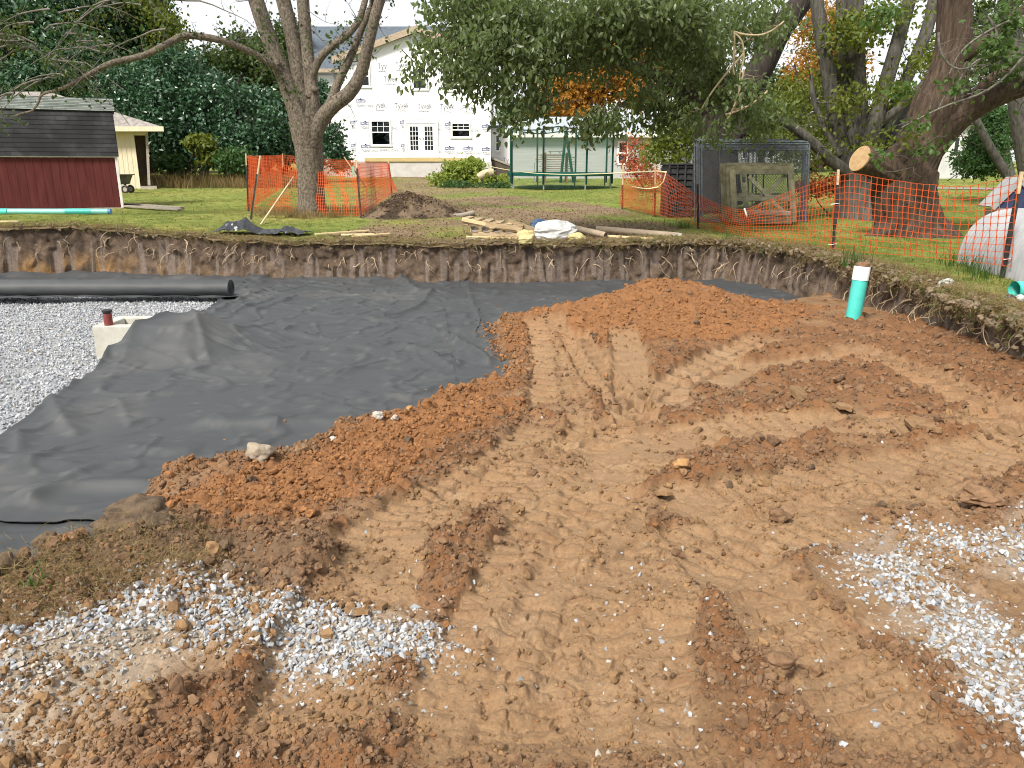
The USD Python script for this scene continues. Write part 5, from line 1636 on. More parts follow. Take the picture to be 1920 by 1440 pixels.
for px, py, wd, s in [(708, 129, 17, 'Tyv'), (741, 127, 27, 'Tyvek'), (785, 128, 12, 'Ty'), (720, 153, 24, 'Tyvek'), (740, 203, 26, 'Tyvek'), (783, 204, 26, 'Tyvek'), (825, 205, 26, 'Tyvek'), (867, 207, 25, 'Tyvek'), (704, 202, 19, 'yvek'), (683, 126, 7, 'k')]:
    word_at(s, px, py, 9.0, M_greytxt, wpx=wd, bold=True)
    if wd > 15:
        word_at('HomeWrap', px + 1, py + 6, 2.6, M_greytxt, wpx=wd * .8, bold=True)
word_at('Tyvek', 766, 80, 9.5, mat('blue_print', (.20, .30, .42), rough=.7), wpx=26)


def logo(px, py, y=YH, parent=front, wpx=18.0, cut=None, words=True):
    """the store sign: a dark gabled badge with its name, the motto below"""
    k_ = y * .962 / FPX
    w, h = wpx * k_, 7.0 * k_
    badge = shapely.Polygon([(0, 0), (w, 0), (w, h * .72), (w * .62, h * .78), (w * .5, h * 1.12), (w * .38, h * .78), (0, h * .72)])
    inner = shapely.box(w * .07, h * .10, w * .93, h * .62)
    full = shapely.box(-1, -3, 3, 3) if cut is None else shapely.box(cut[0] * k_, -3, cut[1] * k_, 3)
    g = badge.difference(inner).intersection(full)
    gs = list(getattr(g, 'geoms', [g]))
    bm = trimesh.util.concatenate([trimesh.creation.extrude_polygon(q, .003, engine='earcut') for q in gs if q.area > 1e-5])
    lg = obj('printed_badge', put(bm, px, py, y), M_navy, parent)
    t_, tw = word("LOWE'S", h * .40, True)
    t_.apply_scale([w * .80 / tw, 1, 1])
    parts = [(t_, w * .1, h * .16, M_navy)]
    if words:
        a_, aw = word('NEVER STOP', h * .24, True)
        a_.apply_scale([w * .95 / aw, 1, 1])
        b_, bw = word('IMPROVING', h * .52, True)
        b_.apply_scale([w * 1.62 / bw, 1, 1])
        parts += [(a_, 0, -h * .48, M_greytxt), (b_, w * .12, -h * 1.12, M_greytxt)]
    for k, dx, dz, m in parts:
        k.apply_translation((dx, dz, 0))
        if cut is not None:
            c = k.triangles_center[:, 0]
            k = trimesh.Trimesh(k.vertices, k.faces[(c > cut[0] * k_) & (c < cut[1] * k_)], process=False)
            if not len(k.faces):
                continue
        obj('lettering', put(k, px, py, y), m, lg)


logo(667, 192)
logo(676, 234, cut=(0, 15))
logo(677, 277)
logo(657, 233, cut=(0, 9))
logo(658, 276, cut=(0, 9))
logo(750, 232, cut=(0, 8))
logo(752, 276, cut=(0, 7))
logo(834, 236, cut=(0, 12))
logo(834, 281)
logo(869, 281.5)
logo(904, 283, cut=(0, 15))
logo(904, 240, cut=(0, 15))
for px, py, s, wd in [(712, 284, 'IMPROVING', 34), (735, 243, 'ING', 10), (884, 247, 'OVING', 14), (648, 200, 'VING', 13), (822, 287, 'NG', 6), (822, 245, 'NG', 6)]:
    word_at(s, px, py, 4.0, M_greytxt, wpx=wd, bold=True)
word_at('NEVER STOP', 712, 278, 2.0, M_greytxt, wpx=20, bold=True)
logo(624, 205, y=YWg, parent=house, cut=(0, 12))
logo(626, 242, y=YWg, parent=house, cut=(0, 12))
word_at('Ty', 943, 304, 8, M_greytxt, parent=house, y=YX, wpx=11)

# ------------------------------------------------------------------ garage behind the trampoline
YG = 46.0
M_gar = mat('grey_siding', (.33, .33, .325), (.40, .40, .395), scale=2, rough=.8, stretch=(.3, 1, 8))
M_groof = mat('pale_roof', (.26, .29, .32), (.34, .37, .40), scale=4, rough=.8)
t = thing('garage', 'long low grey garage behind the trampoline', 'garage')
g0, g1 = P(957, 320, YG), P(1256, 320, YG)
gz = P(1050, 251, YG)[2]
obj('wall', boxm(V([g0[0], YG, zg]), V([g1[0], YG + .15, gz])), M_gar, t)
obj('wall', boxm(V([g1[0] - .15, YG + .151, zg]), V([g1[0], YG + 7, gz])), M_gar, t)
obj('wall', boxm(V([g0[0], YG + .151, zg]), V([g0[0] + .15, YG + 7, gz])), M_gar, t)
gr0 = V([[g0[0] - .3, YG - .4, gz], [g1[0] + .3, YG - .4, gz], [g1[0] + .3, YG + 3.5, gz + 1.1], [g0[0] - .3, YG + 3.5, gz + 1.1]])
slab = np.vstack([gr0, gr0 - V([0, 0, .15])])
box_f = V([[0, 1, 2, 3], [7, 6, 5, 4], [0, 4, 5, 1], [1, 5, 6, 2], [2, 6, 7, 3], [3, 7, 4, 0]])
obj('roof', (slab, box_f), M_groof, t)
gr1 = V([[g0[0] - .3, YG + 3.5, gz + 1.1], [g1[0] + .3, YG + 3.5, gz + 1.1], [g1[0] + .3, YG + 7.4, gz], [g0[0] - .3, YG + 7.4, gz]])
obj('roof', (np.vstack([gr1, gr1 - V([0, 0, .15])]), box_f), M_groof, t)
obj('fascia', boxm(V([g0[0] - .3, YG - .43, gz - .2]), V([g1[0] + .3, YG - .401, gz + .02])), M_trim, t)
ga, gb = P(1160, 306, YG), P(1175, 268, YG)
wn = obj('window', MB().box(V([ga[0] - .1, YG - .04, ga[2] - .1]), V([gb[0] + .1, YG - .001, ga[2]])).box(V([ga[0] - .1, YG - .04, gb[2]]), V([gb[0] + .1, YG - .001, gb[2] + .1])).box(V([ga[0] - .1, YG - .04, ga[2]]), V([ga[0], YG - .001, gb[2]])).box(V([gb[0], YG - .04, ga[2]]), V([gb[0] + .1, YG - .001, gb[2]])).box(V([ga[0], YG - .035, (ga[2] + gb[2]) / 2 - .04]), V([gb[0], YG - .001, (ga[2] + gb[2]) / 2 + .04])).get(), M_trim, t)
obj('pane', boxm(V([ga[0], YG - .02, ga[2]]), V([gb[0], YG - .003, gb[2]])), mat('dark_glass', (.02, .02, .022), rough=.08, spec=.6), wn)

# ------------------------------------------------------------------ trampoline
tc_ = GL(1050, 352)
YT = tc_[1]
rT = (P(1147, 330, YT)[0] - P(954, 330, YT)[0]) / 2
cT = V([(P(1147, 330, YT)[0] + P(954, 330, YT)[0]) / 2, YT, float(lawn_z(0, YT))])
zbed = P(1050, 328, YT)[2]
ztopT = P(1050, 240, YT)[2]
M_green = mat('green_paint', (.003, .026, .019), (.005, .036, .026), scale=6, rough=.6, spec=.1)
M_pad = mat('green_pad', (.005, .055, .044), (.008, .075, .060), scale=6, rough=.7, spec=.1)
M_steel = mat('galvanised', (.30, .32, .34), (.40, .42, .44), scale=15, rough=.45, metal=.6)
LOOKS['net'] = usdkit.material(stage, '/World/Looks/net', {'t': ('transparent_bsdf', {}), 'd': ('diffuse_bsdf', {'color': (.06, .14, .095)}), 'm': ('mix_closure', {'fac': .14})}, [('t.BSDF', 'm.closure1'), ('d.BSDF', 'm.closure2')], surface='m.closure')
t = thing('trampoline', 'round green trampoline with poles and safety net in front of the garage', 'trampoline', loc=cT)
zb_, zt_ = zbed - cT[2], ztopT - cT[2]
ring_pts = lambda r_, z, n=49, sag=0: V([[r_ * math.cos(a), r_ * math.sin(a), z - sag * abs(math.sin(3 * (a - .42)))] for a in np.linspace(0, 2 * np.pi, n)])
obj('frame_ring', tubem(ring_pts(rT, zb_), .03, 8, False), M_steel, t, smooth=True)
pad = trimesh.creation.annulus(rT - .33, rT + .04, .11, sections=64)
pad.apply_translation((0, 0, zb_ + .045))
obj('pad', pad, M_pad, t, smooth=30)
mt = trimesh.creation.cylinder(rT - .32, .012, sections=64)
mt.apply_translation((0, 0, zb_ + .01))
obj('jumping_mat', mt, M_blackp, t)
for k in range(8):
    a = .42 + k * 2 * np.pi / 8
    c_, s2 = math.cos(a), math.sin(a)
    obj('pole', tubem([(rT * 1.03 * c_, rT * 1.03 * s2, zb_ - .35), (rT * 1.03 * c_, rT * 1.03 * s2, zt_)], .042, 10), M_green, t, smooth=40)
    obj('leg', tubem([(rT * c_, rT * s2, zb_ - .02), (rT * c_, rT * s2, .0)], .034, 10), M_steel, t, smooth=40)
obj('rope', tubem(ring_pts(rT * 1.03, zt_ - .03, 97, .13), .024, 6, False), M_green, t, smooth=True)
nn_ = 96
aa_ = np.linspace(0, 2 * np.pi, nn_ + 1)
hz_ = np.linspace(0, 1, 8)
A4, H4 = np.meshgrid(aa_, hz_, indexing='ij')
zt4 = zt_ - .05 - .13 * np.abs(np.sin(3 * (A4 - .42)))
nv = np.stack([(rT * .985) * np.cos(A4), (rT * .985) * np.sin(A4), (zb_ + .06) * (1 - H4) + zt4 * H4], -1).reshape(-1, 3)
obj('net', (nv, grid_faces(nn_ + 1, 8)), LOOKS['net'], t, smooth=True)
hz_ = np.linspace(0, 1, 3)
aa_ = np.linspace(math.pi * .9, math.pi * 2.1, 40)
A4, H4 = np.meshgrid(aa_, hz_, indexing='ij')
nv = np.stack([(rT * 1.0 + .02) * np.cos(A4), (rT + .02) * np.sin(A4), .03 + (zb_ - .08) * H4], -1).reshape(-1, 3)
obj('skirt_net', (nv, grid_faces(40, 3)), LOOKS['net'], t, smooth=True)

# swing frame behind the trampoline, patio furniture, bush, log
YS = 40.0
t = thing('swing_frame', 'green A-shaped swing frame standing behind the trampoline', 'swing frame')
tp = P(1061, 248, YS)
for a, b in ((1051, 330), (1076, 330)):
    q = P(a, b, YS)
    q[2] = float(lawn_z(0, YS))
    obj('leg', tubem([q, tp], .07, 8), M_green, t, smooth=40)
obj('crossbar', tubem([tp + V([-.05, 0, 0]), tp + V([.3, 3.0, 0])], .06, 8), M_green, t, smooth=40)
YP = 41.5
M_patio = mat('pale_furniture', (.17, .16, .145), (.26, .25, .225), scale=8, rough=.7)
t = thing('patio_table', 'pale patio table piled with boards behind the trampoline', 'table')
gzp = float(lawn_z(0, YP))
ta_, tb_ = P(1008, 290, YP), P(1068, 286, YP)
obj('tabletop', boxm(V([ta_[0] + .2, YP, ta_[2] - .07]), V([tb_[0], YP + 1.0, ta_[2] + .03]), .01), M_patio, t)
for x in (ta_[0] + .3, tb_[0] - .1):
    for y in (YP + .1, YP + .9):
        obj('leg', boxm(V([x - .03, y - .03, gzp]), V([x + .03, y + .03, ta_[2] - .071])), M_patio, t)
obj('shelf', boxm(V([ta_[0] + .6, YP + .1, ta_[2] + .15]), V([tb_[0] - .2, YP + .9, ta_[2] + .2]), .01), M_patio, t)
for k in range(3):
    obj('shelf_post', boxm(V([ta_[0] + .65 + k * .5, YP + .4, ta_[2] + .031]), V([ta_[0] + .69 + k * .5, YP + .44, ta_[2] + .149])), M_patio, t)
t = thing('patio_chair', 'pale slatted patio chair left of the piled table behind the trampoline', 'chair')
x0 = P(1001, 300, YP)[0]
for dx in (0, .5):
    for dy in (0, .5):
        obj('leg', boxm(V([x0 + dx, YP - .8 + dy, gzp]), V([x0 + dx + .04, YP - .76 + dy, gzp + (.95 if dx == 0 else .6)])), M_patio, t)
obj('seat', boxm(V([x0 - .02, YP - .82, gzp + .42]), V([x0 + .56, YP - .24, gzp + .46])), M_patio, t)
for k in range(5):
    obj('slat', boxm(V([x0 + .005, YP - .75 + k * .11, gzp + .5]), V([x0 + .03, YP - .70 + k * .11, gzp + .94])), M_patio, t)
r = rng(760)
t = thing('lumber_rack', 'rough timber rack holding a pile of loose boards behind the trampoline', 'rack')
xr0, xr1 = P(1022, 310, YP - .9)[0], P(1062, 310, YP - .9)[0]
for x in (xr0, xr1):
    for dy in (-.35, .25):
        obj('post', boxm(V([x - .05, YP - .9 + dy, gzp - .1]), V([x + .05, YP - .8 + dy, gzp + 1.45])), M_darkwood, t)
    for k in range(9):
        obj('arm', boxm(V([x - .04, YP - 1.25, gzp + .40 + .11 * k - .03]), V([x + .04, YP - .55, gzp + .40 + .11 * k + .03])), M_darkwood, t)
for k in range(9):
    y = YP - .95 + r.uniform(-.15, .15)
    a = V([xr0 - r.uniform(.2, .6), y, gzp + .452 + .11 * k])
    b = V([xr1 + r.uniform(.1, .5), y + r.uniform(-.08, .08), gzp + .452 + .11 * k])
    plank(['lowest grey board', 'second grey board', 'third grey board', 'fourth grey board', 'fifth grey board', 'sixth grey board', 'seventh grey board', 'eighth grey board', 'topmost grey board'][k] + ' of the lumber pile on the rack in front of the patio table', a, b, .14, .04, M_darkwood, group='loose lumber behind the trampoline')

# ------------------------------------------------------------------ trees
def limb(mb, pts, n=14, sides=9, amp=.06, seed=0, rough=1.0, ridge=0.0):
    """a tapered, slightly lumpy limb through (x, y, z, radius) points"""
    q = spline(V(pts), n)
    c, r0 = q[:, :3], q[:, 3]
    L = np.concatenate([[0], np.cumsum(np.linalg.norm(np.diff(c, axis=0), axis=1))])
    v, f = tubem(c, r0, sides, True)
    ang = np.arange(sides) * 2 * np.pi / sides
    rr = np.repeat(r0, sides)
    a2 = np.tile(ang, n)
    l2 = np.repeat(L, sides)
    k = amp * 2 * (meshkit.fbm(np.stack([np.cos(a2) * 1.6 * rough + seed, np.sin(a2) * 1.6 * rough, l2 * .9], -1), 4, seed) - .5)
    if ridge:
        w_ = 2.6 * meshkit.fbm(np.stack([np.cos(a2) * 1.2 + seed, np.sin(a2) * 1.2, l2 * 1.4], -1), 3, seed + 3)
        k = k + ridge * (np.abs(np.sin(a2 * 9 + w_ * 5)) - .6)
    cc = np.repeat(c, sides, axis=0)
    v[:n * sides] = cc + (v[:n * sides] - cc) * (1 + k)[:, None]
    mb.add(v, f)
    return q


def px_limb(pts, Y):
    """limb points given as (px, py, half width in px[, Y offset]) at the distance Y"""
    out = []
    for p in pts:
        y = Y + (p[3] if len(p) > 3 else 0)
        q = P(p[0], p[1], y)
        out.append([*q, p[2] * y * .962 / FPX])
    return out


def twigs(mb, q, r, count, length, depth=2, rad=.012, up=.25, tips=None, t0=.3, spread=1.0, droop=0.0):
    """side twigs along a limb; the ends are gathered in tips"""
    for _ in range(count):
        i = int(r.uniform(t0, 1) * (len(q) - 1))
        p = q[i, :3].copy()
        d = r.normal(0, 1, 3) * spread + V([0, 0, up])
        d /= np.linalg.norm(d)
        L = length * r.uniform(.5, 1.2)
        n = 6
        pts, rr_ = [p.copy()], [min(rad, q[i, 3] * .7)]
        for j in range(n):
            p = p + d * L / n
            pts.append(p.copy())
            rr_.append(rr_[0] * (1 - .8 * (j + 1) / n))
            d = d + r.normal(0, .22, 3) + V([0, 0, .04 - droop])
            d /= np.linalg.norm(d)
        c = np.column_stack([V(pts), rr_])
        mb.add(*tubem(c[:, :3], c[:, 3], 4 if rad < .02 else 6, False))
        if tips is not None:
            tips += [V(pts[k]) for k in ((3, 5, 6) if depth == 1 else (6,))]
        if depth > 1:
            twigs(mb, c, r, max(2, int(count ** .5) if depth == 2 else 3), length * .5, depth - 1, rad * .5, up * .6, tips, .25, spread, droop)


def leaf_mesh(pos, size, r, droop=.3, width=.32, jitter=.35, fold=.12, flat=.45, fine=False):
    """one small folded blade per position"""
    n = len(pos)
    if fine:
        base = V([[0, 0, 0], [-width * .82, .26, fold], [-width * .70, .62, fold * .8], [0, 1, -.08], [width * .70, .62, fold * .8], [width * .82, .26, fold], [0, .45, 0]])
        tri = V([[6, 0, 5], [6, 5, 4], [6, 4, 3], [6, 3, 2], [6, 2, 1], [6, 1, 0]])
    else:
        base = V([[0, 0, 0], [-width, .45, fold], [0, 1, -.06], [width, .45, fold]])
        tri = V([[0, 3, 2], [0, 2, 1]])
    d = r.normal(0, 1, (n, 3)) + V([0, 0, -droop * 2])
    d /= np.linalg.norm(d, axis=1, keepdims=True)
    nrm = r.normal(0, .8, (n, 3)) + V([0, 0, flat])
    sd = np.cross(d, nrm)
    sd /= np.linalg.norm(sd, axis=1, keepdims=True) + 1e-9
    nr = np.cross(sd, d)
    s = size * r.uniform(1 - jitter, 1 + jitter, n)
    v = pos[:, None] + s[:, None, None] * (base[None, :, :1] * sd[:, None] + base[None, :, 1:2] * d[:, None] + base[None, :, 2:] * nr[:, None])
    f = (np.arange(n) * len(base))[:, None, None] + tri[None]
    return v.reshape(-1, 3), f.reshape(-1, 3)


def fill(blobs, clusters, per, rad, seed, gap=.46, gscale=.8, shell=.55):
    """leaf positions in clumps spread through ellipsoids (px, py, Y, rx px, ry px, depth m), with gaps"""
    r = rng(seed)
    w = V([b[3] * b[4] * b[2] ** 2 for b in blobs], float)
    out = []
    for b, c in zip(blobs, np.maximum(1, (clusters * w / w.sum()).astype(int))):
        d = r.normal(size=(c * 3, 3))
        d /= np.linalg.norm(d, axis=1, keepdims=True)
        rr_ = shell + (1 - shell) * r.random(c * 3)
        rr_ = np.where(r.random(c * 3) < .3, r.random(c * 3) ** .5, rr_)
        k = b[2] * .962 / FPX
        p = P(b[0], b[1], b[2]) + d * rr_[:, None] * V([b[3] * k, b[5], b[4] * k])
        ok = meshkit.fbm(p / gscale + seed, 3, seed) > gap
        out.append(p[ok][:c])
    c = np.vstack(out)
    return (c[:, None] + r.normal(0, rad, (len(c), per, 3)) * V([1, 1, .7])).reshape(-1, 3), c


def bark(name, c1, c2, vert=1.0, bump=1.0, scale=7, dist=.03):
    return mat(name, c1, c2, scale=scale, rough=.92, bump=bump, bscale=10, bdist=dist, detail=8, stretch=(2.2, 2.2, .45 * vert))


M_bark1 = bark('cherry_bark', (.055, .043, .033), (.20, .165, .125), vert=3.5, scale=10, dist=.04)
M_bark2 = bark('dark_bark', (.020, .016, .013), (.052, .042, .034))
M_bark3 = bark('furrowed_bark', (.036, .024, .017), (.105, .071, .048), vert=.6, scale=6, dist=.06)
M_bark4 = bark('grey_bark', (.045, .041, .035), (.115, .105, .088))
M_twig = mat('grey_twig', (.085, .075, .062), (.17, .155, .13), scale=20, rough=.9)
M_cutend = mat('cut_wood', (.30, .19, .09), (.40, .27, .14), scale=12, rough=.85, bump=.3, bscale=60)

# fenced tree at left
cb = GL(586, 402)
Yc = cb[1]
t = thing('cherry_tree', 'leaning bare-branched tree with grey bark standing inside the orange net', 'tree')
mb = MB()
limb(mb, px_limb([(586, 415, 36), (586, 398, 29), (584, 370, 25), (582, 330, 24), (579, 285, 25), (573, 240, 29), (568, 222, 29)], Yc), 30, 26, .10, 1)
main = []
for k, (pts, sd_) in enumerate([
    ([(572, 262, 24), (562, 220, 20), (544, 172, 16.5), (517, 105, 14.5), (493, 40, 14), (470, -30, 13), (440, -110, 11), (400, -200, 8)], 22),
    ([(576, 255, 20, .1), (572, 200, 18, .1), (563, 150, 15, .1), (548, 70, 13, .1), (531, 0, 12.5, .1), (512, -80, 11, .1), (490, -180, 8)], 22),
    ([(582, 250, 18, -.1), (586, 190, 13, -.1), (580, 130, 11.5, 0), (573, 60, 10.5, .1), (568, 0, 11, .1), (570, -80, 9, .2), (590, -180, 7)], 18),
    ([(584, 272, 17, -.1), (598, 232, 15, -.15), (622, 200, 13.5, -.2), (655, 174, 12.5, -.2), (676, 140, 11.5, -.2), (690, 85, 10.5, -.3), (705, 25, 9.5, -.3), (728, -50, 9, -.3), (760, -140, 7)], 16),
    ([(618, 203, 10, -.2), (634, 155, 8, -.1), (658, 105, 7, 0), (678, 55, 6, .1), (700, 5, 5.5, .1), (720, -50, 5)], 12),
    ([(584, 150, 7, -.1), (600, 110, 7, -.2), (628, 82, 6.5, -.3), (655, 62, 6, -.3), (678, 25, 5.5, -.3), (690, -30, 5)], 12),
    ([(530, 135, 7, -.1), (512, 122, 6.5, -.3), (480, 103, 6, -.5), (440, 84, 6, -.8), (400, 72, 6.2, -1), (352, 66, 6.4, -1.2), (318, 80, 6, -1.4), (270, 104, 5.6, -1.5), (210, 118, 5.2, -1.5), (165, 141, 4.5, -1.6), (130, 160, 3.6, -1.7), (98, 172, 3, -1.7)], 10),
    ([(98, 172, 2.6, -1.7), (78, 178, 2.6, -1.7), (72, 192, 2.2, -1.7), (62, 206, 2, -1.8), (40, 213, 1.8, -1.8), (24, 219, 1.2, -1.8)], 6)]):
    main.append(limb(mb, px_limb(pts, Yc), 26, sd_, .07, 10 + k))
for k, (x, y, s) in enumerate([(563, 232, 10), (590, 168, 7), (520, 118, 6), (578, 180, 6)]):
    m = rock(rng(800 + k), 2, .3, .8, k)
    sc_ = s * Yc * .962 / FPX
    mb.add(np.array(m.vertices) * sc_ + P(x, y, Yc - .25), m.faces)
trunk = obj('trunk', mb.get(), M_bark1, t, smooth=50)
r = rng(801)
tips = []
mb = MB()
for q, c, L in ((main[0], 9, 1.4), (main[1], 7, 1.3), (main[2], 8, 1.3), (main[3], 9, 1.2), (main[4], 10, 1.0), (main[5], 9, .9)):
    twigs(mb, q, r, c, L, 3, .014, .2, tips, .25)
twigs(mb, main[6], r, 16, .75, 3, .012, .5, tips, .15, .8)
for k in range(34):           # the long twiggy ends that hang at the left of the picture
    x, y = r.uniform(-40, 330), r.uniform(-60, 110)
    if k < 12:
        x, y = r.uniform(-30, 130), r.uniform(60, 175)
    yy_ = Yc - r.uniform(1.2, 2.6)
    ln = r.uniform(70, 190)
    sg = -1 if r.random() < .7 else 1
    a0 = r.uniform(-.5, .35)
    pts = [(x + sg * ln * u, y + ln * (a0 * u + .55 * u * u), max(.6, 2.1 * (1 - u))) for u in np.linspace(0, 1, 5)]
    q = spline(V(px_limb(pts, yy_)), 10)
    q[:, :3] += np.cumsum(r.normal(0, .02, (10, 3)), 0)
    mb.add(*tubem(q[:, :3], q[:, 3], 5, False))
    twigs(mb, q, r, 7, .5, 2, .007, -.05, tips, .15, .8, .03)
obj('twigs', mb.get(), M_twig, t, smooth=True)
tp = V(tips)
sel = tp[r.random(len(tp)) < .16]
M_cherryleaf = leaf_mat('sparse_leaf', [(0, (.05, .085, .02)), (.5, (.09, .12, .03)), (.8, (.2, .15, .03)), (1, (.25, .12, .03))])
lp = np.repeat(sel, 4, 0) + r.normal(0, .09, (len(sel) * 4, 3))
obj('crown', leaf_mesh(lp, .10, r), M_cherryleaf, t)

# big dark-leaved tree in the middle
M_leafd = leaf_mat('dark_leaf', [(0, (0.112, 0.150, 0.058)), (.35, (0.194, 0.238, 0.093)), (.7, (0.307, 0.324, 0.132)), (.9, (0.409, 0.404, 0.179)), (.97, (0.571, 0.491, 0.139)), (1, (0.735, 0.491, 0.093))], trans=.5, rough=.42, spec=.5)
tq = GL(1345, 380)
Yt = 21.5
t = thing('leafy_tree', 'large dark-leaved tree overhanging the trampoline and the stacked kennel panels', 'tree')
mb = MB()
limb(mb, px_limb([(1342, 385, 50), (1342, 340, 44), (1342, 290, 40), (1338, 240, 38), (1330, 200, 34)], Yt), 20, 22, .12, 31)
ml = []
for k, (pts, sd_) in enumerate([
    ([(1332, 215, 30), (1310, 165, 26, -.4), (1270, 110, 22, -1), (1220, 60, 18, -2), (1150, 0, 14, -3), (1080, -60, 10, -4)], 14),
    ([(1345, 240, 24), (1385, 195, 24), (1425, 130, 24), (1455, 70, 22), (1490, 20, 20), (1540, -40, 18)], 16),
    ([(1318, 180, 14), (1275, 160, 13, -.6), (1225, 140, 11, -1.4), (1150, 110, 9, -2.6), (1060, 70, 7, -4), (960, 40, 5, -5)], 10),
    ([(1325, 195, 13), (1290, 185, 11, .3), (1250, 165, 10, -.5), (1205, 170, 6, -1)], 10),
    ([(1322, 170, 14), (1330, 90, 13, -1), (1310, 20, 11, -2), (1280, -60, 9, -3)], 10),
    ([(1345, 300, 14, -.3), (1372, 270, 16, -.3), (1392, 235, 15, -.2), (1400, 190, 14)], 10),
    ([(1150, 110, 7, -2.6), (1050, 130, 6, -4), (950, 120, 5, -5.5), (870, 100, 3.5, -6)], 8),
    ([(1120, 20, 8, -3), (1000, 10, 6, -4.5), (880, 20, 4.5, -6), (810, 40, 3, -6.5)], 8)]):
    ml.append(limb(mb, px_limb(pts, Yt), 18, sd_, .08, 40 + k))
r = rng(810)
for q in ml:
    twigs(mb, q, r, 12, 1.3, 3, .02, -.1, None, .2, 1.0, .04)
obj('trunk', mb.get(), M_bark2, t, smooth=50)
blobs = [(850, 15, 14.5, 62, 60, 1.2), (895, 75, 14, 78, 62, 1.3), (960, 30, 15, 90, 60, 1.5), (985, 120, 14.3, 82, 60, 1.3), (1060, 50, 15, 100, 70, 1.6), (1140, 85, 15, 90, 70, 1.6), (1140, 225, 14.6, 60, 26, .8), (1250, 40, 15, 110, 75, 1.7),
         (1235, 195, 15.2, 62, 46, 1.1), (1300, 110, 16, 80, 62, 1.5), (1385, 170, 15.4, 52, 60, 1.1), (1440, 225, 15.6, 30, 42, .7), (1400, 40, 16.5, 85, 60, 1.5), (868, 135, 13.8, 46, 34, .9), (958, 215, 14, 26, 42, .7), (1020, 205, 14.6, 36, 40, .8), (1300, 222, 15, 48, 32, .9), (905, 160, 13.8, 40, 34, .8),
         (1350, 240, 15.3, 30, 26, .6), (1105, 245, 14.4, 26, 22, .5), (775, 145, 13.6, 14, 18, .3), (800, 95, 13.9, 26, 40, .6), (1180, 10, 14, 140, 50, 1.4)]
lp, cl = fill(blobs, 2500, 9, .16, 811, gap=.49, gscale=.75, shell=.35)
r = rng(812)
crown = obj('crown', leaf_mesh(lp, .112, r, droop=.7, width=.30, flat=.1, fine=True), M_leafd, t)
mb = MB()
for c in cl[::9]:
    e = c + V([r.normal(.25, .25), .3, r.uniform(.15, .45)])
    mb.add(*tubem([e, (c + e) / 2 + r.normal(0, .04, 3), c, c + r.normal(0, .08, 3) - V([0, 0, .12])], [.010, .008, .005, .003], 4, False))
obj('twigs', mb.get(), M_bark2, t, smooth=True)
# bare hanging twigs in front of its trunk
mb = MB()
for pts in ([(1377, 58), (1376, 100), (1375, 128), (1377, 140)], [(1377, 62), (1392, 80), (1395, 110), (1388, 135), (1385, 170)], [(1378, 60), (1420, 66), (1470, 40)], [(1395, 100), (1360, 140), (1330, 180), (1310, 215)], [(1395, 130), (1380, 190), (1360, 230)], [(1440, 170), (1400, 200), (1360, 215)]):
    q = spline(V(px_limb([(a, b, 2.2 - .3 * k) for k, (a, b) in enumerate(pts)], 14.6)), 12)
    mb.add(*tubem(q[:, :3], q[:, 3], 5, False))
    twigs(mb, q, r, 5, .4, 2, .006, -.2, None, .2)
obj('dead_twigs', mb.get(), mat('straw_twig', (.25, .19, .11), (.36, .29, .18), scale=20), t, smooth=True)


def tree(name, label, Y, base, top, wpx, blobs, clusters, per, rad, size, lm, seed, bm=None, gap=.44, gscale=1.2, group=None, droop=.2, shell=.5, width=.34, extra=()):
    """a tree or shrub further off: trunk with limbs into the crown, crown of leaves"""
    t = thing(name, label, 'shrub' if 'shrub' in name or 'bush' in name else 'tree', group)
    r = rng(seed)
    mb = MB()
    b0 = P(base, 700, Y)
    b0[2] = float(lawn_z(b0[0], Y)) - .1
    tpt = P(*top, Y)
    w = wpx * Y * .962 / FPX
    mid = b0 * .45 + tpt * .55 + r.normal(0, .12, 3)
    q = limb(mb, [[*b0, w * 1.3], [*(b0 * .8 + mid * .2), w], [*mid, w * .7], [*tpt, w * .25]], 12, 9, .1, seed)
    for b in blobs:
        e = P(b[0], b[1], b[2])
        i = r.integers(3, 10)
        limb(mb, [[*q[i, :3], q[i, 3] * .6], [*((q[i, :3] + e) / 2 + r.normal(0, .15, 3)), q[i, 3] * .4], [*e, .02]], 8, 6, .1, seed)
    for pts in extra:
        limb(mb, px_limb(pts, Y), 14, 10, .08, seed)
    lp, cl = fill(blobs, clusters, per, rad, seed, gap, gscale, shell)
    for c in cl[::14]:
        e = c + r.normal(0, .3, 3) + (tpt - c) * .15
        mb.add(*tubem([e, (c + e) / 2, c], [.018, .012, .005], 4, False))
    obj('trunk', mb.get(), bm or M_bark2, t, smooth=50)
    obj('crown', leaf_mesh(lp, size, r, droop, width), lm, t)
    return t


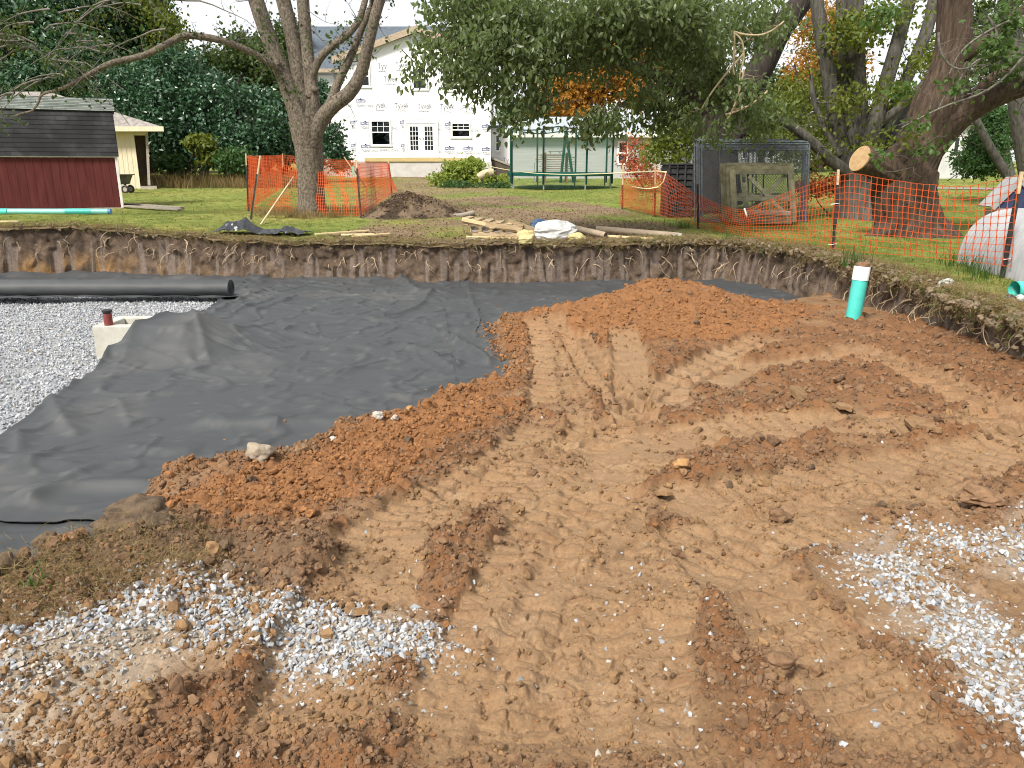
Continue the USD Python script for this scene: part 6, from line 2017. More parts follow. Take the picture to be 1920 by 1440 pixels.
M_holly = leaf_mat('glossy_dark_leaf', [(0, (0.035, 0.085, 0.039)), (.5, (0.063, 0.139, 0.060)), (.85, (0.114, 0.207, 0.079)), (1, (0.171, 0.266, 0.099))], trans=.12, rough=.35, spec=.5)
M_olive = leaf_mat('olive_leaf', [(0, (0.053, 0.083, 0.021)), (.5, (0.098, 0.135, 0.030)), (.85, (0.180, 0.210, 0.045)), (1, (0.330, 0.300, 0.053))], trans=.35)
M_yelgreen = leaf_mat('yellow_green_leaf', [(0, (.12, .145, .022)), (.4, (.23, .24, .035)), (.8, (.36, .33, .05)), (1, (.45, .31, .04))], trans=.42)
M_orange = leaf_mat('autumn_leaf', [(0, (0.338, 0.163, 0.022)), (.4, (0.546, 0.213, 0.035)), (.75, (0.650, 0.250, 0.055)), (1, (0.572, 0.125, 0.045))], trans=.42)
M_vine = leaf_mat('vine_leaf', [(0, (.20, .25, .045)), (.5, (.32, .37, .075)), (1, (.46, .44, .13))], trans=.4)
M_redl = leaf_mat('red_leaf', [(0, (0.360, 0.096, 0.042)), (.5, (0.540, 0.176, 0.084)), (1, (0.450, 0.272, 0.112))], trans=.35)
M_green = leaf_mat('mid_green_leaf', [(0, (0.048, 0.104, 0.029)), (.6, (0.096, 0.176, 0.045)), (1, (0.192, 0.256, 0.064))], trans=.35)
tree('evergreen_tree', 'tall dark evergreen tree above the red shed, farthest left', 44.2, 60, (70, -60), 12, [(40, 70, 44.2, 120, 90, 2.6), (-40, 10, 44.2, 120, 90, 2.6), (130, 20, 44.2, 110, 80, 2.6), (150, 120, 42.9, 100, 70, 2.4), (30, 160, 42.2, 100, 40, 2)], 2600, 9, 0.268, 0.255, M_holly, 821, gap=.40)
tree('evergreen_tree', 'tall dark tree with yellow-green top left of the bright sky gap', 46.9, 250, (270, -70), 12, [(240, 0, 46.9, 80, 80, 2.5), (285, 75, 46.2, 55, 80, 2.2), (230, 110, 45.6, 80, 60, 2.2), (290, 150, 44.2, 60, 50, 2)], 1900, 9, 0.268, 0.241, M_green, 822, gap=.42)
tree('yellow_vine_tree', 'yellow-green leafed tree top glowing beside the sky gap at left', 44.2, 300, (300, 0), 5, [(305, 40, 44.2, 34, 55, 1.0), (270, 10, 44.2, 40, 30, 1), (205, 25, 43.6, 22, 20, .8), (30, 60, 42.9, 40, 40, .8), (150, 50, 42.9, 30, 24, .8)], 420, 8, 0.241, 0.201, M_yelgreen, 823, gap=.45)
tree('holly_tree', 'broad dark glossy evergreen behind the cream outbuilding', 40.2, 300, (290, 120), 8, [(255, 185, 40.2, 75, 60, 2.2), (320, 220, 39.5, 70, 70, 2.2), (340, 150, 40.9, 60, 60, 2), (345, 285, 41, 60, 45, 1.6)], 2200, 9, 0.228, 0.201, M_holly, 824, gap=.41)
tree('holly_tree', 'broad dark glossy evergreen left of the orange fenced tree', 40.2, 460, (450, 140), 8, [(410, 210, 40.2, 70, 70, 2.2), (480, 235, 39.5, 72, 70, 2.2), (440, 280, 38.9, 90, 40, 1.8), (530, 250, 40.2, 40, 60, 1.6)], 2200, 9, 0.228, 0.201, M_holly, 825, gap=.41)
tree('olive_tree', 'lighter olive-green tree rising behind the dark evergreens below the sky gap', 48.6, 420, (430, 70), 7, [(400, 140, 48.6, 55, 50, 2), (450, 120, 48.6, 50, 55, 2), (500, 150, 48.6, 45, 70, 2), (380, 190, 47.4, 60, 50, 2)], 1500, 8, 0.307, 0.243, M_olive, 826, gap=.45)
tree('olive_tree', 'olive tree behind the leaning fenced trunk', 51.2, 560, (560, 40), 6, [(530, 120, 51.2, 40, 80, 1.8), (570, 190, 51.2, 30, 70, 1.6), (545, 60, 51.2, 26, 40, 1.4)], 700, 8, 0.307, 0.243, M_olive, 827, gap=.46)
tree('evergreen_shrub', 'dark evergreen shrub against the white house right of the fenced trunk', 41, 622, (622, 215), 4, [(622, 270, 41, 24, 50, 1.0), (606, 190, 41, 16, 40, .8), (640, 300, 41, 22, 22, .8)], 520, 8, .14, .16, M_holly, 828, gap=.36)
tree('leafy_shrub', 'pale green shrub with drooping leaves in front of the dark evergreens', 36.9, 378, (378, 250), 2, [(376, 268, 36.9, 28, 14, .6), (395, 296, 36.9, 24, 12, .6)], 110, 8, 0.161, 0.228, M_yelgreen, 829, gap=.3, droop=.5)
tree('leafy_shrub', 'grey-green low shrub left of the orange net', 36.2, 440, (440, 280), 2, [(440, 303, 36.2, 36, 22, .8), (320, 308, 36.9, 30, 14, .6)], 300, 8, 0.161, 0.174, M_green, 830, gap=.36)
tree('evergreen_tree', 'dense dark green tree filling the gap behind the evergreens at left', 56.3, 330, (330, 100), 9, [(330, 200, 56.3, 120, 90, 2.5), (180, 220, 55.0, 120, 80, 2.5), (480, 230, 56.3, 90, 80, 2.5)], 1800, 9, 0.384, 0.358, M_holly, 831, gap=.36)
# autumn colour behind the middle tree
tree('orange_maple', 'orange autumn maple glowing behind the dark-leaved tree', 54, 1100, (1110, 40), 9, [(1050, 190, 54, 50, 55, 2.5), (1110, 150, 54, 60, 60, 2.5), (1200, 150, 54, 60, 55, 2.5), (1160, 90, 54, 80, 50, 2.5), (1090, 225, 53, 40, 24, 2), (1265, 110, 54, 40, 60, 2)], 2300, 8, .32, .26, M_orange, 832, gap=.38)
tree('orange_maple', 'tall orange and yellow maple seen behind the many-stemmed tree', 60, 1530, (1540, 0), 8, [(1540, 60, 60, 50, 60, 2.5), (1580, 130, 60, 40, 70, 2.5), (1500, 140, 60, 36, 50, 2)], 800, 8, .34, .26, M_orange, 833, gap=.47)
tree('yellow_maple', 'yellow-green maple drooping in front of the grey garage', 30, 1325, (1320, 200), 4, [(1270, 245, 30, 52, 26, 1.2), (1245, 285, 30, 46, 24, 1.0), (1320, 262, 30, 40, 40, 1.2), (1300, 215, 31, 50, 30, 1.2)], 520, 9, .2, .14, M_yelgreen, 834, gap=.42, droop=.4)
tree('red_shrub', 'rusty red shrub in front of the garage window', 33, 1195, (1195, 270), 2, [(1195, 290, 33, 32, 38, .9), (1215, 330, 32, 36, 22, .9)], 250, 8, .16, .10, M_redl, 835, gap=.40)
tree('red_shrub', 'small reddish shrub behind the net left of the big trunk', 20, 1530, (1530, 330), 1.2, [(1520, 350, 20, 34, 20, .5), (1560, 345, 20.5, 18, 22, .5)], 160, 8, .09, .07, M_redl, 836, gap=.4)

# many-stemmed maple
t = thing('multi_stem_tree', 'many-stemmed yellow-green maple rising behind the sawn limb', 'tree')
Ym = 19.3
mb = MB()
limb(mb, px_limb([(1612, 412, 44), (1610, 390, 38), (1608, 350, 34), (1606, 318, 34), (1606, 300, 22)], Ym), 16, 18, .12, 61)
ms = []
for k, pts in enumerate([[(1598, 335, 18), (1578, 275, 15), (1562, 200, 13.5), (1550, 120, 12.5), (1536, 40, 12), (1528, -60, 10)], [(1604, 325, 13), (1598, 240, 11, .2), (1582, 170, 10, .3), (1576, 60, 10, .3), (1582, -60, 8, .3)], [(1612, 325, 17, .2), (1612, 220, 16, .2), (1606, 130, 15.5, .2), (1603, 0, 15, .2), (1602, -80, 12, .2)],
                         [(1620, 320, 16, -.1), (1640, 230, 14, -.1), (1666, 140, 13, 0), (1690, 55, 12, 0), (1722, -60, 10, 0)], [(1626, 312, 12, .3), (1668, 215, 11, .4), (1712, 120, 11, .5), (1745, 30, 10, .6), (1760, -60, 8, .6)], [(1600, 332, 12, -.2), (1562, 303, 11, -.3), (1512, 258, 9.5, -.4), (1480, 235, 8, -.5), (1440, 215, 5, -.6)],
                         [(1575, 292, 7, -.1), (1548, 245, 6, 0), (1528, 195, 5, 0), (1520, 140, 3.5, 0)], [(1640, 330, 22, .9), (1680, 262, 20, .9), (1722, 195, 17, 1), (1770, 120, 14, 1), (1800, 40, 10, 1)], [(1640, 235, 8), (1700, 190, 7.5, -.2), (1745, 140, 6.5, -.3), (1790, 70, 5, -.4)]]):
    ms.append(limb(mb, px_limb(pts, Ym), 18, 12, .07, 62 + k))
r = rng(840)
tips = []
for q in ms:
    twigs(mb, q, r, 9, 1.1, 3, .014, .15, tips, .2)
obj('trunk', mb.get(), M_bark4, t, smooth=50)
blobs = [(1500, 200, 21, 48, 60, 1.2), (1540, 260, 20.5, 50, 44, 1.0), (1590, 210, 18.4, 34, 26, .6), (1610, 180, 18.4, 34, 20, .6), (1640, 270, 18.4, 40, 22, .6), (1500, 290, 22, 40, 40, 1), (1680, 170, 18.2, 40, 22, .6), (1580, 60, 19, 60, 40, 1), (1660, 40, 19, 60, 40, 1), (1700, 250, 15.0, 26, 14, .4), (1560, 130, 20, 40, 30, 1), (1730, 110, 18, 40, 36, .8)]
lp, cl = fill(blobs, 640, 8, .14, 841, gap=.46, gscale=.6, shell=.2)
lp = np.vstack([lp, np.repeat(V(tips)[::4], 3, 0) + r.normal(0, .08, (len(tips[::4]) * 3, 3))])
obj('crown', leaf_mesh(lp, .105, r, .35, .36, fine=True), M_yelgreen, t)

# the old thick tree with its sawn limb
bq = GL(1702, 440)
Yb = bq[1]
t = thing('old_tree', 'massive furrowed trunk with a sawn-off limb behind the orange net', 'tree')
mb = MB()
limb(mb, px_limb([(1704, 462, 98), (1704, 446, 80), (1701, 425, 64), (1697, 390, 57), (1696, 345, 56), (1704, 312, 51), (1720, 285, 42), (1735, 255, 41), (1755, 205, 42), (1775, 150, 36), (1787, 100, 31), (1789, 40, 27), (1789, -30, 25), (1792, -120, 22)], Yb), 90, 84, .14, 71, 2.2, .085)
for k, (x0, y0, x1, y1, w) in enumerate([(1680, 415, 1618, 452, 20), (1730, 415, 1795, 450, 20), (1700, 420, 1690, 470, 22), (1715, 420, 1748, 466, 18), (1675, 420, 1650, 462, 16)]):
    limb(mb, px_limb([(x0, y0, w * 1.3, -.15), ((x0 + x1) / 2, (y0 + y1) / 2 + 6, w, -.3), (x1, y1, w * .35, -.35)], Yb), 10, 10, .15, 80 + k)
lr = limb(mb, px_limb([(1728, 300, 27, -.05), (1760, 260, 25, -.2), (1800, 220, 22, -.3), (1850, 188, 20, -.5), (1925, 158, 18, -.7), (2050, 110, 14, -1)], Yb), 40, 60, .14, 86, 1.6, .08)
l2 = limb(mb, px_limb([(1800, 110, 14, -.2), (1850, 75, 12, -.4), (1920, 20, 10, -.6), (2000, -40, 8, -.8)], Yb), 14, 10, .1, 87)
l3 = limb(mb, px_limb([(1775, 200, 11, .2), (1820, 180, 9, .3), (1870, 140, 8, .4), (1940, 120, 6, .5)], Yb), 14, 10, .1, 88)
obj('trunk', mb.get(), M_bark3, t, smooth=50)
mb = MB()
sl = limb(mb, px_limb([(1712, 337, 30, .1), (1680, 325, 28, -.15), (1650, 312, 26, -.25), (1614, 298, 25, -.36)], Yb), 24, 60, .10, 89, 2.0, .08)
stub = obj('sawn_limb', mb.get(), M_bark3, t, smooth=50)
ax = sl[-1, :3] - sl[-3, :3]
ax /= np.linalg.norm(ax)
cap = trimesh.creation.cylinder(sl[-1, 3] * .97, .03, sections=28)
cap.apply_transform(trimesh.geometry.align_vectors([0, 0, 1], ax + V([0, -.05, .10])))
cap.apply_translation(sl[-1, :3] + ax * .02)
obj('sawn_face', cap, M_cutend, stub)
r = rng(850)
mb, tips = MB(), []
for q, c, L in ((lr, 12, 1.0), (l2, 12, 1.2), (l3, 10, .9)):
    twigs(mb, q, r, c, L, 3, .016, .1, tips, .05)
q = spline(V(px_limb([(1712, 330, 3, -.7), (1720, 270, 2.5, -.8), (1735, 220, 2, -.9), (1780, 190, 2, -1)], Yb)), 10)
twigs(mb, q, r, 8, .6, 2, .008, .1, tips, .1)
for pts in ([(1920, 30), (1850, 60), (1800, 100), (1780, 140)], [(1900, 100), (1840, 110), (1800, 150), (1790, 190)], [(1760, 60), (1770, 110), (1800, 130), (1830, 120)], [(1930, 90), (1850, 170), (1770, 200), (1690, 240)], [(1850, 30), (1870, 90), (1840, 130)]):
    q = spline(V(px_limb([(a, b, 2.6 - .4 * k) for k, (a, b) in enumerate(pts)], Yb - 1.2)), 12)
    mb.add(*tubem(q[:, :3], q[:, 3], 5, False))
    twigs(mb, q, r, 7, .6, 2, .008, .0, tips, .2)
obj('twigs', mb.get(), M_twig, t, smooth=True)
blobs = [(1690, 170, 14.6, 16, 16, .3), (1790, 245, 14.6, 12, 14, .3), (1665, 290, 14.4, 14, 12, .3), (1740, 280, 14.5, 18, 12, .3), (1870, 90, 14.4, 40, 30, .6), (1890, 40, 14.5, 30, 30, .6), (1785, 155, 14.5, 14, 16, .3), (1660, 25, 14.6, 30, 20, .4), (1720, 230, 14.4, 18, 12, .3), (1900, 130, 14.8, 20, 20, .5)]
lp, cl = fill(blobs, 130, 7, .10, 851, gap=.35, gscale=.5, shell=.1)
lp = np.vstack([lp, V(tips)[::5] + r.normal(0, .05, (len(tips[::5]), 3))])
obj('crown', leaf_mesh(lp, .105, r, .4, .40, fine=True), leaf_mat('lobed_leaf', [(0, (.07, .12, .03)), (.6, (.12, .17, .04)), (1, (.20, .21, .05))], trans=.4), t)

# trees and shrubs at the far right
tree('grey_tree', 'straight grey trunk near the right edge behind the net', 21, 1900, (1885, -60), 30, [(1900, -20, 21, 60, 50, 1.5), (1860, 30, 22, 40, 30, 1)], 120, 7, .16, .13, M_olive, 861, bm=M_bark4, gap=.45)
tree('leaning_tree', 'thin leaning brown trunk between the old tree and the evergreen shrub', 25, 1868, (1790, 120), 10, [(1800, 110, 25, 40, 40, 1)], 60, 7, .18, .13, M_olive, 862, bm=M_bark4, gap=.45)
tree('evergreen_shrub', 'feathery evergreen shrub beneath the grey trunk at right', 26, 1840, (1845, 215), 3, [(1838, 300, 26, 48, 32, 1.0), (1850, 262, 26, 36, 34, .9), (1862, 225, 26, 22, 28, .6)], 1000, 9, .11, .10, M_green, 863, gap=.34, shell=.4)
tree('deciduous_tree', 'bare brownish tree behind the old trunk at right', 52, 1830, (1840, 20), 8, [(1800, 80, 52, 70, 60, 2.5), (1880, 60, 52, 60, 70, 2.5), (1860, 150, 52, 60, 40, 2)], 600, 8, .4, .22, M_olive, 864, bm=M_bark4, gap=.48)
tree('deciduous_tree', 'yellowing tree far behind the many-stemmed maple', 58, 1500, (1490, 120), 6, [(1490, 200, 58, 60, 60, 2.5), (1450, 250, 56, 50, 40, 2), (1560, 240, 60, 40, 50, 2)], 900, 8, .36, .26, M_yelgreen, 865, gap=.44)
tree('deciduous_tree', 'green tree far behind the stacked kennel panels', 62, 1400, (1400, 150), 6, [(1390, 200, 62, 60, 50, 2.5), (1440, 170, 62, 50, 40, 2.5), (1330, 180, 62, 60, 60, 2.5)], 900, 8, .4, .3, M_olive, 866, gap=.42)
tree('deciduous_tree', 'green tree beyond the garage roof', 64, 1000, (1000, 150), 6, [(1000, 215, 64, 60, 26, 2.5), (1060, 225, 64, 60, 22, 2.5)], 500, 8, .4, .3, M_green, 867, gap=.4)
tree('deciduous_tree', 'olive tree far off beyond the evergreen shrub at right edge', 70, 1920, (1930, 180), 6, [(1930, 240, 70, 80, 40, 2.5), (1800, 250, 70, 50, 34, 2.5)], 700, 8, .5, .32, M_olive, 868, gap=.42)

# vine-covered bush by the white house
tree('vine_bush', 'yellow-green vine-covered bush in front of the white house', 37, 866, (866, 310), 2, [(866, 320, 37, 40, 18, .9), (835, 334, 36.5, 30, 10, .8), (905, 338, 36.5, 34, 10, .8), (880, 308, 37, 22, 8, .6), (935, 340, 36.5, 20, 8, .6)], 420, 9, .14, .17, M_vine, 871, gap=.3, shell=.6)
tree('vine_bush', 'grey-green weeds at the foot of the vine-covered bush', 35, 880, (880, 340), 1, [(860, 349, 35, 44, 8, .5), (930, 350, 35, 34, 7, .5)], 200, 8, .1, .10, M_green, 872, gap=.3, shell=.4)
la, lb = P(897, 333, 36), P(926, 323, 36)
t = thing('log', 'pale split log lying on the vine-covered bush by the house', 'log')
mb = MB()
limb(mb, [[*la, .16], [*((la + lb) / 2 + V([0, 0, .05])), .20], [*lb, .15]], 10, 12, .14, 90)
obj('wood', mb.get(), mat('pale_bark', (.34, .26, .17), (.50, .42, .31), scale=9, rough=.9, bump=.8, bscale=16, bdist=.03), t, smooth=50)

# dry weeds along the wood
rg = rng(880)
weeds = [(blades(rg, 16, .62, .16, .016, .7), leaf_mat('dry_weed', [(0, (.19, .135, .055)), (.6, (.30, .225, .10)), (1, (.36, .30, .13))], trans=.25)) for _ in range(3)] + [(blades(rg, 12, .4, .12, .012, .7), M_olive)]
n = 900
wx = rg.uniform(-19, -9, n)
wy = rg.uniform(34.5, 39.0, n)
scatter('tall_weeds', weeds, np.stack([wx, wy, lawn_z(wx, wy) - .02], 1), z_quats(rg, n, .1), np.ones((n, 3)) * rg.uniform(.6, 1.3, (n, 1)), rg.choice(4, n, p=[.28, .28, .28, .16]), label='tall dry weeds along the foot of the dark evergreens', cat='weeds')
n = 420
a, d_ = rg.uniform(0, 2 * np.pi, n), rg.uniform(.3, 1.5, n)
wx, wy = cb[0] + d_ * np.cos(a), cb[1] + d_ * np.sin(a)
scatter('tall_weeds', weeds, np.stack([wx, wy, lawn_z(wx, wy) - .02], 1), z_quats(rg, n, .1), np.ones((n, 3)) * rg.uniform(.2, .5, (n, 1)), rg.choice(4, n, p=[.3, .3, .3, .1]), label='dry grass inside the orange net around the leaning tree', cat='weeds')

# ------------------------------------------------------------------ orange safety nets
LOOKS['orange_net'] = usdkit.material(stage, '/World/Looks/orange_net', {'p': ('principled_bsdf', {'base_color': (.62, .115, .028), 'roughness': .5}), 't': ('translucent_bsdf', {'color': (.85, .20, .04)}), 'm': ('mix_closure', {'fac': .35})}, [('p.BSDF', 'm.closure1'), ('t.BSDF', 'm.closure2')], surface='m.closure')
M_stake = mat('stake_wood', (.42, .31, .18), (.54, .42, .27), scale=12, rough=.85)
M_stakeb = mat('dark_stake', (.022, .020, .020), (.045, .04, .038), scale=12, rough=.7)


def net(bottom, top, seed, rows=13, pitch=.085, wv=.017, wh=.0065, bulge=.05):
    """a mesh of flat strands between a bottom and a top line (arrays of points)"""
    b, tp = V(bottom), V(top)
    L = np.concatenate([[0], np.cumsum(np.linalg.norm(np.diff(b[:, :2], axis=0), axis=1))])
    n = max(3, int(L[-1] / pitch))
    s = np.linspace(0, L[-1], n)
    from scipy.interpolate import PchipInterpolator
    B, T = PchipInterpolator(L, b)(s), PchipInterpolator(L, tp)(s)
    tg_ = np.gradient(B[:, :2], axis=0)
    tg_ /= np.linalg.norm(tg_, axis=1, keepdims=True)
    nr = np.stack([tg_[:, 1], -tg_[:, 0], np.zeros(n)], 1)
    h = np.linspace(0, 1, rows)
    S, Hh = np.meshgrid(s, h, indexing='ij')
    k = (meshkit.fbm(np.stack([S / 1.1, Hh * 1.3, S * 0 + seed], -1), 3, seed) - .5) * 2 * bulge * (.3 + np.sin(np.pi * Hh))
    k2 = (meshkit.fbm(np.stack([S / .6, Hh * 2, S * 0 + seed + 9], -1), 3, seed + 1) - .5) * bulge * .8
    pt = B[:, None] * (1 - Hh[..., None]) + T[:, None] * Hh[..., None] + nr[:, None] * k[..., None]
    pt[..., :2] += tg_[:, None] * (k2 - .10 * (1 - Hh) * bulge * 10)[..., None]
    pt[..., 2] += (meshkit.fbm(np.stack([S / .5, Hh * 3, S * 0 + seed + 4], -1), 2, seed + 2) - .5) * .03
    mb = MB()
    th = nr * .0015

    def strips(p, across, half):
        """ribbons with a little thickness along axis 0 of p (m, k, 3)"""
        m, kk = p.shape[:2]
        c = [p + across * half + th_, p - across * half + th_, p - across * half - th_, p + across * half - th_]
        v = np.stack(c, 2).reshape(m * kk * 4, 3)
        i, j = np.meshgrid(np.arange(m), np.arange(kk - 1), indexing='ij')
        a = ((i * kk + j) * 4).ravel()
        f = np.vstack([np.stack([a + e, a + 4 + e, a + 4 + (e + 1) % 4, a + (e + 1) % 4], 1) for e in range(4)])
        mb.add(v, f)

    tg3 = np.concatenate([tg_, np.zeros((n, 1))], 1)
    th_ = th[:, None]
    hw = wv / 2 * np.where(np.arange(rows) % 1 == 0, 1, 1)
    # upright strands swell at every crossing
    fine = np.repeat(pt, 2, axis=1)[:, :-1].copy()
    fine[:, 1::2] = (pt[:, :-1] + pt[:, 1:]) / 2
    wid = np.where(np.arange(fine.shape[1]) % 2 == 0, wv, wv * .45)[None, :, None] / 2
    strips(fine, tg3[:, None], wid)
    ph = pt.transpose(1, 0, 2)
    th_ = th[None]
    strips(ph, V([0, 0, 1.0]), wh / 2)
    return mb.get()


def stake(t, p0, p1, w=.035, dark=.75):
    """a stake, dark below and bare wood at its head"""
    p0, p1 = V(p0), V(p1)
    m = p0 + (p1 - p0) * dark
    a = obj('stake', barm(p0 - V([0, 0, .15]), p1, w, w, up=(0, 1, 0), c=.003), M_stake, t)
    if dark > 0:
        obj('dark_sleeve', barm(p0 - V([0, 0, .14]), m, w + .008, w + .008, up=(0, 1, 0)), M_stakeb, a)


def line_at(a, b, px):
    """the point of the ground line a-b that shows at the picture column px"""
    lo, hi = -.6, 1.6
    f_ = lambda q: 960 + FPX * q[0] / (q[1] * CF + (EYE - q[2]) * SF)
    up = f_(b) > f_(a)
    for _ in range(50):
        m = (lo + hi) / 2
        if (f_(a + (b - a) * m) < px) == up:
            lo = m
        else:
            hi = m
    return a + (b - a) * lo


# net round the leaning tree
t = thing('tree_net', 'orange safety net on stakes in a loop around the leaning tree at left', 'safety net')
A1, A2_, A3, A4_, A5 = GL(466, 396), GL(677, 409), GL(735, 366), GL(690, 352), GL(532, 352)
top_at = lambda q, px, py: P(px, py, q[1])
front_b = [A1 + V([0, 0, .03]), line_at(A1, A2_, 530) + V([0, -.1, .02]), line_at(A1, A2_, 600) + V([0, -.15, .02]), A2_ + V([0, 0, .06])]
front_t = [top_at(A1, 463, 294), top_at(line_at(A1, A2_, 530), 528, 308), top_at(line_at(A1, A2_, 600), 600, 322), top_at(A2_, 672, 312)]
obj('net', net(front_b, front_t, 3, rows=15, pitch=.072, wv=.021), LOOKS['orange_net'], t)
obj('net', net([A2_ + V([0, 0, .06]), (A2_ + A3) / 2 + V([0, 0, .05]), A3 + V([0, 0, .05])], [top_at(A2_, 672, 308), (top_at(A2_, 672, 306) + top_at(A3, 729, 306)) / 2, top_at(A3, 729, 306)], 5, rows=14), LOOKS['orange_net'], t)
obj('net', net([A3 + V([0, 0, .05]), A4_ + V([0, 0, .05]), (A4_ + A5) / 2 + V([0, 0, .05]), A5 + V([0, 0, .05])], [top_at(A3, 729, 306), top_at(A4_, 645, 300), top_at(A5, 590, 297), top_at(A5, 531, 290)], 6, rows=14, pitch=.07, wv=.021), LOOKS['orange_net'], t)
obj('net', net([A5 + V([0, 0, .05]), (A5 + A1) / 2 + V([0, 0, .05]), A1 + V([0, 0, .03])], [top_at(A5, 531, 290), top_at((A5 + A1) / 2, 498, 292), top_at(A1, 463, 292)], 7, rows=14, pitch=.07, wv=.021, bulge=.09), LOOKS['orange_net'], t)
stake(t, A1, top_at(A1, 461, 288), .032, .8)
stake(t, GL(468, 412), P(488, 292, GL(468, 412)[1] - .1), .035, .72)
stake(t, A2_, top_at(A2_, 668, 299), .032, .85)
stake(t, A3, top_at(A3, 728, 300), .045, .9)
stake(t, A5, top_at(A5, 530, 288), .035, .6)
stake(t, A4_, top_at(A4_, 645, 294), .035, .6)
obj('green_ribbon', barm(P(662, 312, A2_[1] - .03), P(663, 331, A2_[1] - .03), .05, .006, up=(0, 1, 0)), mat('mint_ribbon', (.14, .42, .30), rough=.6), t)
plank('bare wooden stick leaning against the orange net left of the trunk', GL(489, 421), P(550, 332, A1[1] - .05), .035, .035, M_stake, name='stick', cat='stick')

# net along the right side of the pit
t = thing('pit_net', 'long sagging orange safety net on dark stakes along the right lawn', 'safety net')
F1, F2, F3_, F4, F5 = GL(1167, 392), GL(1228, 407), GL(1310, 428), GL(1563, 473), GL(1878, 522)
segs = [(F1, F2), (F2, F3_), (F3_, F4), (F4, F5)]
stations = [[(1166, 320, 384), (1198, 340, 392), (1228, 322, 400)], [(1228, 318, 400), (1250, 326, 406), (1275, 345, 413), (1312, 366, 423)], [(1312, 366, 423), (1345, 382, 432), (1385, 392, 440), (1430, 380, 448), (1480, 360, 455), (1530, 342, 461), (1566, 330, 466)],
            [(1566, 330, 466), (1595, 326, 470), (1650, 334, 474), (1720, 345, 480), (1800, 352, 488), (1860, 342, 494), (1908, 330, 500)]]
for k, ((a, b), st) in enumerate(zip(segs, stations)):
    bb, tt = [], []
    for px, p1, p2 in st:
        q = line_at(a, b, px)
        bb.append(P(px - 3, p2, q[1]))
        tt.append(P(px, p1, q[1]))
    obj('net', net(bb, tt, 20 + k, rows=13, pitch=.09 if k < 3 else .105, bulge=.07), LOOKS['orange_net'], t)
q1 = [line_at(F1, F2, x) for x in (1164, 1196, 1230)]
obj('net', net([P(1164, 388, q1[0][1] - .12), P(1196, 395, q1[1][1] - .12), P(1230, 404, q1[2][1] - .12)], [P(1164, 345, q1[0][1] - .12), P(1196, 352, q1[1][1] - .12), P(1230, 348, q1[2][1] - .12)], 28, rows=10), LOOKS['orange_net'], t, label='second fold of orange net hanging low between the two rearmost stakes')
stake(t, F1, P(1168, 309, F1[1]), .035, .55)
stake(t, F2, P(1229, 308, F2[1]), .035, .55)
stake(t, F3_, P(1308, 345, F3_[1]), .03, 1.0)
stake(t, F4, P(1572, 318, F4[1]), .034, .82)
stake(t, F5, P(1916, 322, F5[1]), .036, .80)
for k, (f_, px, py) in enumerate([(F4, 1566, 382), (F4, 1561, 458), (F5, 1888, 486)]):
    obj('cable_tie', barm(P(px - 8, py + 1, f_[1] - .03), P(px + 8, py - 1, f_[1] - .03), .008, .008), M_whitep, t)
mb = MB()
for k in range(5):
    q = P(1396 + k, 392 + 3 * k, line_at(F3_, F4, 1396)[1] - .05)
    mb.box(q - V([.012, .01, .018]), q + V([.012, .01, .018]))
obj('tied_ribbon', mb.get(), M_whitep, t)
# pale tape strung from the house to the net
M_tapey = mat('pale_tape', (.62, .56, .30), (.70, .65, .42), rough=.6)
ta, tb_ = P(905, 309, 43), P(1229, 321, F2[1])
t = thing('barrier_tape', 'pale yellow tape strung from the white house past the trampoline to the net', 'tape')
u_ = np.linspace(0, 1, 30)[:, None]
pts = ta * (1 - u_) + tb_ * u_ - V([0, 0, .25]) * np.sin(np.pi * u_)
obj('line', tubem(pts, .014, 5), M_tapey, t, smooth=True)
obj('line', tubem([tb_, P(1250, 323, F2[1] - .3)], .02, 5), M_tapey, t, smooth=True)
obj('loose_end', tubem(spline(V([P(1248, 325, F2[1] - .3), P(1246, 336, F2[1] - .3), P(1236, 350, F2[1] - .3), P(1215, 354, F2[1] - .1), P(1185, 350, F1[1] - .3)]), 16), .016, 5), M_tapey, t, smooth=True)

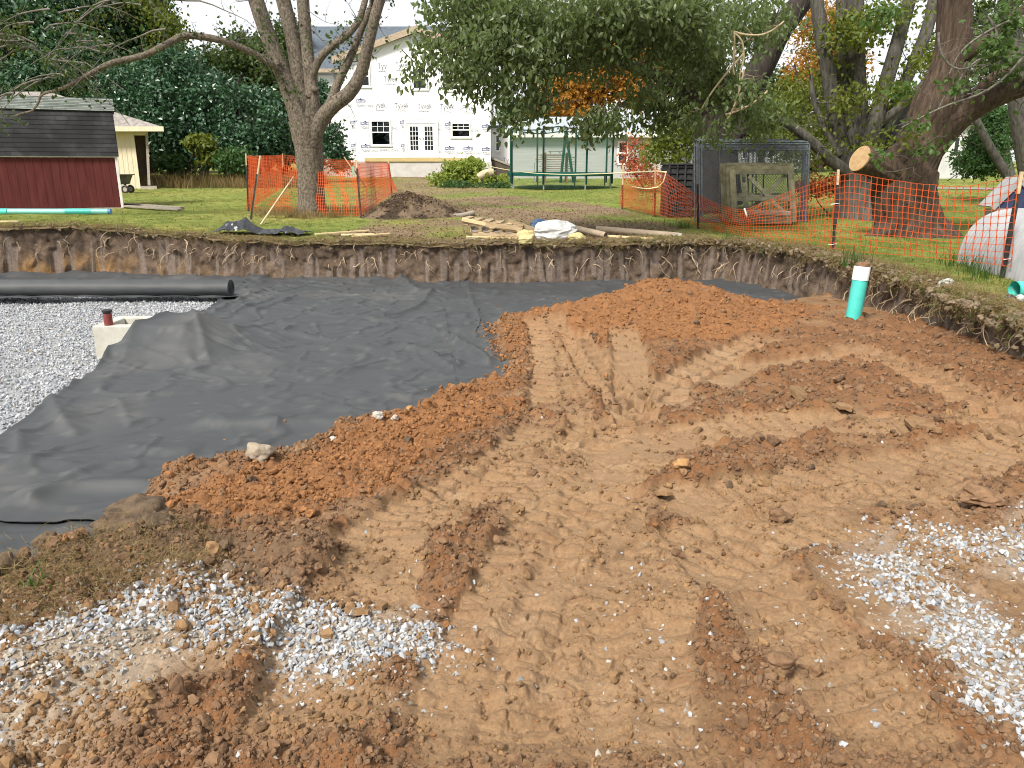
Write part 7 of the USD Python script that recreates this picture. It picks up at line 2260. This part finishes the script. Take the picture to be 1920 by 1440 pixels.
# ------------------------------------------------------------------ stacked kennel panels and wooden gates
YK = 18.6
zk0 = float(lawn_z(3, YK))
M_galv = mat('kennel_steel', (.06, .072, .085), (.12, .135, .15), scale=15, rough=.55, metal=.2)
kl = ['front chain-link panel of the stack leaning behind the wooden gates', 'second chain-link panel of the stack, its left post just left of the front one', 'third chain-link panel of the stack, seen between the second and the rear one', 'rearmost chain-link panel of the stack, its post farthest left']
for k, (xl, xr, yt_, dy) in enumerate([(1316, 1518, 270, 0), (1311, 1514, 266, .12), (1307, 1511, 264, .24), (1302, 1507, 262, .36)]):
    t = thing('kennel_panel', kl[k], 'fence panel')
    y = YK + dy
    a, b = P(xl, yt_, y), P(xr, yt_, y)
    a0, b0_ = V([a[0] + .08, y - .22, zk0 + .02]), V([b[0] + .02, y - .22, zk0 + .02])
    fr = [(a0, a), (b0_, b)]
    for u, w in fr:
        obj('post', tubem([u, w], .021, 8), M_galv, t, smooth=40)
    for u, w in ((a, b), (a0, b0_), ((a * .93 + a0 * .07), (b * .93 + b0_ * .07))):
        obj('rail', tubem([u, w], .019, 8), M_galv, t, smooth=40)
    for fx_ in ((.165, .41, .51) if k == 0 else (.3, .62) if k == 2 else (.5,)):
        obj('upright', tubem([a0 + (b0_ - a0) * fx_, a + (b - a) * fx_], .016, 8), M_galv, t, smooth=40)
    if k == 0:
        for z0, z1 in ((.86, .3),):
            lo, hi = .43, .58
            pt_ = lambda f1, f2: (a0 + (b0_ - a0) * f1) * (1 - f2) + (a + (b - a) * f1) * f2
            obj('small_gate', tubem([pt_(lo, z1), pt_(lo, z0), pt_(hi, z0), pt_(hi, z1)], .015, 6), M_galv, t)
    mb = MB()
    W_, H2 = np.linalg.norm(b - a), np.linalg.norm(a - a0)
    ex, ez = (b - a) / W_, (a - a0) / H2
    pitch = .065
    for s in (1, -1):
        c = -H2
        while c < W_ + H2:
            x0_, z0_, x1_, z1_ = c, 0.0, c + s * H2, H2
            t0 = 0.0
            pts = [(x0_ + (x1_ - x0_) * u, H2 * u) for u in np.linspace(0, 1, 60)]
            pts = [p for p in pts if 0 <= p[0] <= W_]
            if len(pts) > 1:
                p0, p1 = pts[0], pts[-1]
                off_ = V([0, .004 * s, 0])
                mb.add(*tubem([a0 + ex * p0[0] + ez * p0[1] + off_, a0 + ex * p1[0] + ez * p1[1] + off_], .0024, 3, False))
            c += pitch
    obj('wire_mesh', mb.get(), M_galv, t)
M_oldwood = mat('mossy_wood', (.115, .105, .055), (.215, .20, .125), scale=6, rough=.9, bump=.5, bscale=40, bdist=.004, island=.15)
gl_ = ['front wooden gate of the leaning stack with a diagonal brace', 'second wooden gate of the leaning stack behind the braced one', 'third wooden gate of the leaning stack', 'rear wooden gate of the leaning stack with the widest top rail']
for k in range(4):
    t = thing('wooden_gate', gl_[k], 'gate')
    y = YK - .62 + .10 * k
    xl, xr, yt_ = [(1373, 1484, 319), (1366, 1484, 314), (1361, 1483, 311), (1355, 1482, 307)][k]
    a, b = P(xl, yt_, y + .1), P(xr, yt_, y + .1)
    a0, b0_ = V([a[0] + .05, y - .28, zk0 + .05]), V([b[0] + .05, y - .28, zk0 + .05])
    F_ = lambda u, w: (a0 + (b0_ - a0) * u) * (1 - w) + (a + (b - a) * u) * w
    nrm = V([0, -1, .3])
    bw = .13
    for u in (0, .985):
        obj('stile', barm(F_(u, 0), F_(u, 1), bw, .04, up=nrm, c=.004), M_oldwood, t)
    for w in (0.03, .97):
        obj('rail', barm(F_(.05, w), F_(.95, w), bw * (.9 if w > .5 else 1.1), .038, up=nrm, c=.004), M_oldwood, t)
    if k in (0, 1, 3):
        obj('rail', barm(F_(.05, .45), F_(.95, .45), .11, .034, up=nrm, c=.004), M_oldwood, t)
    if k == 0:
        obj('upright', barm(F_(.2, .08), F_(.2, .92), .11, .036, up=nrm, c=.004), M_oldwood, t)
        obj('brace', barm(F_(.27, .88), F_(.9, .1), .09, .03, up=nrm, c=.004), M_oldwood, t)
        obj('hinge', barm(F_(.155, .83) + V([0, -.04, 0]), F_(.20, .83) + V([0, -.04, 0]), .1, .02, up=nrm), M_blackp, t)
        mb = MB()
        for u in np.linspace(.03, .97, 24):
            mb.add(*tubem([F_(u, .03) + V([0, -.03, 0]), F_(u, .97) + V([0, -.03, 0])], .0025, 3, False))
        for w in np.linspace(.03, .97, 17):
            mb.add(*tubem([F_(.03, w) + V([0, -.033, 0]), F_(.97, w) + V([0, -.033, 0])], .0025, 3, False))
        obj('wire_mesh', mb.get(), M_galv, t)
    if k == 1:
        obj('brace', barm(F_(.2, .1), F_(.9, .86), .09, .03, up=nrm, c=.004), M_oldwood, t)
plank('weathered timber lying at the foot of the wooden gates', P(1400, 398, YK - 1.2), P(1482, 400, YK - 1.2), .12, .10, M_woodg, name='timber', cat='timber')
# dark crate left of the kennel panels
ca, cb_ = P(1250, 372, 20.0), P(1303, 308, 20.0)
t = thing('dark_crate', 'black mesh-sided crate left of the stacked kennel panels', 'crate')
cz0 = float(lawn_z(4, 20))
M_crate = mat('crate_black', (.016, .016, .017), (.04, .04, .042), scale=10, rough=.8)
obj('body', boxm(V([ca[0] + .03, 20.02, cz0]), V([cb_[0] - .03, 21.0, cb_[2] - .02]), .01), M_crate, t)
nr_ = 9
for k in range(nr_):
    z = cz0 + .05 + (cb_[2] - cz0 - .1) * k / (nr_ - 1)
    obj('slat', boxm(V([ca[0], 19.99, z - .028]), V([cb_[0], 20.015, z + .028]), .003), M_crate, t)
for k in range(4):
    x = ca[0] + .03 + (cb_[0] - ca[0] - .06) * k / 3
    obj('upright', boxm(V([x - .02, 19.965, cz0]), V([x + .02, 19.988, cb_[2]]), .003), M_crate, t)
obj('lid', boxm(V([ca[0] - .02, 19.96, cb_[2] - .019]), V([cb_[0] + .02, 21.02, cb_[2] + .02]), .006), M_crate, t)

# ------------------------------------------------------------------ corrugated hut and small gable shelter at right
h0, h1 = GL(1795, 492), GL(1922, 534)
axd = (h1 - h0)[:2]
axd = axd / np.linalg.norm(axd)
nx2 = V([-axd[1], axd[0]])
if nx2[0] < 0:
    nx2 = -nx2
HW, HH = .78, P(1872, 386, h0[1] + .2)[2] + .01
M_corr = mat('corrugated_plastic', (.22, .225, .23), (.29, .295, .30), scale=3, rough=.6)
t = thing('corrugated_hut', 'grey arched corrugated hut behind the net at the right edge', 'hut')
na, nl = 40, 150
th_ = np.linspace(0, np.pi, na)
ll = np.linspace(0, 2.6, nl)
TT, LL = np.meshgrid(th_, ll, indexing='ij')
cor = .022 * np.sin(LL / .105 * 2 * np.pi)
ca_ = np.sign(np.cos(TT)) * np.abs(np.cos(TT)) ** .72
sa_ = np.abs(np.sin(TT)) ** .80
ins = HW - ca_ * (HW + cor)
zz = sa_ * (HH + cor)
bx_ = h0[0] + axd[0] * LL + nx2[0] * ins
by_ = h0[1] + axd[1] * LL + nx2[1] * ins
hv = np.stack([bx_, by_, lawn_z(bx_, by_) - .04 + zz * 1.0], -1).reshape(-1, 3)
hfc = grid_faces(na, nl)
inner = hv.copy()
cen = np.stack([h0[0] + axd[0] * LL + nx2[0] * HW, h0[1] + axd[1] * LL + nx2[1] * HW, LL * 0 + .1], -1).reshape(-1, 3)
inner = cen + (hv - cen) * .98
obj('shell', (np.vstack([hv, inner]), np.vstack([hfc, hfc[:, ::-1] + len(hv)])), M_corr, t, smooth=60)
arc = np.stack([HW - np.sign(np.cos(th_)) * np.abs(np.cos(th_)) ** .72 * HW * .985, np.abs(np.sin(th_)) ** .80 * HH * .985], 1)
rear = trimesh.creation.extrude_polygon(shapely.Polygon(arc).buffer(0), .02, engine='earcut')
rv = np.array(rear.vertices)
rv = np.stack([h0[0] + nx2[0] * rv[:, 0] + axd[0] * (rv[:, 2] + .01), h0[1] + nx2[1] * rv[:, 0] + axd[1] * (rv[:, 2] + .01), rv[:, 1] - .04], 1)
obj('wall', (rv, rear.faces), M_corr, t)
YA = 12.6
M_navyp = mat('navy_panel', (.022, .030, .075), (.035, .045, .10), scale=6, rough=.6)
t = thing('gable_shelter', 'small shelter with navy gable and pale rake boards behind the corrugated hut', 'shelter')
ga_, gb_, gap_ = P(1856, 390, YA), P(1966, 390, YA), P(1910, 336, YA)
gz_ = float(lawn_z(8, YA)) - .05
obj('gable', xz(trimesh.creation.extrude_polygon(shapely.Polygon([(ga_[0] + .08, ga_[2]), (gb_[0] - .08, gb_[2]), (gap_[0], gap_[2] - .07)]), .03, engine='earcut'), YA), M_navyp, t)
for a, b in ((ga_, gap_), (gb_, gap_)):
    obj('rake_board', barm(a + V([0, -.05, 0]), b + V([0, -.05, 0]), .10, .03, up=(0, -1, 0)), M_corr, t)
    obj('roof', barm(a + V([0, .14, .02]), b + V([0, .14, .02]), .34, .03, up=np.cross(b - a, V([0, 1.0, 0]))), M_corr, t)
obj('wall', boxm(V([ga_[0] + .1, YA - .025, gz_]), V([gb_[0] - .1, YA, ga_[2] - .002])), M_corr, t)
obj('wall', boxm(V([ga_[0] + .1, YA + .001, gz_]), V([ga_[0] + .13, YA + .30, ga_[2] - .02])), M_corr, t)

# ------------------------------------------------------------------ houses and car far off at right
M_hw = mat('far_white_siding', (.42, .42, .41), (.50, .50, .49), scale=2, rough=.8)
M_hroof = mat('far_grey_roof', (.20, .21, .22), (.28, .29, .30), scale=3, rough=.9)


def far_house(name, label, px0, px1, py_eave, py_base, py_ridge, Y, depth=7, windows=()):
    t = thing(name, label, 'house')
    a, b = P(px0, py_base, Y), P(px1, py_eave, Y)
    z0 = float(lawn_z(a[0], Y)) - .4
    obj('wall', boxm(V([a[0], Y, z0]), V([b[0], Y + depth, b[2]])), M_hw, t)
    zr_ = P(px0, py_ridge, Y + depth / 2)[2]
    e = .4
    for s, (ya, yb) in enumerate(((Y - e, Y + depth / 2), (Y + depth + e, Y + depth / 2))):
        g = V([[a[0] - e, ya, b[2]], [b[0] + e, ya, b[2]], [b[0] + e, yb, zr_], [a[0] - e, yb, zr_]])
        rf_ = obj('roof', (np.vstack([g, g - V([0, 0, .2])]), np.vstack([box_f, box_f[:, ::-1]]) if s else box_f), M_hroof, t)
    for x in (a[0], b[0]):
        obj('gable', trimesh.convex.convex_hull(V([[x, Y, b[2] - .1], [x, Y + depth, b[2] - .1], [x, Y + depth / 2, zr_ - .1], [x + .1 * np.sign(a[0] + b[0] - 2 * x), Y, b[2] - .1], [x + .1 * np.sign(a[0] + b[0] - 2 * x), Y + depth, b[2] - .1], [x + .1 * np.sign(a[0] + b[0] - 2 * x), Y + depth / 2, zr_ - .1]])), M_hw, t)
    for wx0, wy0, wx1, wy1 in windows:
        p, q = P(wx0, wy1, Y), P(wx1, wy0, Y)
        w = obj('window', MB().box(V([p[0] - .1, Y - .06, p[2] - .1]), V([q[0] + .1, Y - .005, p[2]])).box(V([p[0] - .1, Y - .06, q[2]]), V([q[0] + .1, Y - .005, q[2] + .1])).box(V([p[0] - .1, Y - .06, p[2]]), V([p[0], Y - .005, q[2]])).box(V([q[0], Y - .06, p[2]]), V([q[0] + .1, Y - .005, q[2]])).get(), M_trim, t)
        obj('pane', boxm(V([p[0], Y - .03, p[2]]), V([q[0], Y - .008, q[2]])), LOOKS['dark_glass'], w)
    return t


far_house('house', 'pale house with dark window behind the evergreen shrub at right', 1752, 1850, 226, 318, 196, 46, windows=[(1786, 258, 1799, 292), (1822, 258, 1836, 292)])
far_house('house', 'white house low behind the many-stemmed maple', 1622, 1700, 268, 300, 250, 66, windows=[(1640, 276, 1648, 292)])
far_house('house', 'bright white house seen left of the kennel panels above the crate', 1262, 1310, 276, 308, 258, 60, windows=[(1284, 284, 1296, 304)])
far_house('house', 'white house behind the kennel panels and the dark trunk', 1380, 1500, 270, 306, 240, 68, windows=[(1392, 280, 1402, 296), (1440, 280, 1450, 296), (1472, 280, 1482, 296)])
# red car
Yr = 62.0
q = P(1562, 317, Yr)
zc = float(lawn_z(q[0], Yr))
t = thing('parked_car', 'dark red car parked far off left of the sawn limb', 'car', loc=V([q[0], Yr, zc]))
M_car = mat('car_red', (.22, .015, .025), rough=.3, spec=.6)
prof = shapely.Polygon([(-2.1, .35), (-2.15, .75), (-1.5, .95), (-.9, 1.42), (.8, 1.45), (1.5, 1.0), (2.1, .9), (2.15, .4), (1.8, .3), (-1.8, .3)])
k = trimesh.creation.extrude_polygon(prof, 1.65, engine='earcut')
obj('body', xz(k, .82), M_car, t)
gls = shapely.Polygon([(-1.25, .98), (-.85, 1.34), (.72, 1.36), (1.2, 1.0)])
obj('window', xz(trimesh.creation.extrude_polygon(gls, .01, engine='earcut'), -.825), LOOKS['dark_glass'], t)
for x in (-1.35, 1.35):
    for y in (-.75, .75):
        c = trimesh.creation.cylinder(.33, .2, sections=20)
        c.apply_transform(TR((x, y, .33), 0, math.pi / 2))
        obj('wheel', c, M_blackp, t, smooth=40)
# pale drive across the far lawn at right
da, db = GL(1660, 352), GL(2050, 358)
dv = V([[da[0], da[1] - .9, 0], [db[0], db[1] - .9, 0], [db[0], db[1] + .9, 0], [da[0], da[1] + .9, 0]])
dv[:, 2] = [float(lawn_z(p[0], p[1])) + .03 for p in dv]
obj('drive', (dv, V([[0, 1, 2, 3]])), mat('drive_gravel', (.17, .16, .145), (.25, .235, .215), scale=12, rough=.95), kind='structure')
